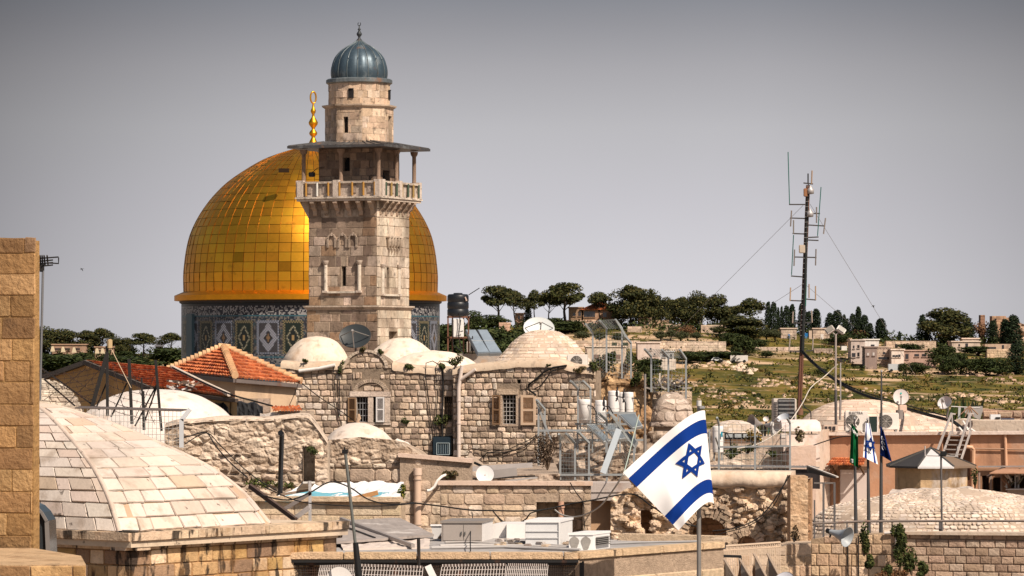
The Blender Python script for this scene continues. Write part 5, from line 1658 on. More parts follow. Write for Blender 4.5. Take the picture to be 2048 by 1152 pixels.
mb = MB()
pl = Plane(1304, D + 4, 1384, D + 4, 3)
wallsolid(mb, pl, 0, pl.uv(1340, 783)[1], (), .5, (.52, .40, .29), 1); stones(mb, pl.S, pl.ul, pl.uv(1340, 782)[1], (.2, .28), (.3, .6), .02, .02, [(.56, .43, .32), (.48, .36, .26)], 4, v0=pl.uv(1340, 840)[1])
single(mb, 'garden_wall', M['stone'], 'low stone wall behind the cracked dome', 'wall', (pl.A.x, pl.A.y, 3))
mb = MB()
rr = random.Random(31)
for i in range(34):
	x = rr.uniform(1310, 1372); p = P(x, rr.uniform(768, 782), D + 3.7 + rr.uniform(-.2, .2))
	mb.beam(p, p + Vector((rr.uniform(-.5, .5), rr.uniform(-.2, .2), rr.uniform(-.05, .35))), .04, .05, jc(rr.choice([(.16, .13, .11), (.3, .26, .23), (.08, .06, .05), (.5, .45, .4)]), rr, .2))
single(mb, 'scrap_heap', M['wood'], 'heap of grey scrap timber behind the fence by the cracked dome', 'scrap', P(1340, 782, D + 3.7), kind='stuff')

# ------------------------------------------------------------------ security fences with cranked posts
FG = 'cranked steel fence posts'
def fence(label, posts, d, rails=(), mesh=True, dense=.09, name='security_fence', top_mesh=True, meshcol=(.30, .33, .33), w=.055):
	"""posts: (x, ytop, ybot, arm_x, arm_y)"""
	t = thing(name, label, 'fence', P(posts[0][0], posts[0][2], d))
	for x, y0, y1, ax, ay in posts:
		mb = MB()
		mb.beam(P(x, y1, d), P(x, y0, d), w, w, GALV)
		if ax is not None: mb.beam(P(x, y0 + 1, d), P(ax, ay, d - .35), w, w, (.38, .41, .42))
		mb.build('post', M['steel'], t)
	for x0, y0, x1, y1 in rails:
		mb = MB(); mb.beam(P(x0, y0, d - .03), P(x1, y1, d - .03), w, w, GALV); mb.build('rail', M['steel'], t)
	if mesh:
		for p, q in zip(posts, posts[1:]):
			wd = (P(q[0], 0, d) - P(p[0], 0, d)).length; hh = (p[2] - p[1]) * d / F
			gridmesh(t, P(p[0], p[2], d - .02), P(q[0], q[2], d - .02), P(q[0], q[1], d - .02), P(p[0], p[1], d - .02), max(4, int(wd / dense)), max(4, int(hh / (dense * 1.3))), .0045, meshcol)
			if top_mesh and p[3] is not None and q[3] is not None:
				gridmesh(t, P(p[0], p[1], d - .02), P(q[0], q[1], d - .02), P(q[3], q[4], d - .36), P(p[3], p[4], d - .36), max(6, int(wd / dense * 1.3)), 7, .006, (.36, .38, .37))
	return t
fence('tall grey fence with cranked posts on the rock wall right of the stone dome', [(1185.5, 666, 782, 1171, 648), (1213, 657, 745, 1199, 641), (1244, 656, 757, 1230.5, 639), (1262, 685, 757, 1249, 672)], 115)
fence('grey fence with three cranked posts behind the cracked dome', [(1302.5, 712, 784, 1289, 698), (1336.7, 714, 784, 1323, 699), (1372, 717, 798, 1359, 699)], 114.5, dense=.1)
fence('short pair of cranked posts in front of the stone house corner', [(1156, 777, 862, 1141, 762), (1181, 776, 862, 1166, 762)], 109.5)
fence('rusty edged fence by the beige shutter with a leaning dark bar', [(1077, 802, 935, 1073, 800), (1089.5, 818, 890, 1076, 803)], 104, [(1073, 803, 1104, 886)], dense=.07)
fence('large wire cage fence below the white boilers', [(1120.5, 884, 960, 1118, 868), (1150, 886, 960, 1132, 867), (1178, 885, 962, 1157, 864), (1213.5, 840, 962, 1197, 826), (1233, 837, 900, 1217, 824), (1268, 893, 960, 1256, 880)], 98, [(1078, 861, 1268, 861), (1119, 949.5, 1262, 949.5)], dense=.075)
mb = MB(); mb.beam(P(1206, 946, 97.5), P(1238, 858, 97.5), .16, .03, (.55, .62, .68), up=(0, -1, .1))
single(mb, 'plank', M['paint'], 'pale blue plank leaning inside the wire cage', 'plank', P(1206, 946, 97.5))
mb = MB(); mb.tube([P(1290, 900, 100), P(1290, 748, 100)], .032, 8, (.28, .25, .23)); mb.tube([P(1290, 905, 100), P(1290, 870, 100)], .045, 8, (.3, .27, .25))
single(mb, 'pole', M['steel'], 'thin rusty pole between boilers and cracked dome', 'pole', P(1290, 905, 100))
# white boilers
D = 106; k = D / F
def boiler(label, x, y0, y1, r_, shape=0, glyph=True, d=D):
	t = thing('water_boiler', label, 'boiler', P(x, y1, d), group='white solar boilers on the terrace')
	k = d / F; c = P(x, 700, d); c.z = 0; zz = lambda y: E + (HY - y) * k; r = r_ * k
	mb = MB()
	if shape: pr = [(0, zz(y1)), (r * .9, zz(y1)), (r * .92, zz(y0 + 14)), (r * 1.06, zz(y0 + 7)), (r * 1.06, zz(y0 + 1)), (r, zz(y0)), (0, zz(y0 - .6))]
	else: pr = [(0, zz(y1)), (r * .97, zz(y1)), (r, zz(y1 - 1.5)), (r, zz(y0 + 3)), (r * .95, zz(y0 + .6)), (0, zz(y0))]
	mb.lathe(pr, c, 24, (.80, .77, .75)); mb.build('tank', M['paint'], t)
	mb = MB()
	for y in (y0 + 9, y1 - 8): mb.lathe([(r * 1.0, zz(y)), (r * 1.02, zz(y)), (r * 1.02, zz(y + 1)), (r * 1.0, zz(y + 1))], c, 24, (.62, .6, .58))
	mb.build('band', M['steel'], t)
	mb = MB()
	for s_ in (-.7, .7): mb.beam(Vector((c.x + s_ * r, c.y, zz(y1))), Vector((c.x + s_ * r, c.y, zz(y1 + 16))), .04, .04, GALV)
	mb.build('leg', M['steel'], t)
	if glyph:
		mb = MB()
		g = [[(0, 3), (1, 3.6), (1, 4.4)], [(-.9, 3), (1.2, 3.1)], [(-.8, 2.7), (-1, 1.6)], [(1, 2.9), (1, 1.4)], [(.1, 2.8), (-.2, 1.2)], [(-.6, .7), (.4, .2)], [(.8, .8), (.6, 0)], [(-1, .1), (-.5, -.3)]]
		for st in g:
			mb.tube([Vector((c.x + r * math.sin((u * .13) + .25 * glyph), c.y - r * 1.012 * math.cos(u * .13 + .25 * glyph), zz(y0 + 13) + (v - 1) * .085)) for u, v in st], .022, 4, BLK)
		mb.build('lettering', M['inkm'], t)
	mb = MB()
	a = Vector((c.x + r * .6, c.y - r * .8, zz(y0 + 12)))
	mb.tube([a, a + Vector((.14, -.05, -.02)), a + Vector((.24, 0, -.2)), a + Vector((.24, 0, -.5))], .018, 5, BLK); mb.build('hose', M['cable'], t)
	return t
boiler('white boiler with a flared neck, leftmost of the row', 1168.5, 799, 846, 11.5, 1, 0)
boiler('white boiler with ribbed waist, second from the left', 1201.5, 800, 845, 11.5, 0, 2)
boiler('tall white boiler standing higher, left of the lettered pair', 1227.5, 781, 824, 11.5, 0, 2, 107)
boiler('white boiler squeezed between two others on the upper shelf', 1245, 784, 826, 8, 0, 1, 107.6)
boiler('white boiler at the right end of the upper shelf', 1258, 784, 826, 9, 0, 0, 107)
for i, q in enumerate([[(1173, 848), (1190, 848), (1222, 882), (1208, 884)], [(1204, 848), (1226, 848), (1254, 876), (1232, 880)], [(1237, 828), (1270, 826), (1286, 852), (1266, 856)], [(1226, 850), (1244, 852), (1276, 884), (1268, 898)]]):
	t = thing('solar_collector', ['grey solar panel sloping below the leftmost boiler', 'grey solar panel below the ribbed boiler', 'glass solar panel below the upper shelf of boilers', 'grey solar panel lowest above the wire cage'][i], 'solar panel', P(q[3][0], q[3][1], 104), group='solar panels under the boilers')
	pts = [P(q[0][0], q[0][1], 105.5), P(q[1][0], q[1][1], 105.5), P(q[2][0], q[2][1], 103.8), P(q[3][0], q[3][1], 103.8)]
	mb = MB(); mb.prism(pts, Vector((0, .04, -.07)), (.5, .52, .52)); mb.build('frame', M['steel'], t)
	mb = MB(); m_ = sum(pts, Vector()) / 4; mb.poly([m_ + (p - m_) * .88 + Vector((0, -.006, .012)) for p in pts], (.24, .28, .31)); mb.build('pane', M['steel'], t)
mb = MB()
for a in ((1150, 848, 1275, 848), (1210, 826, 1272, 826), (1152, 880, 1290, 880)): mb.beam(P(a[0], a[1], 106.4), P(a[2], a[3], 106.4), .06, .06, GALV)
for x in (1155, 1185, 1212, 1240, 1270): mb.beam(P(x, 905, 106.4), P(x, 826 if x > 1205 else 848, 106.4), .05, .05, GALV)
single(mb, 'boiler_stand', M['steel'], 'galvanised rack carrying the white boilers', 'rack', P(1210, 905, 106.4))
# dark tangled terrace behind the wire cage
mb = MB()
pl = Plane(1080, 107.5, 1440, 106, 3)
tp = topline(pl, [(1080, 880), (1120, 872), (1200, 885), (1290, 876), (1300, 862), (1395, 862), (1440, 880)])
rubble(mb, pl.S, 150, 34, pl.uv(1200, 985)[1], 0, .12, 2.4, [(.30, .22, .16), (.62, .5, .4), (.12, .08, .06)], 22, tp, pl.ul)
wallsolid(mb, plane_from(pl.A - pl.N * .4, pl.U, pl.ul, 3), 0, lambda u: tp(u) - .03, (), 4, (.4, .31, .24), .4)
single(mb, 'rubble_wall', M['oldstone'], 'broken rubble wall behind the wire cage under the boilers', 'wall', (pl.A.x, pl.A.y, 3))
bush('dry brown tangle of branches left of the wire cage', P(1095, 940, 100), (.55, .3, .55), 900, .035, [(.09, .06, .04), (.14, .1, .07), (.05, .035, .025)], 44, 'dry_shrub', 'shrub', clumps=9)
mb = MB()
mb.beam(P(945, 938, 92), P(1065, 930, 92), .1, .12, (.55, .5, .48)); mb.beam(P(962, 951, 91.5), P(1034, 943, 91.5), .1, .2, (.42, .38, .36)); mb.beam(P(945, 958, 91.8), P(1070, 952, 92.2), .04, .04, DKM); mb.beam(P(948, 925, 92), P(963, 932, 92), .06, .06, BLK); mb.beam(P(1010, 962, 92), P(1075, 955, 92), .08, .04, (.5, .47, .45))
single(mb, 'metal_gutters', M['steel'], 'stack of grey metal gutters lying behind the pink coping', 'gutters', P(1000, 960, 92))
mb = MB()
pl = Plane(930, 96, 1120, 96, 3)
tp = topline(pl, [(930, 925), (960, 950), (1120, 948)])
rubble(mb, pl.S, 50, 12, pl.uv(1000, 985)[1], 0, .1, 3, [(.4, .3, .23), (.64, .52, .42), (.2, .14, .1)], 25, tp, pl.ul)
wallsolid(mb, plane_from(pl.A - pl.N * .3, pl.U, pl.ul, 3), 0, lambda u: tp(u) - .03, (), 10, (.4, .31, .24), .4)
single(mb, 'low_wall', M['stone'], 'low rubble wall under the grey gutters', 'wall', (pl.A.x, pl.A.y, 3))
dish('small round white dish at the foot of the stone house', P(970, 948, 87), 18 * 87 / F, (.05, -.97, .25), (.72, .70, .70), depth=.12, arm=False, mount=P(970, 966, 87.2))

# grey box, brown wall, ruin with arches
mb = MB()
D = 84
p0 = Plane(1181, D, 1262, D, 3)
a, b, c, d = p0.rect(1181, 966, 1262, 1001)
mb.prism([p0.at(a, c), p0.at(b, c), p0.at(b, d), p0.at(a, d)], (0, 1.2, 0), (.46, .40, .37)); mb.beam(p0.at(a, d - .2, .01), p0.at(b, d - .2, .01), .03, .02, (.42, .37, .34))
single(mb, 'concrete_lintel', M['render'], 'smooth grey concrete slab above the brown plaster wall', 'lintel', p0.at(a, c))
mb = MB()
p0 = Plane(1181, D + .4, 1262, D + .4, 3)
wallsolid(mb, p0, 0, p0.uv(1220, 1002)[1], (), .5, (.48, .31, .19), 1)
single(mb, 'plaster_wall', M['render'], 'brown plastered wall between the alcove wall and the arched ruin', 'wall', p0.A)
pl = Plane(1222, 83.6, 1602, 82.6, 3)
rn = thing('ruined_arch_wall', 'crumbling honey stone ruin with arched openings behind the big flag', 'ruin', (pl.A.x, pl.A.y, 3))
tp = topline(pl, [(1222, 1000), (1232, 990), (1252, 978), (1300, 968), (1420, 962), (1500, 962), (1602, 958)])
ax, ay = pl.uv(1417, 1075); ar = 41 * 83 / F
ax2, ay2 = pl.uv(1496, 1091); ar2 = 20 * 83 / F
ncx0, ncx1, ncy0, ncy1 = pl.rect(1282, 1020, 1306, 1080)
def in_arch(u, v):
	return (abs(u - ax) < ar and v < ay + math.sqrt(max(0, ar * ar - (u - ax) ** 2)) * .98) or (abs(u - ax2) < ar2 and v < ay2 + math.sqrt(max(0, ar2 ** 2 - (u - ax2) ** 2))) or (ncx0 < u < ncx1 and ncy0 < v < ncy1)
mb = MB()
rubble(mb, pl.S, 300, 90, pl.uv(1400, 1120)[1], 0, .11, 3.6, [(.50, .34, .21), (.80, .63, .48), (.34, .22, .13)], 33, tp, pl.ul, skip=in_arch)
for i in range(150):
	x = rr.uniform(1245, 1590); y = rr.uniform(978, 1085)
	u, v = pl.uv(x, y)
	if in_arch(u, v - .1) or in_arch(u, v + .1): continue
	s_ = rr.uniform(.06, .17)
	mb.rbox(pl.at(u, v, .06), (s_ * 1.5, .26, s_), s_ * .28, M=Matrix.Rotation(rr.uniform(-.5, .5), 3, 'Y') @ Matrix.Rotation(rr.uniform(-.4, .4), 3, 'Z'), col=jc((.72, .55, .40), rr, .25))
mb.build('rubble_face', M['stone'], rn)
mb = MB()
for i in range(46):
	t0 = pl.ul * i / 46; t1 = pl.ul * (i + 1) / 46
	mb.quad(pl.at(t0, tp(t0) - .03, -.05), pl.at(t1, tp(t1) - .03, -.05), pl.at(t1, tp(t1) - .03, -1.6), pl.at(t0, tp(t0) - .03, -1.6), (.6, .47, .36))
pb = plane_from(pl.A - pl.N * 1.5, pl.U, pl.ul, 3)
wallsolid(mb, pb, 0, lambda u: tp(u) - .03, (), .2, (.40, .24, .14), 1)
stones(mb, pb.S, pb.ul, pl.uv(1400, 1020)[1], (.14, .2), (.2, .4), .02, .02, [(.42, .25, .15), (.36, .21, .12)], 7, v0=pl.uv(1400, 1120)[1])
mb.build('back_wall', M['stone'], rn)
for cx, cy, r0, n_ in ((ax, ay, ar, 17), (ax2, ay2, ar2, 11)):
	mb = MB()
	for i in range(n_):
		a0, a1 = PI * i / n_ + .02, PI * (i + 1) / n_ - .02
		r1 = r0 + .2 + rr.uniform(-.02, .03)
		mb.prism([pl.at(cx + q * math.cos(a), cy + q * math.sin(a), -.5) for q, a in ((r0, a0), (r1, a0), (r1, a1), (r0, a1))], pl.N * (.66 + rr.uniform(-.02, .03)), jc((.62, .46, .33), rr, .14))
	for s_ in (-1, 1):
		for j in range(3):
			mb.prism([pl.at(cx + s_ * q, cy - .2 * (j + w), -.5) for q, w in ((r0, 0), (r0 + .2, 0), (r0 + .2, .95), (r0, .95))], pl.N * .64, jc((.6, .45, .32), rr, .14))
	mb.build('stone_arch', M['stone'], rn)
mb = MB()
cp = plane_from(pl.at(0, 0, .06), pl.U, pl.ul, 3)
n = 40; vs = []
u0, u1 = pl.u(1418), pl.u(1584)
for i in range(n + 1):
	u = u0 + (u1 - u0) * i / n
	w = .05 * noise.noise(Vector((u * 1.7, 9, 0))) + .03 * noise.noise(Vector((u * 6, 3, 0)))
	zt_, zb_ = pl.uv(1500, 943)[1], pl.uv(1500, 977 + 6 * noise.noise(Vector((u * 2.5, 1, 1))))[1]
	for h, v in ((.02, zb_), (.2 + w, zb_ + .05), (.2 + w, (zb_ + zt_) / 2), (.16 + w, zt_ - .05), (.05, zt_ + w * .4), (-.5, zt_ + .02), (-.6, zb_)):
		vs.append(pl.at(u, v, h))
mb.add(vs, [(i * 7 + j, i * 7 + 7 + j, i * 7 + 8 + j, i * 7 + 1 + j) for i in range(n) for j in range(6)], (.68, .54, .42), sm=True)
mb.add(vs[-7:], [tuple(range(7))], (.6, .48, .38)); mb.add(vs[:7], [tuple(range(7))], (.6, .48, .38))
mb.build('plaster_cap', M['plaster'], rn)
mb = MB()
pp = Plane(1581, 81, 1616, 81, 3)
pr_ = Plane(1616, 81, 1624, 82, 3)
zt_ = pp.uv(1600, 953)[1]
wallsolid(mb, pp, 0, zt_, (), 1.0, (.56, .37, .23), .3)
rubble(mb, pp.S, 40, 60, pp.uv(1600, 1150)[1], zt_, .02, 6, [(.50, .33, .2), (.62, .44, .29)], 3, None, pp.ul)
single(mb, 'plaster_pillar', M['goldstone'], 'tall rough peach plaster pillar at the right end of the ruin', 'pillar', pp.A)
bush('dark dry creeper tuft at the foot of the peach pillar', P(1590, 1085, 80.5), (.12, .1, .2), 160, .03, [(.05, .035, .02), (.09, .06, .03)], 51)

# ------------------------------------------------------------------ flat roofed building, bottom centre
ZR = E - 405 / F * 58
fr = thing('flat_roof_building', 'cream clad flat roofed building with dark mesh screens at the bottom', 'building', P(1157, 1300, 58))
cA, cB = Vector(((540 - 1024) / F * 58, 58, 0)), Vector(((1157 - 1024) / F * 58, 58, 0))
cC = Vector(((1447 - 1024) / F * 61.3, 61.3, 0))
pf = plane_from(cA, cB - cA, (cB - cA).length); ps = plane_from(cB, cC - cB, (cC - cB).length)
mb = MB()
bk = cC + Vector((.1, 1.0, 0)); bl_ = cA + Vector((0, 8.2, 0))
mb.prism([Vector((p.x, p.y, ZR - .07)) for p in (cA + Vector((0, .1, 0)), cB + Vector((0, .1, 0)), cC + Vector((-.1, .1, 0)), bk, bl_)], (0, 0, -.1), (.36, .34, .33))
M['roofm'] = mat('grey_roofing', None, .85, var=.25, vsc=.8, var2=.15, bump=.5, bsc=8, stains=[((.6, .56, .53), 1.2, .55, .65, .8, 1.), ((.1, .08, .07), 3., .6, .72, .7, 1.)])
mb.build('roof_deck', M['roofm'], fr)
mb = MB()
rr = random.Random(77)
for p, ln in ((pf, pf.ul), (ps, ps.ul)):
	u = 0
	while u < ln - .01:
		w = min(1.15, ln - u)
		mb.rbox(p.at(u + w / 2, ZR - .055, -.11), (w - .012, .3, .11), .012, p.rot(), jc((.64, .46, .30), rr, .08))
		u += w
mb.build('parapet', M['granular'], fr)
mb = MB()
wallsolid(mb, ps, 0, ZR - .12, (), .3, (.40, .3, .22), 3)
stones(mb, ps.S, ps.ul, ZR - .125, (.24, .24), (1.1, 1.4), .014, .03, [(.62, .46, .31), (.66, .5, .35), (.6, .45, .31)], 5, v0=ZR - .125 - .24 * 1 - .055 - .24 * 4, rnd=.02, jit=.2, holes=[(0, 99, ZR - .42, ZR - .365)])
mb.quad(pf.at(0, 0, -.9), pf.at(pf.ul, 0, -.9), pf.at(pf.ul, ZR - .1, -.9), pf.at(0, ZR - .1, -.9), (.42, .37, .35))
mb.build('wall', M['granular'], fr)
mb = MB()
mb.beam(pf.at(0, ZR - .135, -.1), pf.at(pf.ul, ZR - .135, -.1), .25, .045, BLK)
mb.build('painted_shadow_strip', M['dark'], fr)  # black strip drawn in for the shaded gap below the parapet
xs = [545, 668, 794, 919, 1044, 1166]
for a, b in zip(xs, xs[1:]):
	ua, ub = pf.u(a) + .03, pf.u(b) - .03
	mb = MB()
	zb, zt_ = ZR - 1.2, ZR - .16
	for u in (ua, ub): mb.beam(pf.at(u, zb, -.04), pf.at(u, zt_, -.04), .045, .045, BLK)
	for z in (zb, zt_ - .02): mb.beam(pf.at(ua, z, -.04), pf.at(ub, z, -.04), .04, .04, BLK)
	o = mb.build('screen_frame', M['dark'], fr)
	gridmesh(o, pf.at(ua, zb, -.04), pf.at(ub, zb, -.04), pf.at(ub, zt_, -.04), pf.at(ua, zt_, -.04), 26, 26, .005, (.04, .035, .035), 'mesh', 'dark')
for a in xs:
	mb = MB(); mb.beam(pf.at(pf.u(a), ZR - 1.3, -.03), pf.at(pf.u(a), ZR - .14, -.03), .035, .035, BLK); mb.build('mullion', M['dark'], fr)
mb = MB()
q0 = bk; q1 = bk + (bl_ - bk).normalized() * 1.95
mb.beam(Vector((q1.x, q1.y, ZR - .02)), Vector((q0.x, q0.y, ZR - .02)), .3, .12, (.64, .48, .33)); mb.beam(Vector((q0.x, q0.y, ZR - .0)), Vector((cC.x - .12, cC.y + .2, ZR - .0)), .26, .06, (.6, .46, .33))
mb.build('rear_parapet', M['granular'], fr)
ROOFK = (E - ZR + .07)
def rp(x, y):
	"""a point on the flat roof deck seen at this pixel"""
	return P(x, y, ROOFK * F / (y - HY))
def box2(label, name, cat, x0, x1, ytop, ybase, xs_, depth_ratio, col, side=None, mats='paint', lid=None):
	"""a box standing on the deck: front from x0 to x1, right flank seen to xs_"""
	a, b = rp(x0, ybase), rp(x1, ybase)
	k = a.y / F
	h = (ybase - ytop) * k
	t = thing(name, label, cat, a)
	dp = depth_ratio
	d_ = Vector(((xs_ - x1) * k + (b.x / b.y) * dp * 0, dp, 0))
	mb = MB()
	c4 = [a, b, b + d_, a + d_]
	bm = [p + Vector((0, 0, h)) for p in c4]
	vs = c4 + bm
	mb.add(vs, [(3, 2, 1, 0), (4, 5, 6, 7), (0, 1, 5, 4), (2, 3, 7, 6), (3, 0, 4, 7)], col)
	mb.add([c4[1], c4[2], bm[2], bm[1]], [(0, 1, 2, 3)], side or col)
	mb.build('casing', M[mats], t)
	if lid:
		mb = MB()
		g = [p + Vector((0, 0, h)) for p in c4]; cc = sum(g, Vector()) / 4
		mb.prism([cc + (p - cc) * 1.05 for p in g], (0, 0, .035), lid); mb.build('lid', M[mats], t)
	return t, a, b, d_, h
t, a, b, d_, h = box2('grey two door steel cabinet on the flat roof', 'cabinet', 'cabinet', 883, 964, 1046, 1083, 985, 1.0, (.33, .29, .265), (.7, .67, .65), lid=(.25, .22, .2))  # right flank painted much paler than the front, as if sunlit
for f0, f1 in ((.04, .53), (.55, .97)):
	mb = MB(); p = a.lerp(b, f0) + Vector((0, -.012, .02)); q = a.lerp(b, f1) + Vector((0, -.012, .02))
	mb.prism([p, q, q + Vector((0, 0, h - .05)), p + Vector((0, 0, h - .05))], (0, .012, 0), (.34, .30, .275)); mb.box(a.lerp(b, f1 - .04 if f0 < .1 else f0 + .03) + Vector((0, -.03, h * .45)), (.02, .02, .05), 0, (.1, .1, .1)); mb.build('door', M['paint'], t)
t, a, b, d_, h = box2('white metal duct box between grey cabinet and large cooler', 'duct', 'duct', 985, 1012, 1048, 1076, 1034, .9, (.74, .71, .69), (.7, .67, .65))
t, a, b, d_, h = box2('white duct box with joints left of the large cooler', 'duct', 'duct', 1013, 1050, 1048, 1077, 1056, .9, (.78, .75, .73), (.7, .68, .66))
t, a, b, d_, h = box2('large white plastic clad cooler on the flat roof', 'cooler', 'cooler', 1051, 1119, 1045, 1091, 1147, 1.1, (.64, .64, .645), (.72, .71, .70), lid=(.78, .77, .77))  # sunlight on the right flank is painted in as a lighter colour
mb = MB()
for z in (.33, .62): mb.beam(a + Vector((0, -.012, h * z)), b + Vector((0, -.012, h * z)), .014, .014, (.6, .6, .6))
mb.beam(b + Vector((0, -.012, 0)), b + Vector((0, -.012, h)), .03, .03, (.7, .69, .68))
mb.build('seam', M['paint'], t)
t, a, b, d_, h = box2('white painted air cooler with a louvred side, stained grey', 'air_conditioner', 'air conditioner', 1138, 1186, 1070, 1100, 1222, .75, (.76, .75, .74), (.8, .79, .78), lid=(.8, .79, .78))
mb = MB()
sd = d_.normalized(); n_ = Vector((sd.y, -sd.x, 0))
p0, p1 = b + d_ * .14 + n_ * .01, b + d_ * .9 + n_ * .01
mb.quad(p0 + Vector((0, 0, h * .28)), p1 + Vector((0, 0, h * .28)), p1 + Vector((0, 0, h * .82)), p0 + Vector((0, 0, h * .82)), (.02, .02, .02))
for i in range(5): mb.beam(p0 + n_ * .02 + Vector((0, 0, h * (.3 + .12 * i))), p1 + n_ * .02 + Vector((0, 0, h * (.3 + .12 * i))), .035, .012, (.2, .19, .18))
mb.build('louvre', M['dark'], t)
mb = MB()
for s_ in (.22, .7):
	c0 = a.lerp(b, s_) + Vector((0, -.006, 0)); pts = [c0 + Vector((.075 * math.cos(q) * (1 + .2 * math.sin(q * 3)), 0, max(0, .11 + .11 * math.sin(q)))) for q in [j * PI / 8 for j in range(16)]]
	mb.poly(pts, (.30, .28, .26))
mb.build('stain', M['roofm'], t)
t = thing('wash_basin', 'white tapered basin left of the grey cabinet', 'basin', rp(872, 1077))
mb = MB(); p = rp(874, 1077)
mb.add([p + Vector((sx * w, sy * w * .8, z)) for w, z in ((.06, 0), (.1, .22)) for sx, sy in ((-1, -1), (1, -1), (1, 1), (-1, 1))], [(0, 1, 5, 4), (1, 2, 6, 5), (2, 3, 7, 6), (3, 0, 4, 7), (0, 3, 2, 1)], (.78, .76, .75)); mb.rbox(p + Vector((0, 0, .225)), (.24, .2, .03), .01, 0, (.8, .78, .77)); mb.build('bowl', M['paint'], t)
mb = MB(); mb.rbox(p + Vector((.07, -.03, -.0)), (.1, .1, .1), .02, 0, (.3, .2, .13)); mb.build('foot', M['wood'], t)
rr = random.Random(5)
for i, (pts, r_, col, lab) in enumerate([
	([(890, 1087), (940, 1086), (1000, 1090), (1050, 1089), (1150, 1096)], .02, (.4, .37, .35), 'grey conduit along the flat roof before the cabinet'),
	([(862, 1099), (930, 1098), (1010, 1097), (1100, 1101), (1160, 1103)], .028, (.42, .4, .39), 'thick grey conduit along the front of the flat roof'),
	([(880, 1094), (960, 1092), (1050, 1094), (1140, 1097)], .022, (.5, .47, .45), 'pale conduit between two others on the flat roof'),
	([(1215, 1090), (1280, 1087), (1340, 1086), (1400, 1085)], .02, (.3, .29, .29), 'grey conduit right of the louvred cooler'),
	([(885, 1077), (893, 1081), (908, 1083)], .012, (.05, .4, .34), 'turquoise hose beside the grey cabinet')]):
	cable([rp(x, y) + Vector((0, 0, r_)) for x, y in pts], r_, lab, 'conduit' if i < 4 else 'hose', 'conduit' if i < 4 else 'hose', col)
sheet('metal_sheet', 'dull grey metal sheet roof left of the grey cabinet', 'sheet', (rp(640, 1098) + Vector((0, 0, .1)), rp(868, 1083) + Vector((0, 0, .12))), (rp(660, 1066) + Vector((0, 0, .22)), rp(800, 1060) + Vector((0, 0, .22))), 22, M['roofm'], (.33, .29, .27), .012)
sheet('board_sheet', 'pale stained board lying before the grey metal sheet', 'sheet', (rp(686, 1101) + Vector((0, 0, .03)), rp(858, 1097) + Vector((0, 0, .03))), (rp(680, 1093) + Vector((0, 0, .05)), rp(860, 1083) + Vector((0, 0, .05))), 16, M['tarp'], (.62, .53, .47), .04)
mb = MB(); mb.beam(rp(682, 1066) + Vector((0, 0, .25)), rp(826, 1099) + Vector((0, 0, .06)), .06, .06, (.4, .35, .32)); mb.beam(rp(684, 1074) + Vector((0, 0, .2)), rp(750, 1090) + Vector((0, 0, .12)), .025, .025, DKM)
single(mb, 'steel_bar', M['steel'], 'long grey bar lying aslant over the metal sheet roof', 'bar', rp(826, 1099))
mb = MB()
for i in range(18):
	x = rr.uniform(985, 1140); p = rp(x, rr.uniform(1080, 1096))
	mb.rbox(p + Vector((0, 0, .03)), (rr.uniform(.08, .22), .1, rr.uniform(.04, .08)), .015, rr.uniform(0, 3), jc(rr.choice([(.5, .4, .3), (.3, .25, .22), (.6, .54, .5)]), rr, .2))
single(mb, 'debris', M['stone'], 'loose stones and rags strewn on the flat roof below the coolers', 'debris', rp(1060, 1088), kind='stuff')
# white wire cages right in front
for i, (x0, x1, y0, y1) in enumerate(((640, 714, 1133, 1131), (716, 846, 1130, 1134), (884, 1012, 1131, 1129), (1016, 1096, 1129, 1130))):
	t = thing('wire_crate', ['white wire crate behind the leaning pole, at the cornice end', 'white wire crate just right of the leaning pole', 'white wire crate below the grey cabinet', 'white wire crate rightmost in front of the mesh screens'][i], 'crate', P(x0, 1200, 55), group='white wire crates before the mesh screens')
	a, b = P(x0 + 0, y0, 55.4), P(x1, y1, 55.4); a2, b2 = P(x0 - 14, 1215, 55), P(x1 - 8, 1215, 55)
	gridmesh(t, a2, b2, b, a, 22, 9, .006, (.62, .56, .53), 'front', 'paint')
	mb = MB(); mb.beam(a, b, .035, .035, (.12, .09, .08)); n = 20
	for j in range(n): mb.beam(a.lerp(b, (j + .1) / n) + Vector((0, -.022, 0)), a.lerp(b, (j + .35) / n) + Vector((0, -.022, 0)), .01, .04, (.7, .64, .6))
	mb.build('rim', M['paint'], t)
mb = MB(); mb.beam(P(856, 1132, 55), P(872, 1165, 54.6), .1, .02, (.72, .69, .66), up=(0, -1, .2)); single(mb, 'white_batten', M['paint'], 'white batten leaning between two wire crates', 'batten', P(872, 1165, 54.6))
dish('white mesh dish cut by the lower edge beside the sandstone building', P(680, 1160, 54.5), .2, (.3, -.9, .2), (.6, .57, .55), depth=.1, arm=False)

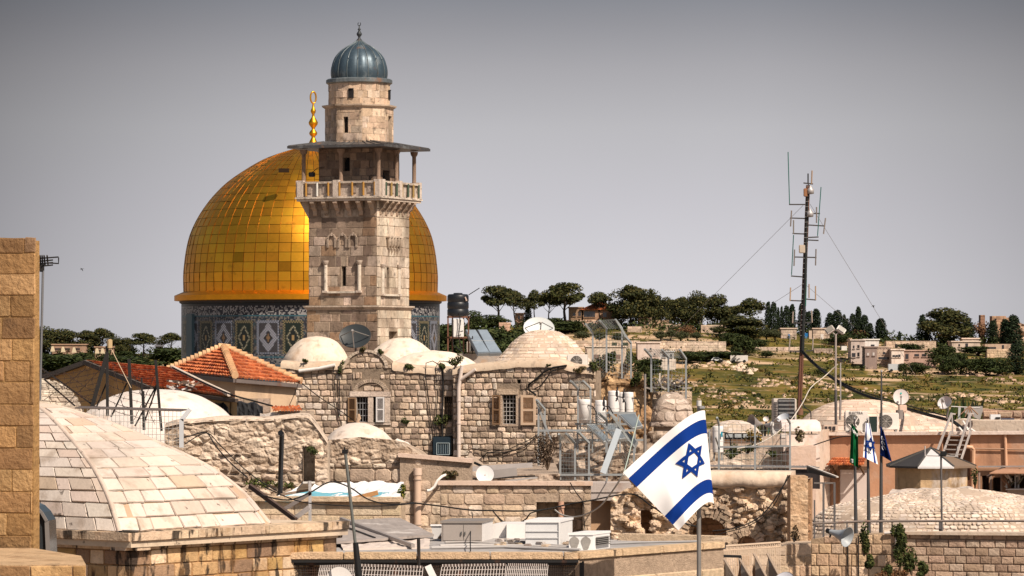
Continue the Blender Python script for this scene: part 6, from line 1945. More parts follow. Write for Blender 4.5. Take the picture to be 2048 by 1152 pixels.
# ------------------------------------------------------------------ flags
def flag_map(ht, hb, ft, fb, d, du, amp, g=lambda u: u, bow=0.0, ph=0.0, freq=7.0):
	HT, HBm, FT, FB = [Vector((x, y, 0)) for x, y in (ht, hb, ft, fb)]
	def Fm(u, v):
		q = g(u)
		px = HBm.lerp(HT, v).lerp(FB.lerp(FT, v), q)
		cr_ = noise.noise(Vector((u * 3.2 + ph, v * 2.6, 1))); wv = 1.5 * (abs(noise.noise(Vector((u * 2.4 + 3, v * 3.1 + u * 2, 5))) ) - .2) * u + .8 * cr_ * u + math.sin(freq * u + 1.8 * v + ph) * .6 + math.sin(freq * 1.9 * u - 2.3 * v + ph * 2) * .3 + .35 * math.sin(5 * v + 3 * u)
		return P(px.x, px.y - bow * math.sin(PI * u), d + du * u + amp * wv * min(1, u * 3 + .25))
	return Fm
def star(mb, Fm, R_, aspect, w, col, cx=.5, cy=.5, off=.014):
	for s_ in (1, -1):
		pts = [(cx * aspect + R_ * math.cos(PI / 2 * s_ + 2 * PI * i / 3), cy + R_ * math.sin(PI / 2 * s_ + 2 * PI * i / 3)) for i in range(3)]
		for i in range(3):
			a, b, c = Vector((*pts[i], 0)), Vector((*pts[(i + 1) % 3], 0)), Vector((*pts[(i + 2) % 3], 0))
			cen = (a + b + c) / 3
			k = 1 - w / (R_ * .5)
			a2, b2 = cen + (a - cen) * k, cen + (b - cen) * k
			n = 12
			for side in (-1, 1):
				vs = []
				for j in range(n + 1):
					for p in (a.lerp(b, j / n), a2.lerp(b2, j / n)):
						u, v = p.x / aspect, p.y
						q = Fm(u, v); nn = (Fm(u + .01, v) - q).cross(Fm(u, v + .01) - q).normalized()
						vs.append(q + nn * off * side)
				mb.add(vs, [(j * 2, j * 2 + 2, j * 2 + 3, j * 2 + 1) for j in range(n)], col, 0, True)
BLUE = (.003, .032, .215)
def flag(name, label, Fm, bands, nu=60, nv=60, parent_loc=None, emblem=None):
	"""bands: list of (v0, v1, colour); each band is its own strip of the cloth"""
	t = thing(name, label, 'flag', parent_loc)
	for v0, v1, col, nm in bands:
		mb = MB()
		m = max(2, int(nv * (v1 - v0)))
		vs = [Fm(i / nu, v0 + (v1 - v0) * j / m) for i in range(nu + 1) for j in range(m + 1)]
		mb.add(vs, [(i * (m + 1) + j, (i + 1) * (m + 1) + j, (i + 1) * (m + 1) + j + 1, i * (m + 1) + j + 1) for i in range(nu) for j in range(m)], col, 0, True)
		mb.build(nm, M['cloth'], t)
	if emblem: emblem(t)
	return t
WH = (.80, .79, .80)
DF = 57.0
BG = flag_map((1410, 821), (1428, 1008), (1246, 945), (1357, 1061), DF, -.55, .075, lambda u: .25 * u + .75 * u * u * (1.08 - .08 * u), 14)
IL = [(0, .1, WH, 'cloth'), (.1, .25, BLUE, 'stripe'), (.25, .75, WH, 'cloth'), (.75, .9, BLUE, 'stripe'), (.9, 1, WH, 'cloth')]
def big_star(t):
	mb = MB(); star(mb, BG, .205, .84, .036, BLUE, .455, .53); mb.build('star', M['cloth'], t)
flag('flag', 'large white flag with blue stripes and blue six pointed star flying from the near pole', BG, IL, 90, 90, P(1410, 1008, DF), big_star)
fp_ = thing('flagpole', 'tall grey pole carrying the large white and blue flag', 'flagpole', (P(1397, 0, DF + .12).x, DF + .12, 0))
mb = MB(); a = Vector((P(1397, 0, DF + .12).x, DF + .12, 0)); b = P(1398, 812, DF + .12); mb.tube([a, b], [.05, .03], 12, (.24, .23, .22)); mb.build('shaft', M['steel'], fp_)
mb = MB(); mb.tube([b, P(1398, 801, DF + .12)], .04, 10, (.6, .58, .55)); mb.rbox(P(1404, 815, DF + .08), (.09, .03, .05), .01, 0, (.3, .3, .3)); mb.build('cap', M['paint'], fp_)

# ------------------------------------------------------------------ right side: sheds, tanks and fence behind the flag
mb = MB()
p0 = Plane(1405, 96, 1640, 95, 3)
vtop = p0.uv(1500, 935)[1]
for i in range(40):
	a, b = i / 40 * p0.ul, (i + 1) / 40 * p0.ul - .02
	mb.prism([p0.at(a, vtop, .0), p0.at((a * 2 + b) / 3, vtop + .03, 0), p0.at((a + 2 * b) / 3, vtop + .03, 0), p0.at(b, vtop, 0)], Vector((0, 2.2, -.03)), jc((.46, .43, .42), rr, .06))
	mb.box(p0.at((a + b) / 2, vtop - .28, -.02), (b - a + .02, .05, .5), p0.rot(), jc((.06, .05, .05), rr, .2))
mb.beam(p0.at(0, vtop + .02, .05), p0.at(p0.ul, vtop + .02, .05), .05, .03, (.5, .44, .4))
single(mb, 'corrugated_roof', M['steel'], 'dark corrugated shed roof edge above the ruined arch', 'roof', p0.A)
mb = MB()
mb.prism([P(1617, 933, 94), P(1670, 953, 92.5), P(1672, 958, 92.5), P(1617, 945, 94)], (0, .6, .02), (.05, .05, .05)); mb.beam(P(1617, 932, 94), P(1675, 954, 92.4), .06, .03, (.6, .55, .5))
single(mb, 'canopy', M['dark'], 'small dark sloping canopy at the right end of the corrugated roof', 'canopy', P(1640, 945, 94))
# stepped plaster terraces behind the shed roof
def plainwall(name, label, x0, d0, x1, d1, tops, col, m='plaster', t=1.0, z0=3.0, st=None, cat='wall', rough_=False):
	pl = Plane(x0, d0, x1, d1, z0); tp = topline(pl, tops)
	mb = MB(); wallsolid(mb, pl, 0, tp, (), t, col, .3)
	if st: stones(mb, pl.S, pl.ul, max(tp(0), tp(pl.ul)), st[0], st[1], st[2], st[3], st[4], 7, v0=pl.uv(x0, st[5])[1], top=tp, rnd=.1)
	if rough_: rubble(mb, pl.S, 80, 22, pl.uv(x0, rough_)[1], 0, .06, 2.6, [(.5, .4, .3), (.72, .6, .5), (.25, .17, .12)], 9, tp, pl.ul)
	return single(mb, name, M[m], label, cat, pl.A), pl
plainwall('terrace_wall', 'cracked plaster terrace wall above the corrugated roof', 1420, 103, 1602, 102.7, [(1420, 900), (1470, 898), (1500, 905), (1560, 892), (1602, 880)], (.62, .49, .39), 'stone', 2.5, rough_=960)
plainwall('terrace_wall', 'upper plaster terrace behind the weeds right of the big flag', 1415, 106, 1600, 105, [(1415, 872), (1520, 874), (1600, 862)], (.62, .5, .41), 'plaster', 3)
plainwall('plaster_block', 'pale pink plaster block left of the salmon house', 1582, 101, 1632, 101, [(1582, 895), (1632, 892)], (.64, .47, .38), 'plaster', 3)
dome_thing('paved_dome', 'low paved dome with a strip of dark windows right of the flag', 1468, 104.5, [(58, 885), (54, 868), (40, 852), (20, 843), (0, 841)], M['pave'], (.5, .4, .31), .01, 19, pave=dict(ch=(.14, .2), sl=(.2, .4), gap=.02, ht=.012, pal=PAVEPAL))
t = thing('window_strip', 'row of dark windows under the low paved dome', 'windows', P(1485, 888, 103))
mb = MB(); mb.box(P(1485, 876, 103.2), (72 * 103 / F, .2, 20 * 103 / F), 0, (.03, .028, .027)); mb.box(P(1485, 883, 103.05), (72 * 103 / F, .1, 8 * 103 / F), 0, (.16, .09, .05)); mb.build('frame', M['dark'], t)
for i in range(4):
	mb = MB(); mb.box(P(1459 + i * 17, 871.5, 103.08), (13 * 103 / F, .02, 7 * 103 / F), 0, (.42, .45, .46)); mb.build('pane', M['glass'], t)
boiler('white water cylinder with a blue label behind the flag', 1436, 852, 905, 11, 0, 0, 100)
mb = MB(); mb.box(P(1443.5, 869, 99.82), (.05, .02, .13), 0, (.02, .3, .42)); mb.build('sticker', M['paint'], bpy.data.objects['water_boiler.005'])
for i, (x, y, w, h, pal) in enumerate([(1505, 888, .35, .22, [(.34, .2, .03), (.26, .16, .03), (.12, .1, .03)]), (1462, 918, .3, .25, GREENS), (1495, 908, .35, .16, GREENS), (1545, 915, .2, .12, GREENS), (1598, 885, .16, .22, [(.12, .09, .05), (.08, .07, .03)])]):
	bush(['golden flowering weeds under the strip of dark windows', 'dark weeds low behind the fence near the flag', 'weeds in the middle of the cracked terrace', 'small weeds at the right of the cracked terrace', 'dry weeds by the pale pink plaster block'][i], P(x, y, 101.5), (w, .2, h), 260, .04, pal, 120 + i)
fence('thin cranked wire fence over the shed roof right of the big flag', [(1438, 848, 942, 1434, 835), (1510, 850, 942, None, None), (1580, 845, 948, 1574, 836)], 92, [(1438, 894, 1580, 892)], dense=.1, w=.045, top_mesh=False)
fence('thin dark post fence with a brace just right of the flag cloth', [(1419, 860, 942, None, None), (1437, 890, 942, 1431, 874)], 93, mesh=False, w=.035)
t = thing('barrel_tank', 'rounded white plaster barrel tank left of the salmon house', 'tank', P(1600, 905, 103))
mb = MB(); D = 103; k = D / F
n = 14
prof = [(0, 905)] + []
c0, c1 = P(1563, 905, D - .2), P(1637, 905, D - .2)
vs = []
for j in range(n + 1):
	a = PI * j / n
	dy, dz = -.62 * math.cos(a), .32 * math.sin(a)
	for x, s_ in ((1561, .94), (1566, 1), (1632, 1), (1639, .8)):
		b = P(x, 872, D); vs.append(Vector((b.x, b.y + dy * s_, b.z + dz * s_ + .14)))
mb.add(vs, [(j * 4 + i, j * 4 + i + 1, (j + 1) * 4 + i + 1, (j + 1) * 4 + i) for j in range(n) for i in range(3)], (.72, .62, .58), sm=True)
mb.add(vs[0::4], [tuple(range(n + 1))], (.7, .6, .56)); mb.add(vs[3::4], [tuple(range(n + 1))], (.7, .6, .56))
b0 = P(1600, 890, D); mb.box((b0.x, b0.y, P(0, 888, D).z - .1), (72 * k, 1.2, .75), 0, (.70, .59, .53))
mb.build('body', M['plaster'], t)
mb = MB(); mb.rbox(P(1567, 879, D - .75), (.2, .12, .36), .02, 0, (.5, .42, .37)); mb.box(P(1567, 872, D - .82), (.13, .02, .1), 0, (.62, .56, .52)); mb.build('meter_box', M['paint'], t)
t = thing('condenser', 'tall cooling condenser with dark coil front left of the guyed mast', 'condenser', P(1568, 850, 112))
mb = MB(); D = 112; k = D / F; mb.rbox(P(1568, 822, D), (46 * k, .8, 50 * k), .02, 0, (.62, .55, .50)); mb.build('casing', M['paint'], t)
mb = MB(); mb.box(P(1573, 818, D - .42), (33 * k, .03, 40 * k), 0, (.02, .022, .024))
for i in range(5): mb.beam(P(1557, 802 + i * 8, D - .45), P(1589, 802 + i * 8, D - .45), .02, .02, (.4, .4, .4))
for i in range(14): mb.beam(P(1558 + i * 2.4, 800, D - .44), P(1558 + i * 2.4, 838, D - .44), .008, .01, (.1, .1, .11))
mb.build('coil', M['dark'], t)
mb = MB()
for i in range(8):
	for j in range(3): mb.box(P(1548.5 + j * 2.4, 805 + i * 4.6, D - .42), (.02, .03, .035), 0, (.04, .035, .035))
mb.build('vent_hole', M['dark'], t)
def horn_dish(label, pos, r, ln, aim, col):
	t = thing('horn_antenna', label, 'antenna', pos)
	aim = Vector(aim).normalized(); sx = Vector((0, 0, 1)).cross(aim).normalized(); sz = aim.cross(sx); Mx = Matrix((sx, sz, aim)).transposed()
	mb = MB(); mb.lathe([(r * .15, 0), (r * .3, ln * .3), (r, ln), (r * 1.03, ln), (r * .96, ln * .97), (r * .2, ln * .3)], pos, 20, col, M=Mx); mb.build('horn', M['paint'], t)
	mb = MB(); mb.tube([pos, Vector(pos) + Vector((0, 0, -.5))], .03, 6, DKM); mb.build('mount', M['dark'], t)
	return t
horn_dish('grey funnel antenna, left one of the cluster by the condenser', P(1524, 848, 106), .24, .36, (-.9, -.4, .1), (.28, .25, .24))
horn_dish('grey funnel antenna, right one of the cluster by the condenser', P(1530, 850, 105.6), .24, .36, (.8, -.5, -.1), (.32, .3, .3))
dish('grey round dish facing left before the condenser', P(1566, 835, 105.5), .19, (-.35, -.5, .75), (.46, .48, .52), (.12, .1, .1), .5, arm=False, mount=P(1566, 866, 105.6))
dish('small white ball dish in the antenna cluster', P(1532, 838, 106), .085, (-.1, -.8, .5), (.7, .64, .6), depth=.6, arm=False, mount=P(1534, 862, 106))
mb = MB(); mb.tube([P(1545, 870, 105.4), P(1541, 852, 105.4)], .045, 7, (.5, .52, .52)); mb.rbox(P(1544, 848, 105.3), (.1, .08, .13), .02, .3, (.72, .7, .68)); mb.tube([P(1536, 872, 105.4), P(1538, 855, 105.4)], .02, 5, (.06, .3, .16))
single(mb, 'camera', M['paint'], 'white camera on a short bracket in the antenna cluster', 'camera', P(1545, 870, 105.4))

# ------------------------------------------------------------------ salmon house and its roof
DS = 108
plS = Plane(1612, DS, 2300, DS - 2.5, 0)
sal = thing('salmon_house', 'long salmon plastered house with pale roof ledge at the right', 'house', (plS.A.x, plS.A.y, 0))
mb = MB(); tps = topline(plS, [(1612, 870), (2300, 866)])
wallsolid(mb, plS, 0, tps, [(*plS.rect(1886, 874, 1940, 960), .5)], 4, (.50, .275, .17), 1.5, hcol=(.3, .16, .1)); a, b, c, d = plS.rect(1886, 874, 1940, 960)
mb.quad(plS.at(a, c, -.5), plS.at(b, c, -.5), plS.at(b, d, -.5), plS.at(a, d, -.5), (.30, .17, .11)); mb.build('wall', M['render'], sal)
mb = MB(); mb.beam(plS.at(-.05, tps(0) + .03, -.1), plS.at(plS.ul, tps(plS.ul) + .03, -.1), .5, .09, (.72, .6, .53)); mb.build('ledge', M['plaster'], sal)
mb = MB()
mb.tube([plS.pt(2011, 866, .06), plS.pt(2013, 935, .06)], .045, 8, (.62, .36, .23)); mb.tube([plS.pt(1942, 897, .06), plS.pt(2060, 899, .06)], .025, 6, (.4, .25, .17)); mb.tube([plS.pt(1930, 893, .1), plS.pt(1946, 894, .1), plS.pt(1948, 900, .1), plS.pt(1946, 985, .1)], .055, 8, (.6, .36, .23))
mb.build('pipework', M['paint'], sal)
wdr = thing('panel_door', 'plain white door panel under the small red tiled awning', 'door', plS.pt(1708, 1015, .1))
a, b, c, d = plS.rect(1681, 938, 1736, 1020)
mb = MB(); mb.prism([plS.at(a, c, .02), plS.at(b, c, .02), plS.at(b, d, .02), plS.at(a, d, .02)], plS.N * .06, (.66, .57, .53)); mb.build('leaf', M['paint'], wdr)
mb = MB(); mb.beam(plS.at(a - .03, c, .06), plS.at(a - .03, d, .06), .05, .08, (.3, .17, .1)); mb.beam(plS.at(a - .05, d + .03, .08), plS.at(b + .05, d + .03, .08), .1, .1, (.14, .08, .05)); mb.build('frame', M['wood'], wdr)
mb = MB(); tiles(mb, plS.pt(1663, 930, .9), plS.pt(1737, 930, .9), plS.pt(1733, 917, .0), plS.pt(1668, 917, .0), 3, 14, TPAL, 14, .03)
aw = single(mb, 'tiled_awning', M['tile'], 'small red tiled awning over the white door', 'awning', plS.pt(1700, 930, .5))
mb = MB()
for x in (1672, 1729): mb.beam(plS.pt(x, 931, .8), plS.pt(x, 948, .05), .05, .05, (.12, .07, .04))
mb.build('bracket', M['wood'], aw)
# paved vaults behind the ledge
dome_thing('paved_vault', 'wide flat paved vault behind the two air conditioners', 1722, 118, [(150, 888), (132, 862), (110, 832), (72, 810), (36, 801), (0, 799)], M['pave'], (.52, .38, .29), .01, 26, pave=dict(ch=(.16, .2), sl=(.3, .6), gap=.016, ht=.01, pal=[(.66, .51, .41), (.70, .55, .45), (.62, .48, .38)]), sy=.8)
dome_thing('paved_vault', 'low paved vault fading right behind the white dish', 1830, 120, [(150, 890), (130, 866), (90, 842), (45, 829), (0, 825)], M['pave'], (.52, .38, .29), .01, 27, pave=dict(ch=(.16, .2), sl=(.3, .6), gap=.016, ht=.01, pal=[(.66, .51, .41), (.70, .55, .45), (.62, .48, .38)]), sy=.8)
plainwall('roof_wall', 'long rounded cream roof wall at the right edge', 1912, 114, 2300, 112, [(1912, 838), (1960, 841), (2300, 840)], (.70, .58, .47), 'plaster', 1.2)
plainwall('rough_wall', 'rough boulder wall behind the cream roof wall at the right edge', 1965, 122, 2300, 121, [(1965, 818), (2010, 822), (2300, 820)], (.4, .26, .19), 'stone', 1.0, st=((.2, .3), (.3, .6), .03, .05, [(.42, .28, .2), (.5, .36, .26), (.36, .25, .19)], 850))
mb = MB(); mb.box(P(1990, 834, 119), (.32, .3, .16), 0, (.75, .75, .76)); mb.box(P(1996, 836, 118.8), (.14, .1, .06), 0, (.02, .02, .02)); mb.box(P(2015, 838, 119), (.4, .3, .05), 0, (.05, .06, .1))
single(mb, 'white_carton', M['paint'], 'small white carton on the rough boulder wall', 'box', P(1990, 840, 119))
ac_unit('air conditioner with black lettering on the salmon house ledge', P(1712, 866, DS - .2), (46 * DS / F, .34, 40 * DS / F), 0, text='ELECTRA', fan_x=-.17, fan_r=.34, slats=False)
ac_unit('air conditioner with round fan right of the dark green panel', P(1778, 863, DS - .2), (37 * DS / F, .34, 34 * DS / F), 0, fan_x=-.2, fan_r=.38)
mb = MB(); mb.box(P(1746, 850, DS - .5), (19 * DS / F, .06, 34 * DS / F), 0, (.015, .03, .026)); mb.beam(P(1737, 867, DS - .54), P(1737, 832, DS - .54), .03, .03, (.65, .6, .57)); mb.beam(P(1755, 867, DS - .54), P(1755, 832, DS - .54), .03, .03, (.65, .6, .57))
single(mb, 'green_panel', M['paint'], 'dark green panel standing between the two ledge air conditioners', 'panel', P(1746, 867, DS - .5))
mb = MB(); mb.rbox(P(1660, 857, DS - .1), (30 * DS / F, .25, 15 * DS / F), .02, .1, (.55, .42, .34))
for i in range(3): mb.box(P(1652 + i * 8, 857, DS - .24), (.08, .02, .12), .1, (.03, .025, .025))
single(mb, 'vent_box', M['paint'], 'beige vent box with three dark openings on the ledge', 'vent', P(1660, 865, DS - .1))
for i, (a_, b_, c_) in enumerate([((1703, 858), (1716, 835), (.76, .7, .66)), ((1712, 866), (1697, 848), (.72, .66, .62)), ((1708, 845), (1726, 866), (.76, .72, .68))]):
	mb = MB(); mb.beam(P(*a_, DS - .55), P(*b_, DS - .55), .06, .03, c_)
	single(mb, 'slat', M['wood'], ['white slat leaning up on the lettered air conditioner', 'white slat crossing low before the lettered air conditioner', 'long white slat leaning right before the lettered air conditioner'][i], 'slat', P(*a_, DS - .55))
dish('white satellite dish with a turquoise mark on the salmon roof', P(1802, 793.5, 110), 15.5 * 110 / F, (-.1, -.98, .12), (.70, .66, .64), depth=.12, mount=P(1804, 828, 110.2), logo=(.05, .45, .40))
mb = MB(); mb.tube([P(1799, 838, 109.8), P(1799, 820, 109.8)], .11, 8, (.22, .2, .19)); mb.rbox(P(1805, 817, 109.9), (.24, .14, .22), .02, .2, (.6, .45, .36))
single(mb, 'dish_bracket', M['paint'], 'dark bracket box below the turquoise marked dish', 'bracket', P(1799, 838, 109.8))
dish('grey ball shaped dish on the right rooftops', P(1889, 805, 111), 14.5 * 111 / F, (-.45, -.75, .5), (.52, .50, .51), (.3, .29, .3), .75, arm=True, mount=P(1892, 838, 111.2))
lad = thing('ladder', 'grey metal ladder stair with handrails on the salmon house', 'ladder', plS.pt(1900, 922, .5))
mb = MB()
for a_, b_ in (((1884, 905), (1906, 826)), ((1893, 918), (1905, 862)), ((1921, 918), (1943, 826)), ((1932, 922), (1944, 862))): mb.beam(plS.pt(*a_, 1.2), plS.pt(*b_, .3), .05, .05, (.52, .47, .44))
for x in (1907, 1943): mb.beam(plS.pt(x, 828, .3), plS.pt(x + 1, 868, .3), .04, .04, (.42, .38, .36));
mb.beam(plS.pt(1906, 827, .3), plS.pt(1911, 828, .1), .04, .04, (.55, .5, .47)); mb.beam(plS.pt(1943, 827, .3), plS.pt(1948, 827, .1), .04, .04, (.55, .5, .47))
mb.build('rail', M['steel'], lad)
for i in range(5):
	mb = MB(); y = 870 + i * 9; mb.beam(plS.pt(1902 - i * 1.8, y, .4 + i * .15), plS.pt(1938 - i * 1.8, y + 1, .4 + i * .15), .12, .03, (.4, .35, .32)); mb.build('step', M['steel'], lad)
t = thing('chair', 'broken white plastic chair lying on the salmon house roof', 'chair', plS.pt(1930, 864, -.6))
mb = MB()
for a_, b_ in (((1922, 842), (1933, 862)), ((1914, 855), (1922, 866)), ((1924, 866), (1933, 858)), ((1930, 858), (1944, 868)), ((1935, 856), (1946, 864)), ((1926, 868), (1940, 870))): mb.beam(plS.pt(*a_, -.4), plS.pt(*b_, -.5), .06, .04, (.78, .75, .72))
mb.build('frame', M['paint'], t)
t = thing('aerial', 'bundled rooftop aerial right of the grey ball dish', 'aerial', P(1920, 840, 113))
mb = MB(); mb.tube([P(1902, 813, 113), P(1960, 816, 113)], .02, 5, (.5, .48, .46)); mb.beam(P(1918, 838, 113), P(1919, 815, 113), .07, .05, (.52, .54, .54))
for a_ in (-18, -9, 0, 8, 17): mb.tube([P(1939, 812, 113), P(1939 + a_, 829 if abs(a_) > 10 else 834, 113 - .1)], .02, 4, (.26, .15, .09))
mb.prism([P(1928, 814, 113.4), P(1965, 812, 113.4), P(1966, 820, 113.4), P(1960, 840, 113.4), P(1930, 826, 113.4)], (0, .1, 0), (.4, .38, .36)); mb.build('frame', M['steel'], t)
rc_ = random.Random(3)
cac = thing('agave_plant', 'dark spiky agave growing behind the grey ball dish', 'plant', P(1925, 838, 116))
mb = MB()
for i in range(46):
	x = rc_.uniform(1895, 1958); b = P(x, 840, 116 + rc_.uniform(-.3, .3)); tip = b + Vector((rc_.uniform(-.25, .25), rc_.uniform(-.2, .2), rc_.uniform(.35, .75))); s_ = Vector((.045, 0, 0)); m_ = b.lerp(tip, .5)
	mb.add([b - s_, b + s_, m_ + s_ * 1.1, tip, m_ - s_ * 1.1], [(0, 1, 2, 3, 4)], jc(rc_.choice([(.03, .05, .015), (.06, .08, .02), (.015, .02, .008)]), rc_, .25))
mb.build('leaves', M['leaf'], cac)

# kiosk with pyramid roof
t = thing('kiosk', 'stained octagonal kiosk with a grey and white pyramid roof', 'kiosk', P(1860, 980, 96))
D = 96; k = D / F
c = P(1862, 700, D + .6); zz = lambda y: E + (HY - y) * k
apx = Vector((c.x, c.y, zz(897)))
oct_ = [Vector((c.x + 1.22 * math.cos(R(22.5 + 45 * i)), c.y + 1.22 * math.sin(R(22.5 + 45 * i)), zz(932))) for i in range(8)]
mb = MB()
for i in range(8):
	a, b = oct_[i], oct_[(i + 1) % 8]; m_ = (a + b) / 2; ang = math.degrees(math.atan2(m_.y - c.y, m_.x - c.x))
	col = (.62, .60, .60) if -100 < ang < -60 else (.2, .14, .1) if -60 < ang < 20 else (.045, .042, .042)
	mb.prism([a, b, apx + (b - apx) * .06, apx + (a - apx) * .06], (0, 0, -.05), col)
	mb.beam(a + Vector((0, 0, .01)), apx + Vector((0, 0, .01)), .04, .03, (.08, .075, .07))
mb.build('roof', M['tarp'], t)
mb = MB()
po = [(c.x + (p.x - c.x) * .8, c.y + (p.y - c.y) * .8) for p in oct_]
for i in range(8):
	a, b = po[i], po[(i + 1) % 8]; mb.quad((*a, zz(1000)), (*b, zz(1000)), (*b, zz(930)), (*a, zz(930)), (.55, .38, .22))
mb.build('wall', M['render'], t)
M['kiosk'] = mat('stained_render', None, .9, var=.2, vsc=1.2, var2=.1, bump=.4, bsc=12, stains=[((.12, .08, .05), 2.2, .48, .68, .75, .7), ((.6, .52, .46), 1.8, .56, .66, .8, .5)])
bpy.data.objects['kiosk'].children[1].data.materials[0] = M['kiosk']
sheet('roof_lip', 'curved grey roof lip below the stained kiosk', 'roof', (P(1772, 992, 93.5), P(1950, 982, 93.5)), (P(1785, 979, 95), P(1945, 974, 95)), 16, M['plaster'], (.5, .43, .38), .06, .08)
t = thing('antenna_mast', 'thin pole with a small two pronged antenna before the kiosk', 'antenna', P(1883, 1065, 79))
mb = MB(); mb.tube([P(1884, 1066, 79), P(1882, 906, 79)], .022, 7, (.12, .11, .11)); mb.build('pole', M['dark'], t)
mb = MB(); mb.tube([P(1850, 911, 79), P(1916, 913, 79)], .012, 5, (.4, .38, .37)); mb.tube([P(1850, 912, 79), P(1850, 892, 79)], .014, 5, (.6, .56, .54)); mb.tube([P(1915, 914, 79), P(1915, 893, 79)], .014, 5, (.6, .56, .54)); mb.rbox(P(1887, 907, 78.95), (.13, .08, .1), .01, 0, BLK); mb.build('head', M['steel'], t)

# shacks at the right edge
mb = MB(); pl = Plane(1955, 99, 2200, 98, 3)
sk = thing('shack', 'brown shack with dark doorways and a tin roof at the right edge', 'shack', pl.A)
hl = [(*pl.rect(1964, 951, 1978, 992), .4), (*pl.rect(1986, 955, 2002, 992), .6), (*pl.rect(2022, 952, 2060, 976), .4)]
wallsolid(mb, pl, 0, pl.uv(2000, 937)[1], hl, 1, (.36, .20, .12), 1, hcol=(.12, .07, .045))
for h in hl: mb.quad(pl.at(h[0], h[2], -.39), pl.at(h[1], h[2], -.39), pl.at(h[1], h[3], -.39), pl.at(h[0], h[3], -.39), (.10, .06, .045))
mb.build('wall', M['render'], sk)
mb = MB(); mb.prism([pl.pt(1990, 946, .8), pl.pt(2100, 946, .8), pl.pt(2100, 934, -.3), pl.pt(2010, 934, -.3)], (0, 0, .03), (.44, .24, .15)); mb.beam(pl.pt(1958, 933, .1), pl.pt(2100, 932, .1), .06, .04, (.4, .35, .33)); mb.beam(pl.pt(1984, 952, .7), pl.pt(2010, 933, .05), .05, .05, (.1, .07, .06)); mb.build('roof', M['tile'], sk)
for x in (1960, 1983, 2004, 2032, 2038):
	mb = MB(); mb.beam(pl.pt(x, 995, .1), pl.pt(x, 945, .1), .045, .045, (.3, .22, .18) if x < 2010 else (.5, .48, .46)); mb.build('post', M['wood'], sk)
mb = MB(); mb.prism([pl.pt(2018, 995, .2), pl.pt(2100, 995, .2), pl.pt(2100, 979, .2), pl.pt(2018, 979, .2)], (0, .3, 0), (.42, .34, .29)); mb.beam(pl.pt(2016, 978, .2), pl.pt(2100, 977, .2), .3, .03, (.7, .66, .63)); mb.build('counter', M['paint'], sk)
mb = MB()
for i in range(14):
	x = rc_.uniform(2010, 2046); p = pl.pt(x, rc_.uniform(952, 976), .15); mb.beam(p, p + Vector((rc_.uniform(-.2, .2), 0, rc_.uniform(.05, .3))), .04, .04, jc(rc_.choice([(.5, .42, .36), (.3, .16, .1), (.15, .14, .1), (.6, .56, .52)]), rc_, .2))
single(mb, 'clutter', M['wood'], 'cluttered timber and pipes piled in the shack opening', 'clutter', pl.pt(2030, 976, .15), kind='stuff')
bush('small dark bush by the shack post', P(1950, 978, 97.5), (.12, .1, .3), 200, .03, GREENS, 140)

# big paved dome, railing, walls at lower right
DV = 88
dome_thing('paved_dome', 'broad pale paved dome behind the iron railing at lower right', 1905, DV, [(335, 1130), (300, 1075), (278, 1040), (262, 1024), (235, 1011), (172, 998), (110, 987), (50, 979), (0, 977)], M['pave'], (.46, .36, .28), .05, 29, n=90,
	pave=dict(ch=(.10, .14), sl=(.10, .22), gap=.022, ht=.012, pal=[(.64, .52, .42), (.68, .57, .48), (.60, .48, .38), (.70, .60, .52)], rnd=.32), sy=.55)
WPAL = [(.60, .43, .29), (.56, .39, .26), (.52, .36, .24), (.64, .48, .34), (.46, .31, .2), (.66, .51, .38)]
def ashlar(name, label, x0, d0, x1, d1, tops, ybot, ch, sl, pal, seed, m='stone', t=.7, gap=.012, ht=.015, rnd=.05, z0=0.0):
	pl = Plane(x0, d0, x1, d1, z0); tp = topline(pl, tops)
	mb = MB(); wallsolid(mb, pl, 0, lambda u: tp(u) - .01, (), t, tuple(c * .55 for c in pal[0]), .8)
	stones(mb, pl.S, pl.ul, max(tp(0), tp(pl.ul)), ch, sl, gap, ht, pal, seed, v0=pl.uv((x0 + x1) / 2, ybot)[1], top=tp, rnd=rnd, bulge=.008)
	return single(mb, name, M[m], label, 'wall', pl.A), pl
_, plR1 = ashlar('stone_wall', 'honey ashlar wall carrying the horn loudspeaker', 1622, 75.5, 1802, 75, [(1622, 1078), (1640, 1072), (1680, 1070), (1802, 1066)], 1175, (.2, .26), (.18, .4), [(.66, .47, .31), (.6, .42, .27), (.70, .53, .38), (.55, .38, .25), (.48, .33, .23)], 3)
_, plR2 = ashlar('stone_wall', 'greyish brown ashlar wall with long blocks at lower right', 1802, 75.3, 2250, 74, [(1802, 1066), (2250, 1069)], 1175, (.13, .17), (.2, .42), [(.44, .31, .23), (.40, .28, .2), (.48, .36, .27), (.36, .25, .18), (.52, .40, .31)], 4)
mb = MB(); mb.beam(plR2.pt(1802, 1066, -.1), plR2.pt(2240, 1069, -.1), .4, .06, (.55, .45, .36)); single(mb, 'wall_coping', M['plaster'], 'thin pale coping on the greyish brown wall', 'coping', plR2.pt(1802, 1069))
rl = thing('railing', 'dark iron railing before the broad paved dome', 'railing', P(1630, 1070, 76.5))
mb = MB(); mb.tube([P(1626, 1047, 76.5), P(1720, 1043, 76.5), P(1850, 1042, 76.4), P(2060, 1042, 76), P(2250, 1042, 76)], .025, 8, (.2, .16, .14)); mb.build('rail', M['dark'], rl)
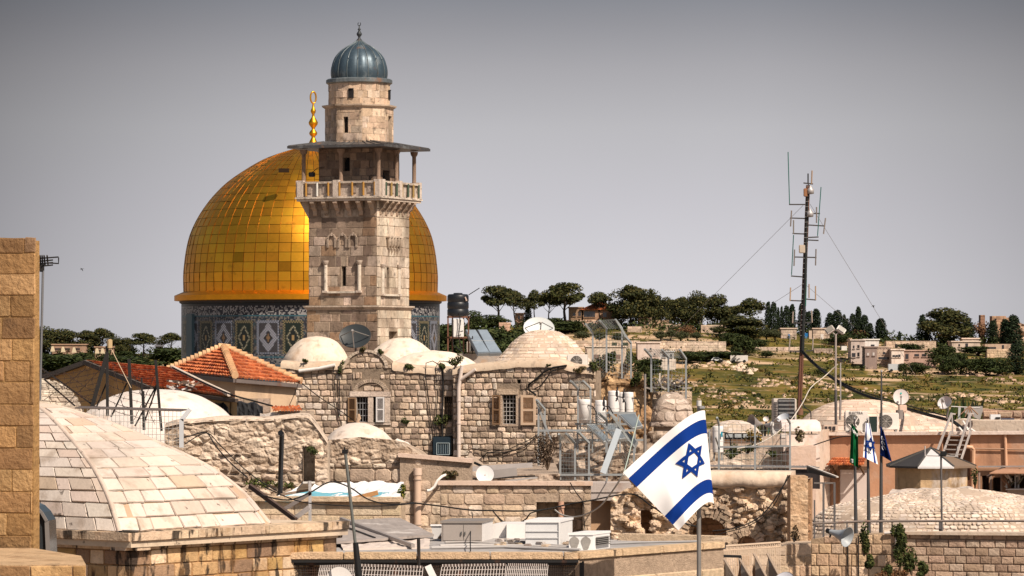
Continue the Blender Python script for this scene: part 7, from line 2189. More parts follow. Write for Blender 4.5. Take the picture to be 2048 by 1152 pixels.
for x, y0, y1, w in ((1647, 965, 1078, .042), (1669, 965, 1075, .042), (1694, 1044, 1072, .03), (1629, 1000, 1078, .03), (1784, 1043, 1064, .025), (1880, 1040, 1066, .045), (1934, 1043, 1065, .008)):
	mb = MB(); mb.beam(P(x, y1, 76.5), P(x, y0, 76.5), w, w, (.11, .1, .1)); mb.build('post', M['dark'], rl)
mb = MB(); mb.beam(P(1628, 966, 76.5), P(1670, 966, 76.5), .03, .03, (.16, .14, .13)); mb.build('gate_bar', M['dark'], rl)
# loudspeaker
t = thing('loudspeaker', 'grey horn loudspeaker on the honey ashlar wall', 'loudspeaker', P(1664, 1062, 74.6))
aim = Vector((.72, -.62, -.22)).normalized(); sx = Vector((0, 0, 1)).cross(aim).normalized(); sz = aim.cross(sx); Mx = Matrix((sx, sz, aim)).transposed()
p0 = P(1660, 1063, 74.9)
mb = MB(); pr_ = [(.045, 0), (.06, .1), (.085, .2), (.125, .32), (.2, .44)]
mb.lathe(pr_ + [(.21, .445), (.195, .435), (.115, .3), (.03, .12)], p0, 28, (.33, .36, .39), M=Mx); mb.build('horn', M['paint'], t)
mb = MB(); mb.lathe([(0, -.08), (.05, -.08), (.055, 0), (.045, .01)], p0, 14, BLK, M=Mx); mb.build('driver', M['plastic'], t)
mb = MB(); mb.tube([p0 + Vector((.02, .02, -.05)), p0 + Vector((.0, .05, -.12))], .02, 6, DKM); mb.tube([P(1680, 1050, 74.7), P(1687, 1062, 74.7)], .008, 4, (.3, .2, .15)); mb.build('bracket', M['dark'], t)
mb = MB()
mb.tube([plR1.pt(1793, 1065, .06), plR1.pt(1794, 1072, .06), plR1.pt(1794.5, 1112, .06)], .035, 8, (.62, .56, .52)); mb.tube([plR1.pt(1770, 1066, .06), plR1.pt(1793, 1065, .06)], .03, 8, (.68, .62, .58))
single(mb, 'drainpipe', M['paint'], 'short grey white pipe at the joint of the two lower right walls', 'pipe', plR1.pt(1794, 1112, .06))
for i, (x, y0, y1) in enumerate(((1696, 1070, 1170), (1717, 1072, 1170))):
	cable([plR1.pt(x, y0, .04), plR1.pt(x + 1, y1, .04)], .014, ['dark cable down the honey wall beside the loudspeaker', 'dark cable down the honey wall by the climbing bush'][i])
for i, (x, y, w, h) in enumerate([(1728, 1112, .14, .34), (1741, 1138, .1, .16), (1797, 1092, .14, .3), (1800, 1142, .18, .4), (1823, 1150, .17, .3), (1848, 1160, .12, .2), (1775, 1155, .1, .16), (1785, 1165, .3, .14)]):
	bush(['tall dark ivy on the honey wall between two cables', 'small dark bush right of the tall ivy', 'ivy hanging at the joint of the lower right walls', 'upright bush below the short grey white pipe', 'pointed dark bush, middle of three at the lower right', 'small pointed bush, rightmost of three at the lower right', 'little cypress shaped bush left of the reddish weeds', 'reddish brown weeds at the lower edge'][i], P(x, y, 74.6), (w * 1.15, .14, h), 800, .032, GREENS if i < 7 else [(.2, .09, .04), (.14, .08, .04)], 150 + i)
# balcony railing and glass screens between the ruin and the wall
mb = MB()
pl = Plane(1446, 74, 1560, 74.8, 0)
bl = thing('balustrade', 'ornate pale iron balustrade below the ruined arch', 'railing', P(1446, 1150, 74))
zt_ = pl.uv(1500, 1090)[1]
mb.beam(pl.at(0, pl.uv(1446, 1092)[1]), pl.at(pl.ul, pl.uv(1560, 1084)[1]), .04, .03, (.62, .48, .36)); mb.beam(pl.at(0, pl.uv(1446, 1101)[1]), pl.at(pl.ul, pl.uv(1560, 1093)[1]), .03, .02, (.6, .46, .34))
n = 30
for i in range(n + 1):
	u = pl.ul * i / n; y = 1092 - 8 * i / n; x = 1446 + 114 * i / n
	mb.beam(pl.at(u, pl.uv(x, y)[1]), pl.at(u, pl.uv(x, 1200)[1]), .018, .018, (.6, .47, .36))
	if i % 2 == 0: mb.tube([pl.at(u + .04 * math.cos(a * PI / 4), pl.uv(x, y + 4.5)[1] + .035 * math.sin(a * PI / 4)) for a in range(9)], .008, 4, (.6, .47, .36), cap=False)
mb.build('ironwork', M['paint'], bl)
plainwall('tan_wall', 'tan wall behind the ornate balustrade', 1440, 79, 1640, 79, [(1440, 1100), (1560, 1096), (1562, 1088), (1640, 1086)], (.58, .44, .32), 'stone', 1, 0, ((.2, .3), (.2, .45), .015, .012, WPAL, 1175))
for i, x in enumerate((1420, 1446, 1477, 1506, 1533)):
	t = thing('glass_screen', 'slanted bronze glass awning panel, ' + ['leftmost of the row', 'second of the row from the left', 'middle of the row', 'fourth of the row from the left', 'rightmost of the row'][i], 'awning', P(x, 1190, 66), group='bronze glass panels below the balustrade')
	a, b = P(x + 2 - (6 if i == 0 else 0), 1122 - (14 if i > 2 else 4) + (18 if i == 0 else 0), 67.5), P(x + 46, 1190, 65.5)
	mb = MB(); mb.beam(a, b, .04, .03, (.5, .38, .28)); mb.build('bar', M['steel'], t)
	mb = MB(); mb.prism([a + Vector((.02, 0, -.02)), b + Vector((0, 0, 0)), b + Vector((-.28, 1.3, 0)), a + Vector((-.0, .5, -.35))], (0, .02, 0), (.2, .15, .12)); mb.build('pane', M['glass'], t)
mb = MB(); mb.beam(P(1446, 1112, 72), P(1482, 1113, 72), .05, .05, BLK); mb.beam(P(1480, 1112, 72), P(1484, 1160, 72), .06, .06, BLK); single(mb, 'black_bracket', M['dark'], 'black steel bracket below the balustrade', 'bracket', P(1482, 1160, 72))
dish('pale dish cut by the lower edge under the peach pillar', P(1568, 1160, 66), .18, (-.3, -.6, .6), (.5, .5, .55), depth=.2, arm=False)

# three flagpoles with limp flags
DP = 77.5
for i, (x, y0, x1, lab) in enumerate(((1709, 838, 1712, 'dark flagpole with the green flag'), (1735, 840, 1738, 'middle dark flagpole with the small white and blue flag'), (1763, 744, 1762, 'tallest dark flagpole with the navy flag'))):
	mb = MB(); a = P(x1, 1070, DP); b = P(x, y0, DP); mb.tube([a, a.lerp(b, .4), b], [.042, .034, .016], 9, (.06, .058, .06)); mb.lathe([(0, b.z + .05), (.022, b.z + .03), (.022, b.z)], (b.x, b.y, 0), 8, (.3, .3, .3))
	single(mb, 'flagpole', M['dark'], lab, 'flagpole', a, 'three dark flagpoles behind the railing')
GRN = (.004, .10, .03)
def limp(ht, hb, ft, fb, d, ph): return flag_map(ht, hb, ft, fb, d, -.08, .055, lambda u: u, 0, ph, 9.0)
G1 = limp((1703, 846), (1699, 925), (1716, 862), (1717, 936), DP - .06, .4)
def g_emb(t):
	mb = MB()
	for j in range(7):
		v = .9 - .02 * (j % 2); u = .2 + .1 * j
		q = [G1(u, v), G1(u + .05, v - .07)]; mb.tube([p + Vector((0, -.02, 0)) for p in q], .012, 4, (.7, .72, .7))
	for j in range(4): mb.tube([G1(.15, .1 - .02 * j) + Vector((0, -.03, 0)), G1(.35, .12 - .025 * j) + Vector((0, -.03, 0))], .012, 4, (.75, .76, .74))
	mb.build('emblem', M['cloth'], t)
flag('flag', 'limp green flag with white script at its top', G1, [(0, 1, GRN, 'cloth')], 24, 30, P(1704, 930, DP), g_emb)
G2 = limp((1733, 846), (1728, 915), (1741, 868), (1753, 927), DP - .06, 1.4)
def s_emb(t):
	mb = MB(); star(mb, G2, .2, .8, .045, BLUE, .52, .5, .006); mb.build('star', M['cloth'], t)
flag('flag', 'small limp white flag with blue stripes and star among three poles', flag_map((1731, 846), (1740, 846), (1726, 914), (1756, 929), DP - .06, -.05, .04, lambda u: u, 0, 1.4, 8.0),
	[(0, .12, WH, 'cloth'), (.12, .26, BLUE, 'stripe'), (.26, .74, WH, 'cloth'), (.74, .9, BLUE, 'stripe'), (.9, 1, WH, 'cloth')], 40, 30, P(1733, 925, DP),
	lambda t: None)
G2b = flag_map((1731, 846), (1740, 846), (1726, 914), (1756, 929), DP - .06, -.05, .04, lambda u: u, 0, 1.4, 8.0)
mb = MB()
cxp = Vector((1741, 889))
def G2c(u, v):
	return P(cxp.x + (u - .5) * 22, cxp.y - (v - .5) * 30 + (u - .5) * 4, DP - .16 + .02 * math.sin(u * 6))
star(mb, G2c, .48, 1.0, .10, BLUE, .5, .5, .003)
ob = mb.build('star', M['cloth'], bpy.data.objects['flag.002'])
G3 = limp((1760, 850), (1761, 910), (1768, 864), (1784, 924), DP - .06, 2.2)
def n_emb(t):
	mb = MB()
	for j in range(3):
		q = [G3(.35 + .2 * math.cos(a * PI / 5), .62 - .16 * j + .07 * math.sin(a * PI / 5)) + Vector((0, -.025, 0)) for a in range(8)]
		mb.tube(q, .01, 4, (.66, .68, .74), cap=False)
	mb.build('emblem', M['cloth'], t)
flag('flag', 'limp navy flag with pale emblem on the tallest dark pole', G3, [(0, 1, (.006, .022, .13), 'cloth')], 24, 30, P(1764, 915, DP), n_emb)

# lamp posts and thin poles
t = thing('floodlight_post', 'thin pole carrying two rectangular floodlights', 'lamp post', P(1672, 850, 114))
mb = MB(); mb.tube([P(1671, 852, 114), P(1671.5, 668, 114)], .032, 8, (.42, .36, .33)); mb.build('pole', M['steel'], t)
for s_ in (-1, 1):
	c = P(1671 + s_ * 11, 660, 114); mb = MB(); Mr = Matrix.Rotation(s_ * .6, 3, 'Y') @ Matrix.Rotation(-.5, 3, 'X')
	mb.rbox(c, (.28, .12, .2), .02, M=Mr, col=(.55, .5, .46)); mb.box(c + Mr @ Vector((0, -.07, 0)), (.22, .02, .15), M=Mr, col=(.25, .23, .2)); mb.beam(c, P(1671.5, 670, 114), .03, .03, (.4, .35, .32)); mb.build('floodlight', M['paint'], t)
mb = MB(); mb.tube([P(1681, 800, 112), P(1681, 726, 112)], .022, 6, (.42, .4, .38)); mb.tube([P(1680, 840, 112), P(1681, 800, 112)], .035, 6, (.3, .28, .27)); single(mb, 'pole', M['steel'], 'short thin pole right of the floodlight post', 'pole', P(1680, 840, 112))
mb = MB(); mb.tube([P(1672, 852, 113.8), P(1671.5, 780, 113.8)], .045, 7, (.1, .09, .09)); single(mb, 'pole', M['dark'], 'dark stub pole clamped to the floodlight post foot', 'pole', P(1672, 852, 113.8))

# ------------------------------------------------------------------ guyed radio mast
DMs = 134
t = thing('radio_mast', 'tall rusty guyed radio mast bristling with antennas', 'mast', P(1600, 815, DMs))
kx = lambda y: 1599 + (818 - y) / (818 - 350) * 18
mb = MB()
for s_ in (-2.2, 2.2):
	mb.tube([P(kx(818) + s_, 818, DMs), P(kx(600) + s_ * .9, 600, DMs), P(kx(370) + s_ * .8, 370, DMs)], [.05, .05, .045], 5, (.13, .055, .035) )
mb.tube([P(kx(818), 818, DMs + .08), P(kx(370), 370, DMs + .08)], .035, 5, (.07, .05, .045))
for i in range(60):
	y = 816 - i * 7.5; x = kx(y); s_ = 2.2 if i % 2 else -2.2
	mb.beam(P(x - s_, y, DMs), P(x + s_, y - 7.5, DMs), .03, .03, (.07, .04, .03))
mb.build('lattice', M['dark'], t)
mb = MB(); mb.tube([P(kx(705) + 1, 705, DMs - .08), P(kx(560) + 1.5, 560, DMs - .1), P(kx(470), 470, DMs - .08), P(kx(380), 380, DMs - .08)], [.07, .06, .05, .03], 6, (.018, .02, .02)); mb.tube([P(kx(600) + 3, 612, DMs - .1), P(kx(560) + 3, 560, DMs - .1)], .04, 5, (.01, .12, .08)); mb.build('feeder_cable', M['cable'], t)
arms = [(1578, 409, 1612, 409), (1580, 436, 1610, 437), (1616, 427, 1640, 427), (1616, 450, 1650, 452), (1585, 467, 1610, 468), (1614, 475, 1637, 474), (1614, 480, 1637, 481), (1588, 514, 1633, 515), (1582, 552, 1608, 554), (1580, 601, 1606, 602), (1610, 598, 1632, 600), (1584, 646, 1624, 645), (1607, 366, 1626, 368), (1578, 702, 1606, 703), (1612, 701, 1626, 701)]
for x0, y0, x1, y1 in arms:
	mb = MB(); mb.beam(P(x0, y0, DMs - .05), P(x1, y1, DMs - .05), .045, .045, (.05, .045, .045)); mb.build('arm', M['dark'], t)
whips = [(1576, 304, 1579, 408, (.01, .16, .12)), (1642, 374, 1635, 472, (.02, .18, .15)), (1587, 470, 1583, 550, (.01, .14, .11)), (1624, 341, 1623, 368, (.5, .33, .2)), (1616, 347, 1616, 366, DKM), (1583, 421, 1581, 453, (.3, .25, .22)), (1633, 414, 1633, 446, (.28, .24, .22)), (1651, 436, 1647, 468, (.35, .3, .27)), (1587, 440, 1587, 468, (.3, .27, .24)), (1589, 499, 1588, 532, (.28, .25, .23)), (1632, 498, 1631, 531, (.28, .24, .22)), (1581, 575, 1580, 602, (.6, .42, .28)), (1631, 572, 1631, 600, (.55, .38, .25)), (1618, 568, 1618, 596, (.5, .36, .28)), (1586, 623, 1585, 646, (.5, .4, .34)), (1623, 621, 1624, 645, (.52, .42, .35)), (1580, 676, 1578, 703, (.5, .42, .36)), (1626, 675, 1625, 700, (.52, .44, .38))]
for x0, y0, x1, y1, col in whips:
	mb = MB(); mb.tube([P(x0, y0, DMs - .06), P(x1, y1, DMs - .06)], .026 if abs(y1 - y0) < 40 else .018, 5, tuple(c * .7 for c in col)); mb.build('whip_antenna', M['paint'], t)
for x, y in ((1621, 382), (1620, 428)):
	mb = MB(); mb.lathe([(0, -.12), (.12, -.1), (.13, .05), (.05, .14), (.02, .2)], P(x, y, DMs - .1), 10, (.42, .4, .4)); mb.build('lamp', M['steel'], t)
mb = MB(); mb.rbox(P(1604, 498, DMs - .1), (.22, .15, .3), .02, col=(.5, .42, .34)); mb.rbox(P(1611, 385, DMs - .1), (.14, .12, .3), .02, col=(.3, .14, .07)); mb.build('junction_box', M['paint'], t)
for i in range(30):
	y = 372 + i * 10.3; mb = MB(); mb.beam(P(kx(y) - 4.5, y, DMs - .12), P(kx(y) + 4.5, y, DMs - .12), .014, .014, (.3, .29, .28)); mb.build('rung', M['steel'], t)
mb = MB()
for a_, b_, d1 in (((1606, 411), (1436, 582), 145), ((1620, 408), (1755, 628), 145), ((1606, 568), (1550, 604), 140), ((1612, 570), (1672, 622), 140)):
	mb.tube([P(*a_, DMs), P(b_[0] + (b_[0] - a_[0]) * .6, b_[1] + (b_[1] - a_[1]) * .6, d1)], .008, 4, (.3, .3, .31), cap=False)
mb.build('guy_wire', M['steel'], t)
mb = MB(); mb.tube([P(1600, 818, DMs), P(1600, 830, DMs)], .12, 6, (.2, .1, .06)); mb.build('foot', M['dark'], t)

# ------------------------------------------------------------------ long cables over the roofs
def cab(label, pts, r, d, col=(.015, .014, .014), name='cable'):
	q = [P(x, y, d if not isinstance(d, (list, tuple)) else d[i]) for i, (x, y) in enumerate(pts)]
	s = []
	for i in range(len(q) - 1):
		p0, p1, p2, p3 = q[max(i - 1, 0)], q[i], q[i + 1], q[min(i + 2, len(q) - 1)]
		for k_ in range(6):
			t_ = k_ / 6
			s.append(.5 * ((2 * p1) + (p2 - p0) * t_ + (2 * p0 - 5 * p1 + 4 * p2 - p3) * t_ ** 2 + (3 * p1 - p0 - 3 * p2 + p3) * t_ ** 3))
	s.append(q[-1])
	return cable(s, r, label, name, 'cable', col)
cab('thick black cable falling from the mast to the right roofs', [(1604, 703), (1622, 722), (1650, 745), (1690, 772), (1730, 790), (1780, 806), (1830, 822), (1890, 838), (1905, 842), (1930, 862)], .055, [133, 131, 128, 125, 122, 119, 116, 113, 112, 109])
cab('second thin cable running beside the thick black one', [(1604, 700), (1640, 735), (1690, 768), (1740, 788), (1800, 806), (1862, 824), (1900, 834)], .02, [133, 129, 125, 122, 118, 114, 112])
cab('pale rope from the big flag to the mast roofs', [(1475, 897), (1510, 890), (1545, 872), (1580, 842), (1605, 806), (1622, 775), (1650, 752), (1676, 728)], .016, [90, 95, 100, 104, 108, 112, 113, 113], (.6, .54, .46))
cab('thin black wire beside the mast rope down to the salmon house', [(1602, 800), (1610, 815), (1621, 824), (1622, 850), (1625, 888)], .018, [118, 114, 108, 106, 105])
cab('black cable looping from shed fence to the salmon ledge', [(1560, 905), (1600, 900), (1640, 886), (1680, 874), (1720, 872)], .016, 102)
cab('black cable sagging across the white sheet roof', [(520, 990), (575, 1000), (620, 985), (660, 964), (700, 975), (735, 998), (775, 1008), (830, 1006)], .015, [70, 71, 72, 73, 74, 75, 76, 77])
cab('second black cable sagging over the granular wall', [(530, 975), (600, 1003), (680, 1011), (760, 1012), (830, 1007)], .012, [70, 71, 73, 75, 77])
cab('black cable bundle on the retaining walls toward the alcove', [(820, 1005), (880, 1012), (940, 1020), (985, 1021), (1040, 1022), (1090, 1019), (1130, 1010), (1180, 1001), (1262, 988), (1300, 1010), (1345, 1038), (1400, 1055)], .017, [77, 77, 77, 78, 78, 78, 79, 79, 80, 79, 78, 78])
cab('thin black cable drooping below the bundle by the large cooler', [(985, 1021), (1005, 1042), (1030, 1048), (1052, 1038), (1062, 1026), (1090, 1019)], .014, 77.8)
cab('thinner black cable drooping from the same point by the large cooler', [(985, 1021), (1010, 1050), (1035, 1053), (1058, 1030)], .01, 77.7)
cab('white cable hanging from the flag tip to the alcove', [(1247, 948), (1230, 975), (1205, 1008), (1180, 1025), (1150, 1034), (1125, 1030), (1110, 1020)], .016, [62, 66, 70, 73, 75, 77, 78], (.55, .52, .48))
cab('pale green rope from boilers to the flag tip', [(1278, 830), (1268, 868), (1255, 920), (1247, 948)], .014, [90, 85, 75, 64], (.45, .52, .45))
cab('black wires crossing the lumpy rubble wall, upper', [(350, 878), (380, 872), (412, 865), (430, 890), (460, 925), (495, 955)], .014, [74, 75, 76, 75, 74, 73])
cab('black wires crossing the lumpy rubble wall, lower', [(370, 888), (412, 866), (440, 890), (480, 930), (520, 962), (560, 985)], .011, [74, 76, 76, 75, 74, 73])
cab('dark wire from the gabled roof to the stone house', [(345, 735), (400, 762), (460, 788), (500, 800), (545, 812)], .022, [92, 91, 90, 90, 91])
cab('thin wire from the hipped eave across the stone house', [(598, 762), (640, 795), (690, 828), (712, 845)], .014, [104, 107, 110, 111])
cab('thin wire under the right hipped eave', [(598, 762), (590, 785), (578, 812)], .01, 103)
cab('thin black wire over the ruined arch to the peach pillar', [(1425, 1062), (1470, 1056), (1510, 1040), (1540, 1012), (1580, 950)], .014, 80)
cab('second thin wire beside it reaching the peach pillar top', [(1430, 1070), (1500, 1050), (1545, 1015), (1576, 950)], .01, 80)
cab('black cable down the peach pillar foot', [(1586, 1075), (1592, 1100), (1596, 1130), (1600, 1170)], .018, 79.6)
cab('thin black wire hanging beside the grey cabinet', [(944, 1024), (945, 1040), (941, 1066), (941, 1102)], .01, [77, 70, 62, 58])
cab('wire hanging before the alcove from the pink coping', [(1140, 965), (1152, 985), (1166, 1006), (1168, 1040), (1172, 1075)], .012, 81.6)

# ------------------------------------------------------------------ trees of the far hillside
def put(me_name, mb, m):
	o = mb.build(me_name, m); me = o.data; bpy.data.objects.remove(o); return me
LEAFP = {'pine': [(.050, .054, .016), (.032, .038, .013), (.085, .075, .024), (.022, .027, .011)], 'cypress': [(.018, .030, .014), (.012, .020, .011), (.028, .042, .018)],
		'olive': [(.06, .07, .03), (.08, .085, .04), (.04, .045, .02)], 'bush': [(.035, .05, .014), (.05, .06, .018), (.022, .032, .011)], 'brown': [(.13, .06, .03), (.09, .045, .025), (.16, .09, .04)]}
def pine_mesh(seed, lean=0.0, low=.48, spread=.42, big=1.0):
	r = random.Random(seed); tr = MB(); cr_ = MB()
	top = Vector((lean * 3, 0, 7.0)); mid = Vector((lean * 1.2 + r.uniform(-.3, .3), 0, 3.5))
	tr.tube([(0, 0, -.6), (0, 0, .5), mid, top, top + Vector((0, 0, 1.2))], [.3, .26, .2, .13, .06], 6, (.06, .045, .035))
	n = r.randint(10, 14)
	for i in range(9 if low < .3 else 0): leaves(cr_, (r.uniform(-2.4, 2.4), r.uniform(-2, 2), 10 * r.uniform(low * .8, .6)), (1.9, 1.7, 1.5), 170, .28, LEAFP['pine'], r, .5)
	for i in range(n):
		a = 2 * PI * i / n + r.uniform(-.3, .3); f = r.uniform(.25, 1) if i else 0
		zz_ = 10 * (low + (1 - low) * (1 - f * f * .75) * r.uniform(.82, .95))
		c = Vector((lean * zz_ * .25 + 10 * spread * f * math.cos(a) * r.uniform(.7, 1.05), 10 * spread * f * math.sin(a) * .85, zz_ - .3))
		s = r.uniform(.7, 1.75) * big
		st = mid.lerp(top, r.uniform(0, .9)) if f > .3 else top
		tr.tube([st, st.lerp(c, .55) + Vector((0, 0, -.25)), c], [.1, .07, .03], 4, (.06, .045, .035))
		leaves(cr_, c, (s * 1.5, s * 1.4, s * .85), 240, .28, [jc(q, r, .15) for q in LEAFP['pine']], r, .5)
		leaves(cr_, c + Vector((r.uniform(-.6, .6), 0, .35)), (s, s, s * .7), 110, .26, LEAFP['pine'], r, .5)
	return put('trunk', tr, M['bark']), put('crown', cr_, M['leaf'])
def col_mesh(seed, kind='cypress', fat=1.0):
	r = random.Random(seed); tr = MB(); cr_ = MB()
	tr.tube([(0, 0, -.6), (0, 0, 3), (0, 0, 9)], [.22, .16, .04], 5, (.06, .045, .035))
	for i in range(26):
		z = .6 + 9.1 * i / 25
		rad = fat * 1.5 * (math.sin(PI * min(1, (z / 10) ** .75 * .97)) ** .6) * r.uniform(.85, 1.12) + .12
		leaves(cr_, (r.uniform(-.18, .18), r.uniform(-.18, .18), z), (rad, rad, .8), 95, .24, LEAFP[kind], r, .6)
	return put('trunk', tr, M['bark']), put('crown', cr_, M['leaf'])
def round_mesh(seed, kind, stem=.25, n=2600, clumps=16):
	r = random.Random(seed); tr = MB(); cr_ = MB()
	for i in range(3): tr.tube([(0, 0, -.6), (r.uniform(-.5, .5), 0, 10 * stem), (r.uniform(-2.5, 2.5), r.uniform(-2, 2), 6.5)], [.35, .25, .08], 5, (.06, .045, .035))
	for i in range(clumps):
		a = r.uniform(0, 2 * PI); f = r.uniform(.1, .75)
		c = (4.4 * f * math.cos(a), 4 * f * math.sin(a), 10 * (stem + (1 - stem) * r.uniform(.25, .82) * (1 - .3 * f)))
		s = r.uniform(1.5, 2.5)
		leaves(cr_, c, (s * 1.15, s, s * .85), n // clumps, .38, [jc(q, r, .2) for q in LEAFP[kind]], r, .5)
	return put('trunk', tr, M['bark']), put('crown', cr_, M['leaf'])
TV = {'pine': [pine_mesh(1), pine_mesh(2, .3), pine_mesh(3, -.2, .45), pine_mesh(4, .15, .55)], 'dense': [pine_mesh(11, 0, .12, .36, 1.35), pine_mesh(12, .05, .18, .4, 1.35), pine_mesh(13, -.05, .08, .4, 1.35)],
	'cypress': [col_mesh(21), col_mesh(22, fat=1.2), col_mesh(23, fat=.85)], 'olive': [round_mesh(31, 'olive'), round_mesh(32, 'olive', .3)],
	'bush': [round_mesh(41, 'bush', .05), round_mesh(42, 'bush', .02), round_mesh(43, 'bush', .1)], 'brown': [round_mesh(51, 'brown', .1, 700)]}
WID = {'pine': 6.4, 'dense': 6.0, 'cypress': 2.3, 'olive': 7, 'bush': 5.6, 'brown': 7}
NAME = {'pine': 'pine_tree', 'dense': 'pine_tree', 'cypress': 'cypress_tree', 'olive': 'olive_tree', 'bush': 'bush', 'brown': 'bare_tree'}
GRP = {'pine': 'umbrella pines on the ridge', 'dense': 'dense pines on the ridge', 'cypress': 'cypresses on the ridge', 'olive': 'olive trees on the terraces', 'bush': 'dark bushes on the hillside', 'brown': 'leafless reddish trees'}
rt = random.Random(99); cnt = {}
def tree(kind, x0, x1, ytop, ybase, label, dy=0):
	x = (x0 + x1) / 2
	b = hill(x, ybase) + Vector((0, dy, 0))
	b.z = gz((b.x / b.y) * F + 1024, b.y)
	h = E + (HY - ytop) / F * b.y - b.z
	w = (x1 - x0) / F * b.y
	i = cnt.get(kind, 0); cnt[kind] = i + 1
	me = TV[kind][i % len(TV[kind])]
	t = thing(NAME[kind], label, 'bush' if kind == 'bush' else 'tree', b, rt.uniform(-.35, .35) + (PI if rt.random() < .4 else 0), GRP[kind])
	t.scale = (w / WID[kind], w / WID[kind], h / 10)
	for q, nm in zip(me, ('trunk', 'crown')):
		o = bpy.data.objects.new(nm, q); C.objects.link(o); o.parent = t
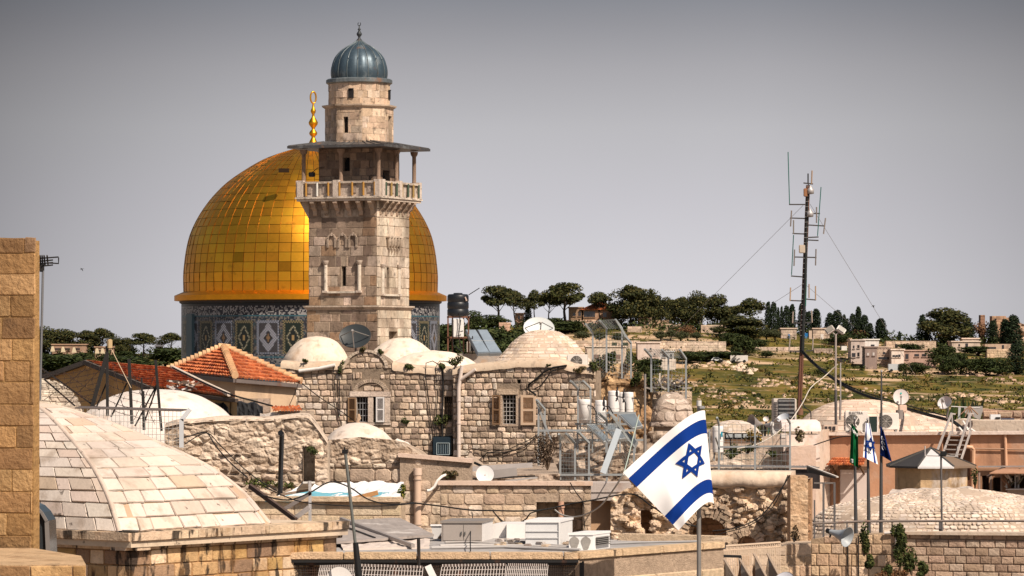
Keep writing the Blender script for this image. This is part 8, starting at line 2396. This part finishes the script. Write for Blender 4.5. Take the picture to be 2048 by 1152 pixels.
for a in [
	('pine', 960, 1030, 573, 656, 'widest umbrella pine right of the black water tank'), ('pine', 1012, 1052, 583, 652, 'umbrella pine just right of the widest one'),
	('cypress', 1050, 1062, 608, 642, 'narrow cypress between two leaning pines'), ('pine', 1053, 1088, 583, 641, 'leaning pine right of the narrow cypress'),
	('pine', 1078, 1116, 586, 634, 'slender pine left of the tallest umbrella pine'), ('pine', 1092, 1170, 567, 640, 'tallest umbrella pine, left of the red roofed villa'),
	('pine', 1182, 1225, 586, 640, 'small pine before the red roofed villa'), ('dense', 1228, 1294, 569, 656, 'huge dense pine right of the red roofed villa'),
	('dense', 1276, 1320, 582, 655, 'dense pine leaning on the huge one'), ('cypress', 1298, 1307, 580, 650, 'cypress tip rising out of the dense pines'), ('cypress', 1310, 1324, 594, 652, 'pair of cypress tips left of the dark pine grove'),
	('dense', 1320, 1350, 592, 655, 'first pine of the dark grove above the ruins'), ('dense', 1342, 1386, 593, 656, 'second pine of the dark grove above the ruins'), ('dense', 1376, 1414, 585, 655, 'dense pine behind the pale stone column, left'),
	('dense', 1410, 1458, 586, 656, 'dense pine behind the pale stone column, right'), ('dense', 1442, 1486, 612, 658, 'low brownish pine right of the stone column'), ('pine', 1476, 1532, 599, 655, 'broad pine left of the block of cypresses'),
	('dense', 1452, 1524, 633, 676, 'wide dark pine below the ridge at the end of the long wall'), ('bush', 1472, 1510, 662, 710, 'tall dark bush at the end of the long wall'),
	('cypress', 1531, 1543, 605, 662, 'broad cypress left of the radio mast, first of a tight pair'), ('cypress', 1541, 1554, 606, 662, 'broad cypress left of the radio mast, second of a tight pair'), ('cypress', 1553, 1560, 616, 662, 'thin cypress right of the tight pair'),
	('cypress', 1560, 1567, 614, 662, 'second thin cypress right of the tight pair'), ('cypress', 1567, 1580, 613, 663, 'cypress above the left stone hut'), ('cypress', 1577, 1592, 610, 663, 'tall cypress above the left stone hut'), ('cypress', 1597, 1612, 607, 664, 'cypress directly behind the radio mast'),
	('cypress', 1610, 1624, 624, 664, 'low cypress between mast and right hut'), ('cypress', 1622, 1642, 619, 665, 'fat cypress above the right stone hut'), ('cypress', 1651, 1668, 627, 668, 'round topped cypress left of the floodlights'), ('cypress', 1664, 1684, 622, 668, 'broad cypress behind the floodlights'),
	('cypress', 1684, 1693, 630, 668, 'thin cypress right of the floodlights'), ('cypress', 1690, 1699, 638, 670, 'short thin cypress right of the floodlights'), ('cypress', 1699, 1712, 629, 672, 'cypress left of the tallest one on the right'), ('cypress', 1709, 1724, 615, 673, 'tallest cypress right of the floodlights'),
	('cypress', 1720, 1737, 631, 674, 'fat cypress right of the tallest one'), ('cypress', 1736, 1746, 647, 676, 'small cypress behind the white terrace house'), ('cypress', 1750, 1774, 638, 682, 'broad cypress right of the white terrace house'), ('cypress', 1796, 1802, 663, 684, 'tiny lone cypress on the bare ridge'),
	('cypress', 1837, 1852, 631, 688, 'cypress left of the great round pine'), ('cypress', 1848, 1862, 640, 688, 'cypress merging into the great round pine'), ('dense', 1854, 1932, 613, 690, 'great round pine at the right'), ('dense', 1880, 1936, 625, 688, 'second crown of the great round pine'),
	('cypress', 1924, 1946, 636, 688, 'dark cypress right of the great round pine'), ('brown', 1940, 1980, 630, 686, 'reddish leafless tree by the ruined tower'), ('cypress', 1978, 1994, 642, 690, 'dark cypress below the ruined tower'), ('cypress', 1998, 2022, 640, 700, 'thick dark cypress before the cliff, left'), ('cypress', 2012, 2040, 632, 702, 'thick dark cypress before the cliff, right'),
	('brown', 1704, 1736, 654, 676, 'reddish bare shrub tree below the tall cypresses'), ('brown', 1354, 1392, 643, 676, 'reddish bare tree below the pale stone column'),
	('olive', 1310, 1332, 660, 683, 'olive tree above the long wall, leftmost'), ('olive', 1330, 1352, 658, 682, 'olive tree above the long wall, second'), ('olive', 1350, 1374, 661, 684, 'olive tree above the long wall, third'), ('olive', 1384, 1404, 663, 684, 'olive tree above the long wall, fourth'), ('olive', 1424, 1452, 651, 672, 'olive tree by the end of the long wall'),
	('olive', 1153, 1180, 660, 684, 'olive tree left of the tall cranked posts'), ('olive', 1188, 1208, 662, 686, 'olive tree seen between the cranked posts, left'), ('olive', 1222, 1250, 664, 688, 'olive tree seen between the cranked posts, right'), ('olive', 1522, 1545, 655, 682, 'olive tree left of the left stone hut'), ('olive', 1538, 1562, 657, 684, 'olive tree touching the left stone hut'),
	('bush', 962, 1006, 624, 660, 'round dark bush under the widest umbrella pine'), ('bush', 1098, 1132, 632, 662, 'bush under the tallest umbrella pine'), ('bush', 1128, 1166, 636, 664, 'bush left of the villa wall'), ('bush', 935, 962, 612, 668, 'dark tree behind the black water tank'), ('bush', 876, 920, 642, 700, 'dark bush between drum and water tank'), ('bush', 925, 990, 640, 716, 'large dark bush behind the solar panels'),
	('bush', 975, 1040, 652, 720, 'dark bush left of the stone scaled dome'), ('bush', 1000, 1050, 668, 735, 'low dark bush beside the stone scaled dome'), ('bush', 940, 1000, 670, 745, 'dark bush under the solar panels'), ('bush', 1030, 1075, 648, 700, 'dark bush behind the pale dish'), ('bush', 1062, 1100, 634, 668, 'small bush above the pale dish'), ('bush', 880, 940, 672, 750, 'dark bush below the water tank stand'),
	('bush', 868, 948, 634, 722, 'broad dark thicket behind the water tank stand'), ('bush', 940, 1030, 648, 728, 'broad dark thicket right of the water tank stand'), ('bush', 1000, 1075, 652, 716, 'broad dark thicket behind the left of the stone scaled dome'), ('bush', 1090, 1150, 640, 664, 'low dark thicket under the ridge pines'),
	('bush', 70, 150, 700, 760, 'broad dark thicket below the left pines'), ('bush', 120, 215, 708, 752, 'broad dark thicket behind the gable'), ('bush', 210, 300, 704, 745, 'broad dark thicket behind the tiled ridge'), ('bush', 1380, 1470, 700, 722, 'dark thicket below the long wall'),
	('bush', 1270, 1312, 708, 752, 'dark tree behind the rock wall fence'), ('bush', 1356, 1400, 698, 728, 'bush left of the parked white car'), ('bush', 1396, 1430, 702, 724, 'bush behind the parked white car'), ('bush', 1506, 1528, 676, 692, 'clipped dark hedge by the olive trees'), ('bush', 1440, 1480, 660, 690, 'leafy bush at the foot of the wide dark pine'), ('bush', 1655, 1690, 668, 690, 'bushes before the wall right of the huts'),
	('bush', 1806, 1840, 683, 705, 'round green bush above the long flat house'), ('bush', 1816, 1850, 720, 750, 'dark bush below the long flat house'), ('bush', 1800, 1818, 724, 750, 'dark shrub tree beside the grey canopy'), ('bush', 1864, 1900, 680, 738, 'dark tree at the end of the long flat house'), ('bush', 1878, 1915, 705, 750, 'dark bush below it in the right grove'), ('bush', 1905, 1940, 700, 748, 'dark bush in the middle of the right grove'),
	('bush', 1930, 1975, 706, 750, 'wide dark bush in the right grove'), ('bush', 1972, 2020, 708, 752, 'dark bush before the terrace wall at right'), ('cypress', 2018, 2046, 688, 748, 'dark cypress at the lower right of the hillside'), ('bush', 1930, 1985, 690, 712, 'yellow green bush row below the beige house'),
	('bush', 1632, 1650, 733, 752, 'lone bush beside the thick black cable'), ('bush', 1520, 1545, 700, 716, 'bush by the white trailer'),
	('dense', 66, 112, 655, 712, 'dark pine at the far left beside the pillar'), ('dense', 100, 154, 656, 712, 'broad dark pine above the low stone building, left'), ('dense', 148, 200, 660, 712, 'broad dark pine above the low stone building, right'), ('pine', 186, 222, 657, 712, 'high pine on the left ridge'), ('dense', 218, 246, 674, 714, 'small pine on the left ridge'),
	('dense', 240, 270, 674, 714, 'small round pine left of the grey roof turret'), ('pine', 262, 310, 667, 714, 'largest pine left of the grey roof turret'), ('pine', 318, 358, 667, 712, 'pine touching the shrine drum'), ('bush', 300, 360, 690, 735, 'dark bushes at the foot of the shrine drum'), ('bush', 70, 120, 705, 752, 'dark bushes beside the pillar'), ('bush', 112, 160, 703, 745, 'dark bushes below the low stone building'),
	('bush', 150, 182, 702, 728, 'small dark bush above the gabled roof'), ('bush', 255, 300, 718, 748, 'dark bush behind the tiled ridge'), ('bush', 200, 240, 706, 726, 'small bush above the red ridge'), ('bush', 236, 262, 700, 718, 'pale green bush on the left slope')]:
	tree(*a)

# ------------------------------------------------------------------ houses, walls and vehicles on the hillside
rh = random.Random(17)
def hb(name, label, cat, x0, x1, ytop, ybase, col, wins=(), depth=6.0, roof=None, dy=0.0, win_col=(.03, .028, .03), m='render', ramp_=None):
	"""a masonry block on the hillside; wins are (x0, y0, x1, y1) in photo pixels"""
	b = hill((x0 + x1) / 2, ybase); Y = b.y + dy
	t = thing(name, label, cat, Vector((b.x, Y, b.z)))
	k = Y / F
	X0, X1 = (x0 - 1024) * k, (x1 - 1024) * k; z1 = E + (HY - ytop) * k; z0 = b.z - 1.5
	mb = MB(); mb.box(((X0 + X1) / 2, Y + depth / 2, (z0 + z1) / 2), (X1 - X0, depth, z1 - z0), 0, col)
	if m == 'stone':
		p = Plane(x0, Y, x1, Y, z0); stones(mb, p.S, p.ul, z1 - z0, (.45, .7), (.6, 1.4), .08, .05, [jc(col, rh, .2) for _ in range(6)], 3, v0=1.0, simple=True)
	mb.build('wall', M[m], t)
	if roof == 'flat':
		mb = MB(); mb.box(((X0 + X1) / 2, Y + depth / 2, z1 + .12), (X1 - X0 + .4, depth + .4, .24), 0, tuple(min(.8, c * 1.12) for c in col)); mb.build('roof', M['plaster'], t)
	elif roof:
		h = roof; mb = MB(); o = .5
		c = [(X0 - o, Y - o), (X1 + o, Y - o), (X1 + o, Y + depth + o), (X0 - o, Y + depth + o)]; ins = min(depth / 2 + o, (X1 - X0) * .4)
		r0, r1 = Vector((X0 + ins, Y + depth / 2, z1 + h)), Vector((X1 - ins, Y + depth / 2, z1 + h)); q = [Vector((*p, z1)) for p in c]
		tiles(mb, q[0], q[1], r1, r0, 6, 24, TPAL, 2, .08); mb.add([q[1], q[2], r1, q[3], r0, q[0]], [(0, 1, 2), (1, 3, 4, 2), (3, 5, 4)], (.5, .15, .05)); mb.build('roof', M['tile'], t)
	for w in wins:
		mb = MB(); a, b_, c, d = [(w[0] - 1024) * k, (w[2] - 1024) * k, E + (HY - w[3]) * k, E + (HY - w[1]) * k]
		mb.box(((a + b_) / 2, Y + .02, (c + d) / 2), (b_ - a, .2, d - c), 0, win_col); o = mb.build('window', M['glass'], t)
		mb = MB(); mb.box(((a + b_) / 2, Y - .04, c - .08), (b_ - a + .25, .3, .12), 0, tuple(cc * .9 for cc in col)); mb.build('sill', M['plaster'], o)
	return t
CR, PK, GY = (.66, .52, .40), (.60, .42, .32), (.42, .36, .32)
hb('villa', 'brick villa with a red hipped roof among the umbrella pines', 'villa', 1163, 1238, 620, 642, (.36, .22, .14), [(1168, 623, 1190, 634), (1206, 625, 1213, 634)], 8, 1.6)
hb('villa_wing', 'low brown wing left of the red roofed villa', 'house', 1138, 1166, 616, 642, (.30, .19, .12), [(1146, 626, 1151, 632), (1157, 624, 1162, 632)], 6, 'flat')
hb('terrace_wall', 'pale terrace wall below the red roofed villa', 'wall', 1120, 1245, 640, 652, PK, (), 3, m='stone')
hb('stone_hut', 'small brown hut between umbrella pines above the pale dish', 'hut', 1030, 1048, 628, 652, (.36, .22, .15), [(1036, 632, 1040, 638)], 4, 'flat')
hb('bank_wall', 'pink rock bank under the umbrella pines', 'wall', 998, 1022, 645, 662, (.55, .36, .26), (), 3, m='stone')
hb('ruin_block', 'ruined stone block with a long flat wall among the pines', 'ruin', 1277, 1304, 635, 657, (.52, .38, .26), [(1292, 645, 1297, 650)], 5, m='stone'); hb('ruin_wall', 'plain tan wall right of the ruined block', 'wall', 1304, 1338, 640, 657, (.48, .33, .22), (), 3)
hb('field_wall', 'low stone wall left below the ruined block', 'wall', 1255, 1284, 653, 664, (.56, .42, .32), (), 2, m='stone'); hb('field_wall', 'stone wall stepping down right of the ruined block', 'wall', 1330, 1362, 648, 662, (.52, .38, .28), (), 2, m='stone')
hb('small_house', 'small house with an orange roof below the dark grove', 'house', 1366, 1388, 645, 656, (.55, .40, .30), [(1372, 648, 1376, 653)], 4, .9)
t = hb('stone_monument', 'pale stone column with a broken top among the dark pines', 'monument', 1398, 1405, 618, 655, (.62, .50, .40), (), 1.2, m='stone')
mb = MB(); bz = bpy.data.objects['stone_monument'].location
for i in range(9): mb.rbox(bz + Vector((rh.uniform(.0, 1.7), .3, 3.9 + i * .28 + rh.uniform(-.1, .1))), (rh.uniform(.4, .9), .5, rh.uniform(.4, .8)), .12, rh.uniform(0, 3), jc((.6, .44, .34), rh, .15))
mb.build('broken_top', M['rock'], t)
hb('garden_wall', 'pale garden wall right of the stone column', 'wall', 1402, 1453, 650, 668, (.58, .44, .33), (), 2, m='stone')
hb('retaining_wall', 'long pale retaining wall across the hillside above the flag', 'wall', 1294, 1452, 683, 702, (.64, .51, .40), (), 3, m='stone', dy=0)
hb('white_house', 'tall plain whitish house at the left end of the long wall', 'house', 1275, 1320, 686, 726, (.60, .50, .45), [(1300, 696, 1303, 700), (1308, 706, 1311, 710)], 8, 'flat'); hb('white_house', 'small grey white house right of the tall plain one', 'house', 1320, 1348, 704, 722, (.5, .5, .5), [(1325, 708, 1331, 714), (1340, 708, 1344, 714)], 6, 'flat', -4); hb('yard_wall', 'white yard wall below the small grey white house', 'wall', 1321, 1352, 718, 732, (.70, .60, .52), (), 1, dy=-8)
hb('pink_house', 'low cream house with square openings right of the stone scaled dome', 'house', 1172, 1252, 694, 726, (.66, .54, .44), [(1188, 709, 1199, 719), (1208, 709, 1220, 719), (1228, 709, 1241, 719), (1170, 698, 1174, 704)], 8, 'flat', win_col=(.2, .13, .1)); hb('pink_wall', 'cream wall behind the low cream house', 'wall', 1148, 1280, 681, 696, (.58, .45, .35), [(1224, 685, 1234, 692), (1244, 685, 1256, 692)], 4, m='stone', win_col=(.04, .05, .02))
hb('stone_hut', 'square stone hut left of the radio mast on the ridge', 'hut', 1562, 1593, 658, 679, (.55, .43, .35), [(1576, 668, 1580, 677)], 5, 'flat', m='stone', win_col=(.12, .2, .36)); hb('stone_hut', 'square stone hut right of the radio mast on the ridge', 'hut', 1626, 1659, 658, 680, (.52, .40, .32), [(1641, 668, 1647, 678)], 5, 'flat', m='stone', win_col=(.66, .6, .55))
hb('blue_gate', 'blue gate between the two stone huts', 'gate', 1607, 1619, 666, 680, (.02, .15, .38), (), .4, dy=1); hb('gate_post', 'round stone gate post beside the blue gate', 'post', 1618, 1624, 661, 680, (.55, .42, .33), (), .8)
hb('field_wall', 'orange tinted wall right of the two stone huts', 'wall', 1660, 1704, 676, 690, (.58, .40, .28), (), 2, m='stone'); hb('field_wall', 'broken pale wall below the radio mast huts', 'wall', 1510, 1600, 694, 703, (.54, .42, .33), (), 2, m='stone'); hb('field_wall', 'grey pallet wall on the slope right of the mast', 'wall', 1628, 1666, 697, 705, (.40, .30, .24), (), 2, m='stone')
hb('shed', 'small white shed left of the white terrace house', 'shed', 1683, 1694, 692, 702, (.74, .7, .66), (), 3)
hb('terrace_house', 'white and beige terrace house stepping down the hillside', 'house', 1702, 1730, 681, 728, (.56, .46, .41), [(1706, 691, 1709, 697), (1715, 690, 1719, 696), (1704, 706, 1711, 714), (1715, 705, 1719, 713)], 7, 'flat'); hb('terrace_house', 'white upper storey right of the beige house front', 'house', 1727, 1758, 680, 715, (.74, .69, .66), [(1742, 689, 1749, 694)], 7, 'flat', 3)
hb('stone_house', 'dark stone annex in front of the white terrace house', 'house', 1730, 1754, 695, 733, (.26, .20, .18), [(1734, 706, 1738, 711), (1745, 705, 1749, 711)], 6, 'flat', -5, (.5, .46, .44)); hb('stone_house', 'stone house with a white balcony awning right of the dark annex', 'house', 1754, 1783, 695, 730, (.50, .38, .3), [(1766, 704, 1771, 709), (1757, 714, 1780, 719)], 6, 'flat', -4, m='stone'); hb('balcony_house', 'white glazed balcony house left of the long flat house', 'house', 1783, 1808, 700, 735, (.70, .60, .53), [(1785, 710, 1790, 714), (1791, 710, 1796, 714), (1797, 709, 1801, 714)], 6, 'flat', -4)
hb('flat_house', 'long flat house with a white parapet and dark verandas', 'house', 1808, 1872, 702, 734, (.46, .31, .25), [(1829, 708, 1838, 713), (1844, 708, 1853, 713), (1857, 708, 1866, 713), (1811, 708, 1817, 718)], 7, 'flat'); hb('parapet', 'white balcony parapet of the long flat house', 'parapet', 1822, 1872, 714, 720, (.72, .6, .52), (), .6, dy=-9)
hb('old_wall', 'long beige wall with an arched opening behind the flat house', 'wall', 1772, 1872, 682, 698, (.56, .42, .32), [(1790, 688, 1795, 696)], 3, m='stone'); hb('beige_house', 'beige house with a stepped roof left of the cliff', 'house', 1904, 1960, 684, 704, (.62, .49, .40), [(1917, 688, 1920, 693), (1931, 687, 1936, 694)], 7, 'flat'); hb('beige_house', 'raised upper part of the beige house', 'house', 1925, 1958, 678, 700, (.64, .51, .42), (), 5, 'flat', 3)
hb('yard_wall', 'dark roofed yard wall right of the beige house', 'wall', 1970, 2030, 688, 704, (.50, .36, .27), [(1974, 694, 1992, 701), (2004, 690, 2008, 700)], 3); hb('yard_wall', 'curved tan terrace wall at the right of the hillside', 'wall', 1974, 2040, 698, 712, (.56, .42, .29), (), 3, m='stone', dy=-6)
hb('ruined_tower', 'broken brown tower above the reddish tree', 'ruin', 1961, 1970, 630, 688, (.30, .17, .11), (), 3, m='stone'); hb('ruined_fort', 'ruined brown fort wall on the cliff top', 'ruin', 1984, 2012, 632, 690, (.42, .26, .17), [(1989, 637, 1993, 641)], 4, m='stone'); hb('ruined_fort', 'lower part of the ruined fort on the cliff top', 'ruin', 2008, 2030, 635, 690, (.36, .23, .15), (), 4, m='stone')
mb = MB(); p = Plane(2026, 798, 2140, 796, hill(2048, 690).z - 3); tpc = topline(p, [(2026, 648), (2040, 645), (2060, 655), (2140, 690)])
rubble(mb, p.S, 40, 30, 0, 0, 1.2, .25, [(.30, .19, .13), (.52, .37, .27), (.14, .09, .06)], 4, tpc, p.ul); wallsolid(mb, plane_from(p.A - p.N * 2, p.U, p.ul, p.A.z), 0, tpc, (), 8, (.4, .27, .19), 1)
struct(mb.build('cliff', M['rock']))
hb('low_building', 'long low stone building under the left pines', 'building', 104, 172, 690, 706, (.36, .23, .16), [(110, 696, 122, 701), (128, 696, 140, 701), (150, 696, 160, 701)], 6, 'flat', -10, (.05, .035, .03)); hb('low_building', 'short low stone building right of the long one', 'building', 190, 228, 695, 708, (.36, .23, .16), [(196, 700, 204, 704), (212, 700, 222, 704)], 6, 'flat', -10, (.05, .035, .03))
for i, (x, y) in enumerate(((105, 702), (126, 703), (148, 704), (194, 706), (205, 706))):
	b = hill(x, y); b.y -= 22; k = b.y / F; b = P(x, y + 1, b.y); mb = MB(); mb.prism([b + Vector((-.45, 0, 0)), b + Vector((.45, 0, 0)), b + Vector((.1, 0, 1.1)), b + Vector((-.2, 0, 1.1))], (0, .8, 0), (.66, .55, .38))
	single(mb, 'buttress', M['plaster'], 'pale buttress of the low stone buildings, ' + ['leftmost', 'second from the left', 'middle one', 'second from the right', 'rightmost'][i], 'buttress', b, 'pale buttresses under the left pines')
t = hb('turret', 'grey pyramid roofed turret on the left ridge', 'tower', 311, 325, 693, 706, (.3, .25, .22), (), 1.5)
mb = MB(); b = bpy.data.objects['turret'].location; k = b.y / F; zt_ = E + (HY - 693) * k
mb.add([((308 - 1024) * k, b.y - .3, zt_), ((328 - 1024) * k, b.y - .3, zt_), ((328 - 1024) * k, b.y + 1.9, zt_), ((308 - 1024) * k, b.y + 1.9, zt_), ((318 - 1024) * k, b.y + .8, E + (HY - 680) * k)], [(0, 1, 4), (1, 2, 4), (2, 3, 4), (3, 0, 4)], (.10, .10, .11)); mb.build('roof', M['tile'], t)
hb('white_building', 'white railed building beside the honey pillar', 'building', 96, 134, 728, 740, (.66, .62, .6), [(100 + i * 6, 731, 103 + i * 6, 735) for i in range(5)], 5, 'flat'); hb('beige_building', 'beige wall block left of the gabled house', 'building', 72, 132, 736, 758, (.5, .4, .32), [(82, 746, 86, 752), (88, 746, 92, 752)], 6, 'flat'); hb('market_wall', 'pale low wall above the tiled ridge', 'wall', 148, 270, 722, 736, (.58, .46, .38), (), 3)
# vehicles
def vehicle(label, x0, x1, ytop, ybase, col, cat='car', box_=False):
	b = hill((x0 + x1) / 2, ybase); k = b.y / F; L_ = (x1 - x0) * k; h = (ybase - ytop) * k; c = Vector(((x0 + x1) / 2 - 1024, 0, 0)) * k + Vector((0, b.y - 2, b.z + .25))
	t = thing('trailer' if box_ else 'car', label, cat, c)
	pr_ = [(-.5, .1), (-.5, .95), (.5, .95), (.5, .1)] if box_ else [(-.5, .15), (-.5, .5), (-.42, .56), (-.3, .95), (.12, 1), (.27, .58), (.48, .5), (.5, .15)]
	mb = MB(); mb.prism([c + Vector((u * L_, -.85, v * h)) for u, v in pr_], (0, 1.7, 0), col); mb.build('body', M['paint'], t)
	if not box_:
		mb = MB(); mb.prism([c + Vector((u * L_, -.88, v * h)) for u, v in ((-.36, .6), (-.27, .9), (.1, .93), (.21, .6))], (0, 1.76, 0), (.03, .035, .04)); mb.build('window', M['glass'], t)
	for u in (-.3, .3):
		mb = MB(); mb.tube([c + Vector((u * L_, -.9, .1 * h)), c + Vector((u * L_, .9, .1 * h))], .3, 10, (.015, .015, .015)); mb.build('wheel', M['plastic'], t)
vehicle('small white car parked on the hillside', 1421, 1444, 716, 724, (.72, .74, .76)); vehicle('white box trailer on wheels right of the small white car', 1459, 1494, 711, 725, (.66, .62, .58), 'trailer', True); vehicle('grey canopy trailer below the balcony house', 1774, 1804, 729, 744, (.5, .52, .54), 'trailer', True)
for i, x in enumerate((240, 250, 259, 270)): vehicle('tiny parked car on the left slope, ' + ['white one leftmost', 'grey one second', 'white one third', 'blue grey one last'][i], x - 4.5, x + 4.5, 715, 719.5, [(.7, .7, .72), (.35, .36, .38), (.75, .74, .73), (.2, .26, .34)][i])
# scrub, stones and white cliffs: nobody could count these
mb = MB(); rs = random.Random(8)
for i in range(2300):
	x = rs.uniform(1180, 2250) if i % 12 else rs.uniform(-100, 1100)
	row = RIDGE(x) + (862 - RIDGE(x)) * rs.random() ** .9
	if noise.noise(Vector((x * .012, row * .06, 2))) < -.12 and i % 5: continue
	b = hill(x, row); w = rs.uniform(.35, 1.3) * (1.6 if rs.random() < .1 else 1)
	leaves(mb, b + Vector((0, 0, w * .3)), (w * 1.3, w, w * .55), 15, .26, rs.choice([[(.07, .08, .018), (.05, .055, .015)], [(.15, .13, .022), (.10, .10, .022)], [(.035, .045, .014), (.025, .032, .012)], [(.15, .10, .03), (.1, .07, .02)]]), rs, .3)
for i in range(420):
	x = rs.uniform(900, 2250) if i % 4 else rs.uniform(-60, 370); b = hill(x, RIDGE(x) + rs.uniform(-2, 9)); w = rs.uniform(.8, 2.0)
	leaves(mb, b + Vector((0, 0, w * .4)), (w * 1.3, w, w * .8), 34, .3, LEAFP['bush'], rs, .3)
tag(mb.build('hillside_scrub', M['leaf']), 'low green and yellow scrub covering the terraced hillside', 'scrub', kind='stuff')
mb = MB()
def rockrow(x0, y0, x1, y1, n, s0, s1, jx=4, jy=2.0, col=(.46, .33, .23)):
	for i in range(int(n * .45)):
		f = rs.random(); x = x0 + (x1 - x0) * f + rs.gauss(0, jx); y = y0 + (y1 - y0) * f + rs.gauss(0, jy)
		b = hill(x, y); s = rs.uniform(s0 * .7, s1 * .7)
		vs = [b + Vector((s * rs.uniform(.7, 1.3) * math.cos(a), s * math.sin(a), -.2)) for a in [j * PI / 3 for j in range(6)]] + [b + Vector((s * .6 * math.cos(a) + rs.uniform(-.2, .2) * s, s * .6 * math.sin(a), s * rs.uniform(.3, .6))) for a in [j * PI / 3 + .3 for j in range(6)]]
		mb.add(vs, [(j, (j + 1) % 6, 6 + (j + 1) % 6, 6 + j) for j in range(6)] + [(6, 7, 8, 9, 10, 11)], jc(col, rs, .22))
for a in [(1380, 734, 1425, 728, 26, .5, 1.3), (1452, 728, 1506, 744, 80, .6, 1.6, 8, 4, (.60, .47, .36)), (1420, 735, 1470, 730, 30, .4, 1.1), (1440, 712, 1480, 706, 50, .4, 1.2, 6, 3), (1505, 775, 1580, 765, 60, .3, .9), (1515, 765, 1660, 775, 110, .3, 1.0, 10, 3), (1610, 752, 1700, 790, 80, .3, 1.0, 8, 4), (1380, 770, 1520, 800, 90, .3, .9, 10, 3), (1390, 790, 1560, 815, 90, .3, .9, 10, 3),
		(1840, 745, 1985, 746, 120, .4, 1.3, 4, 2), (1700, 780, 1860, 800, 110, .3, .9, 10, 3), (1900, 792, 2048, 806, 70, .5, 1.5, 6, 3), (1960, 750, 2060, 766, 60, .4, 1.2, 8, 4, (.36, .24, .17)), (1300, 668, 1345, 672, 40, .4, 1.0, 5, 2), (1640, 700, 1700, 712, 40, .3, .9), (1260, 752, 1340, 760, 40, .3, .9), (1560, 795, 1760, 815, 90, .3, .8, 12, 3)]: rockrow(*a)
tag(mb.build('hillside_rocks', M['rock']), 'pale limestone blocks and broken terrace edges on the hillside', 'rocks', kind='stuff')
# birds
for i, (x, y, s_, lab) in enumerate(((164, 538, 4, 'dark swift flying between pillar and dome'), (1747, 612, 4, 'dark bird flying right of the radio mast'))):
	c = P(x, y, 160); k = 160 / F; mb = MB()
	mb.tube([c + Vector((-.05, -.1, .03)), c, c + Vector((.03, .1, -.09))], [.01, .025, .008], 6, (.02, .02, .02))
	for q in (-1, 1): mb.add([c + Vector((0, .03, 0)), c + Vector((q * s_ * k * .6, .04, .035 * q)), c + Vector((q * s_ * k * 1.2, .0, -.02)), c + Vector((0, -.04, 0)), c + Vector((q * s_ * k * .6, 0, .02 * q))], [(0, 1, 2, 4, 3)], (.02, .02, .02))
	single(mb, 'bird', M['leaf'], lab, 'bird', c)
# roof antenna beside the pillar
t = thing('roof_aerial', 'black comb aerial on a thin pole beside the honey pillar', 'aerial', P(78, 800, 68))
mb = MB(); mb.tube([P(80, 800, 68), P(86, 542, 68)], .022, 6, (.2, .2, .21)); mb.build('pole', M['steel'], t)
mb = MB()
for y in (515, 521, 526, 531): mb.tube([P(75, y + 2, 68), P(106 if y > 516 else 117, y - 1, 68)], .014, 5, DKM)
mb.tube([P(117, 515, 68), P(117, 527, 68), P(98, 526, 68)], .014, 5, DKM)
for x in (76, 80, 84, 88, 94): mb.tube([P(x, 511, 67.8), P(x + 2, 540 if x < 88 else 530, 68.2)], .016, 5, DKM)
mb.rbox(P(83, 535, 68), (.1, .08, .16), .02, col=DKM); mb.build('comb', M['dark'], t)
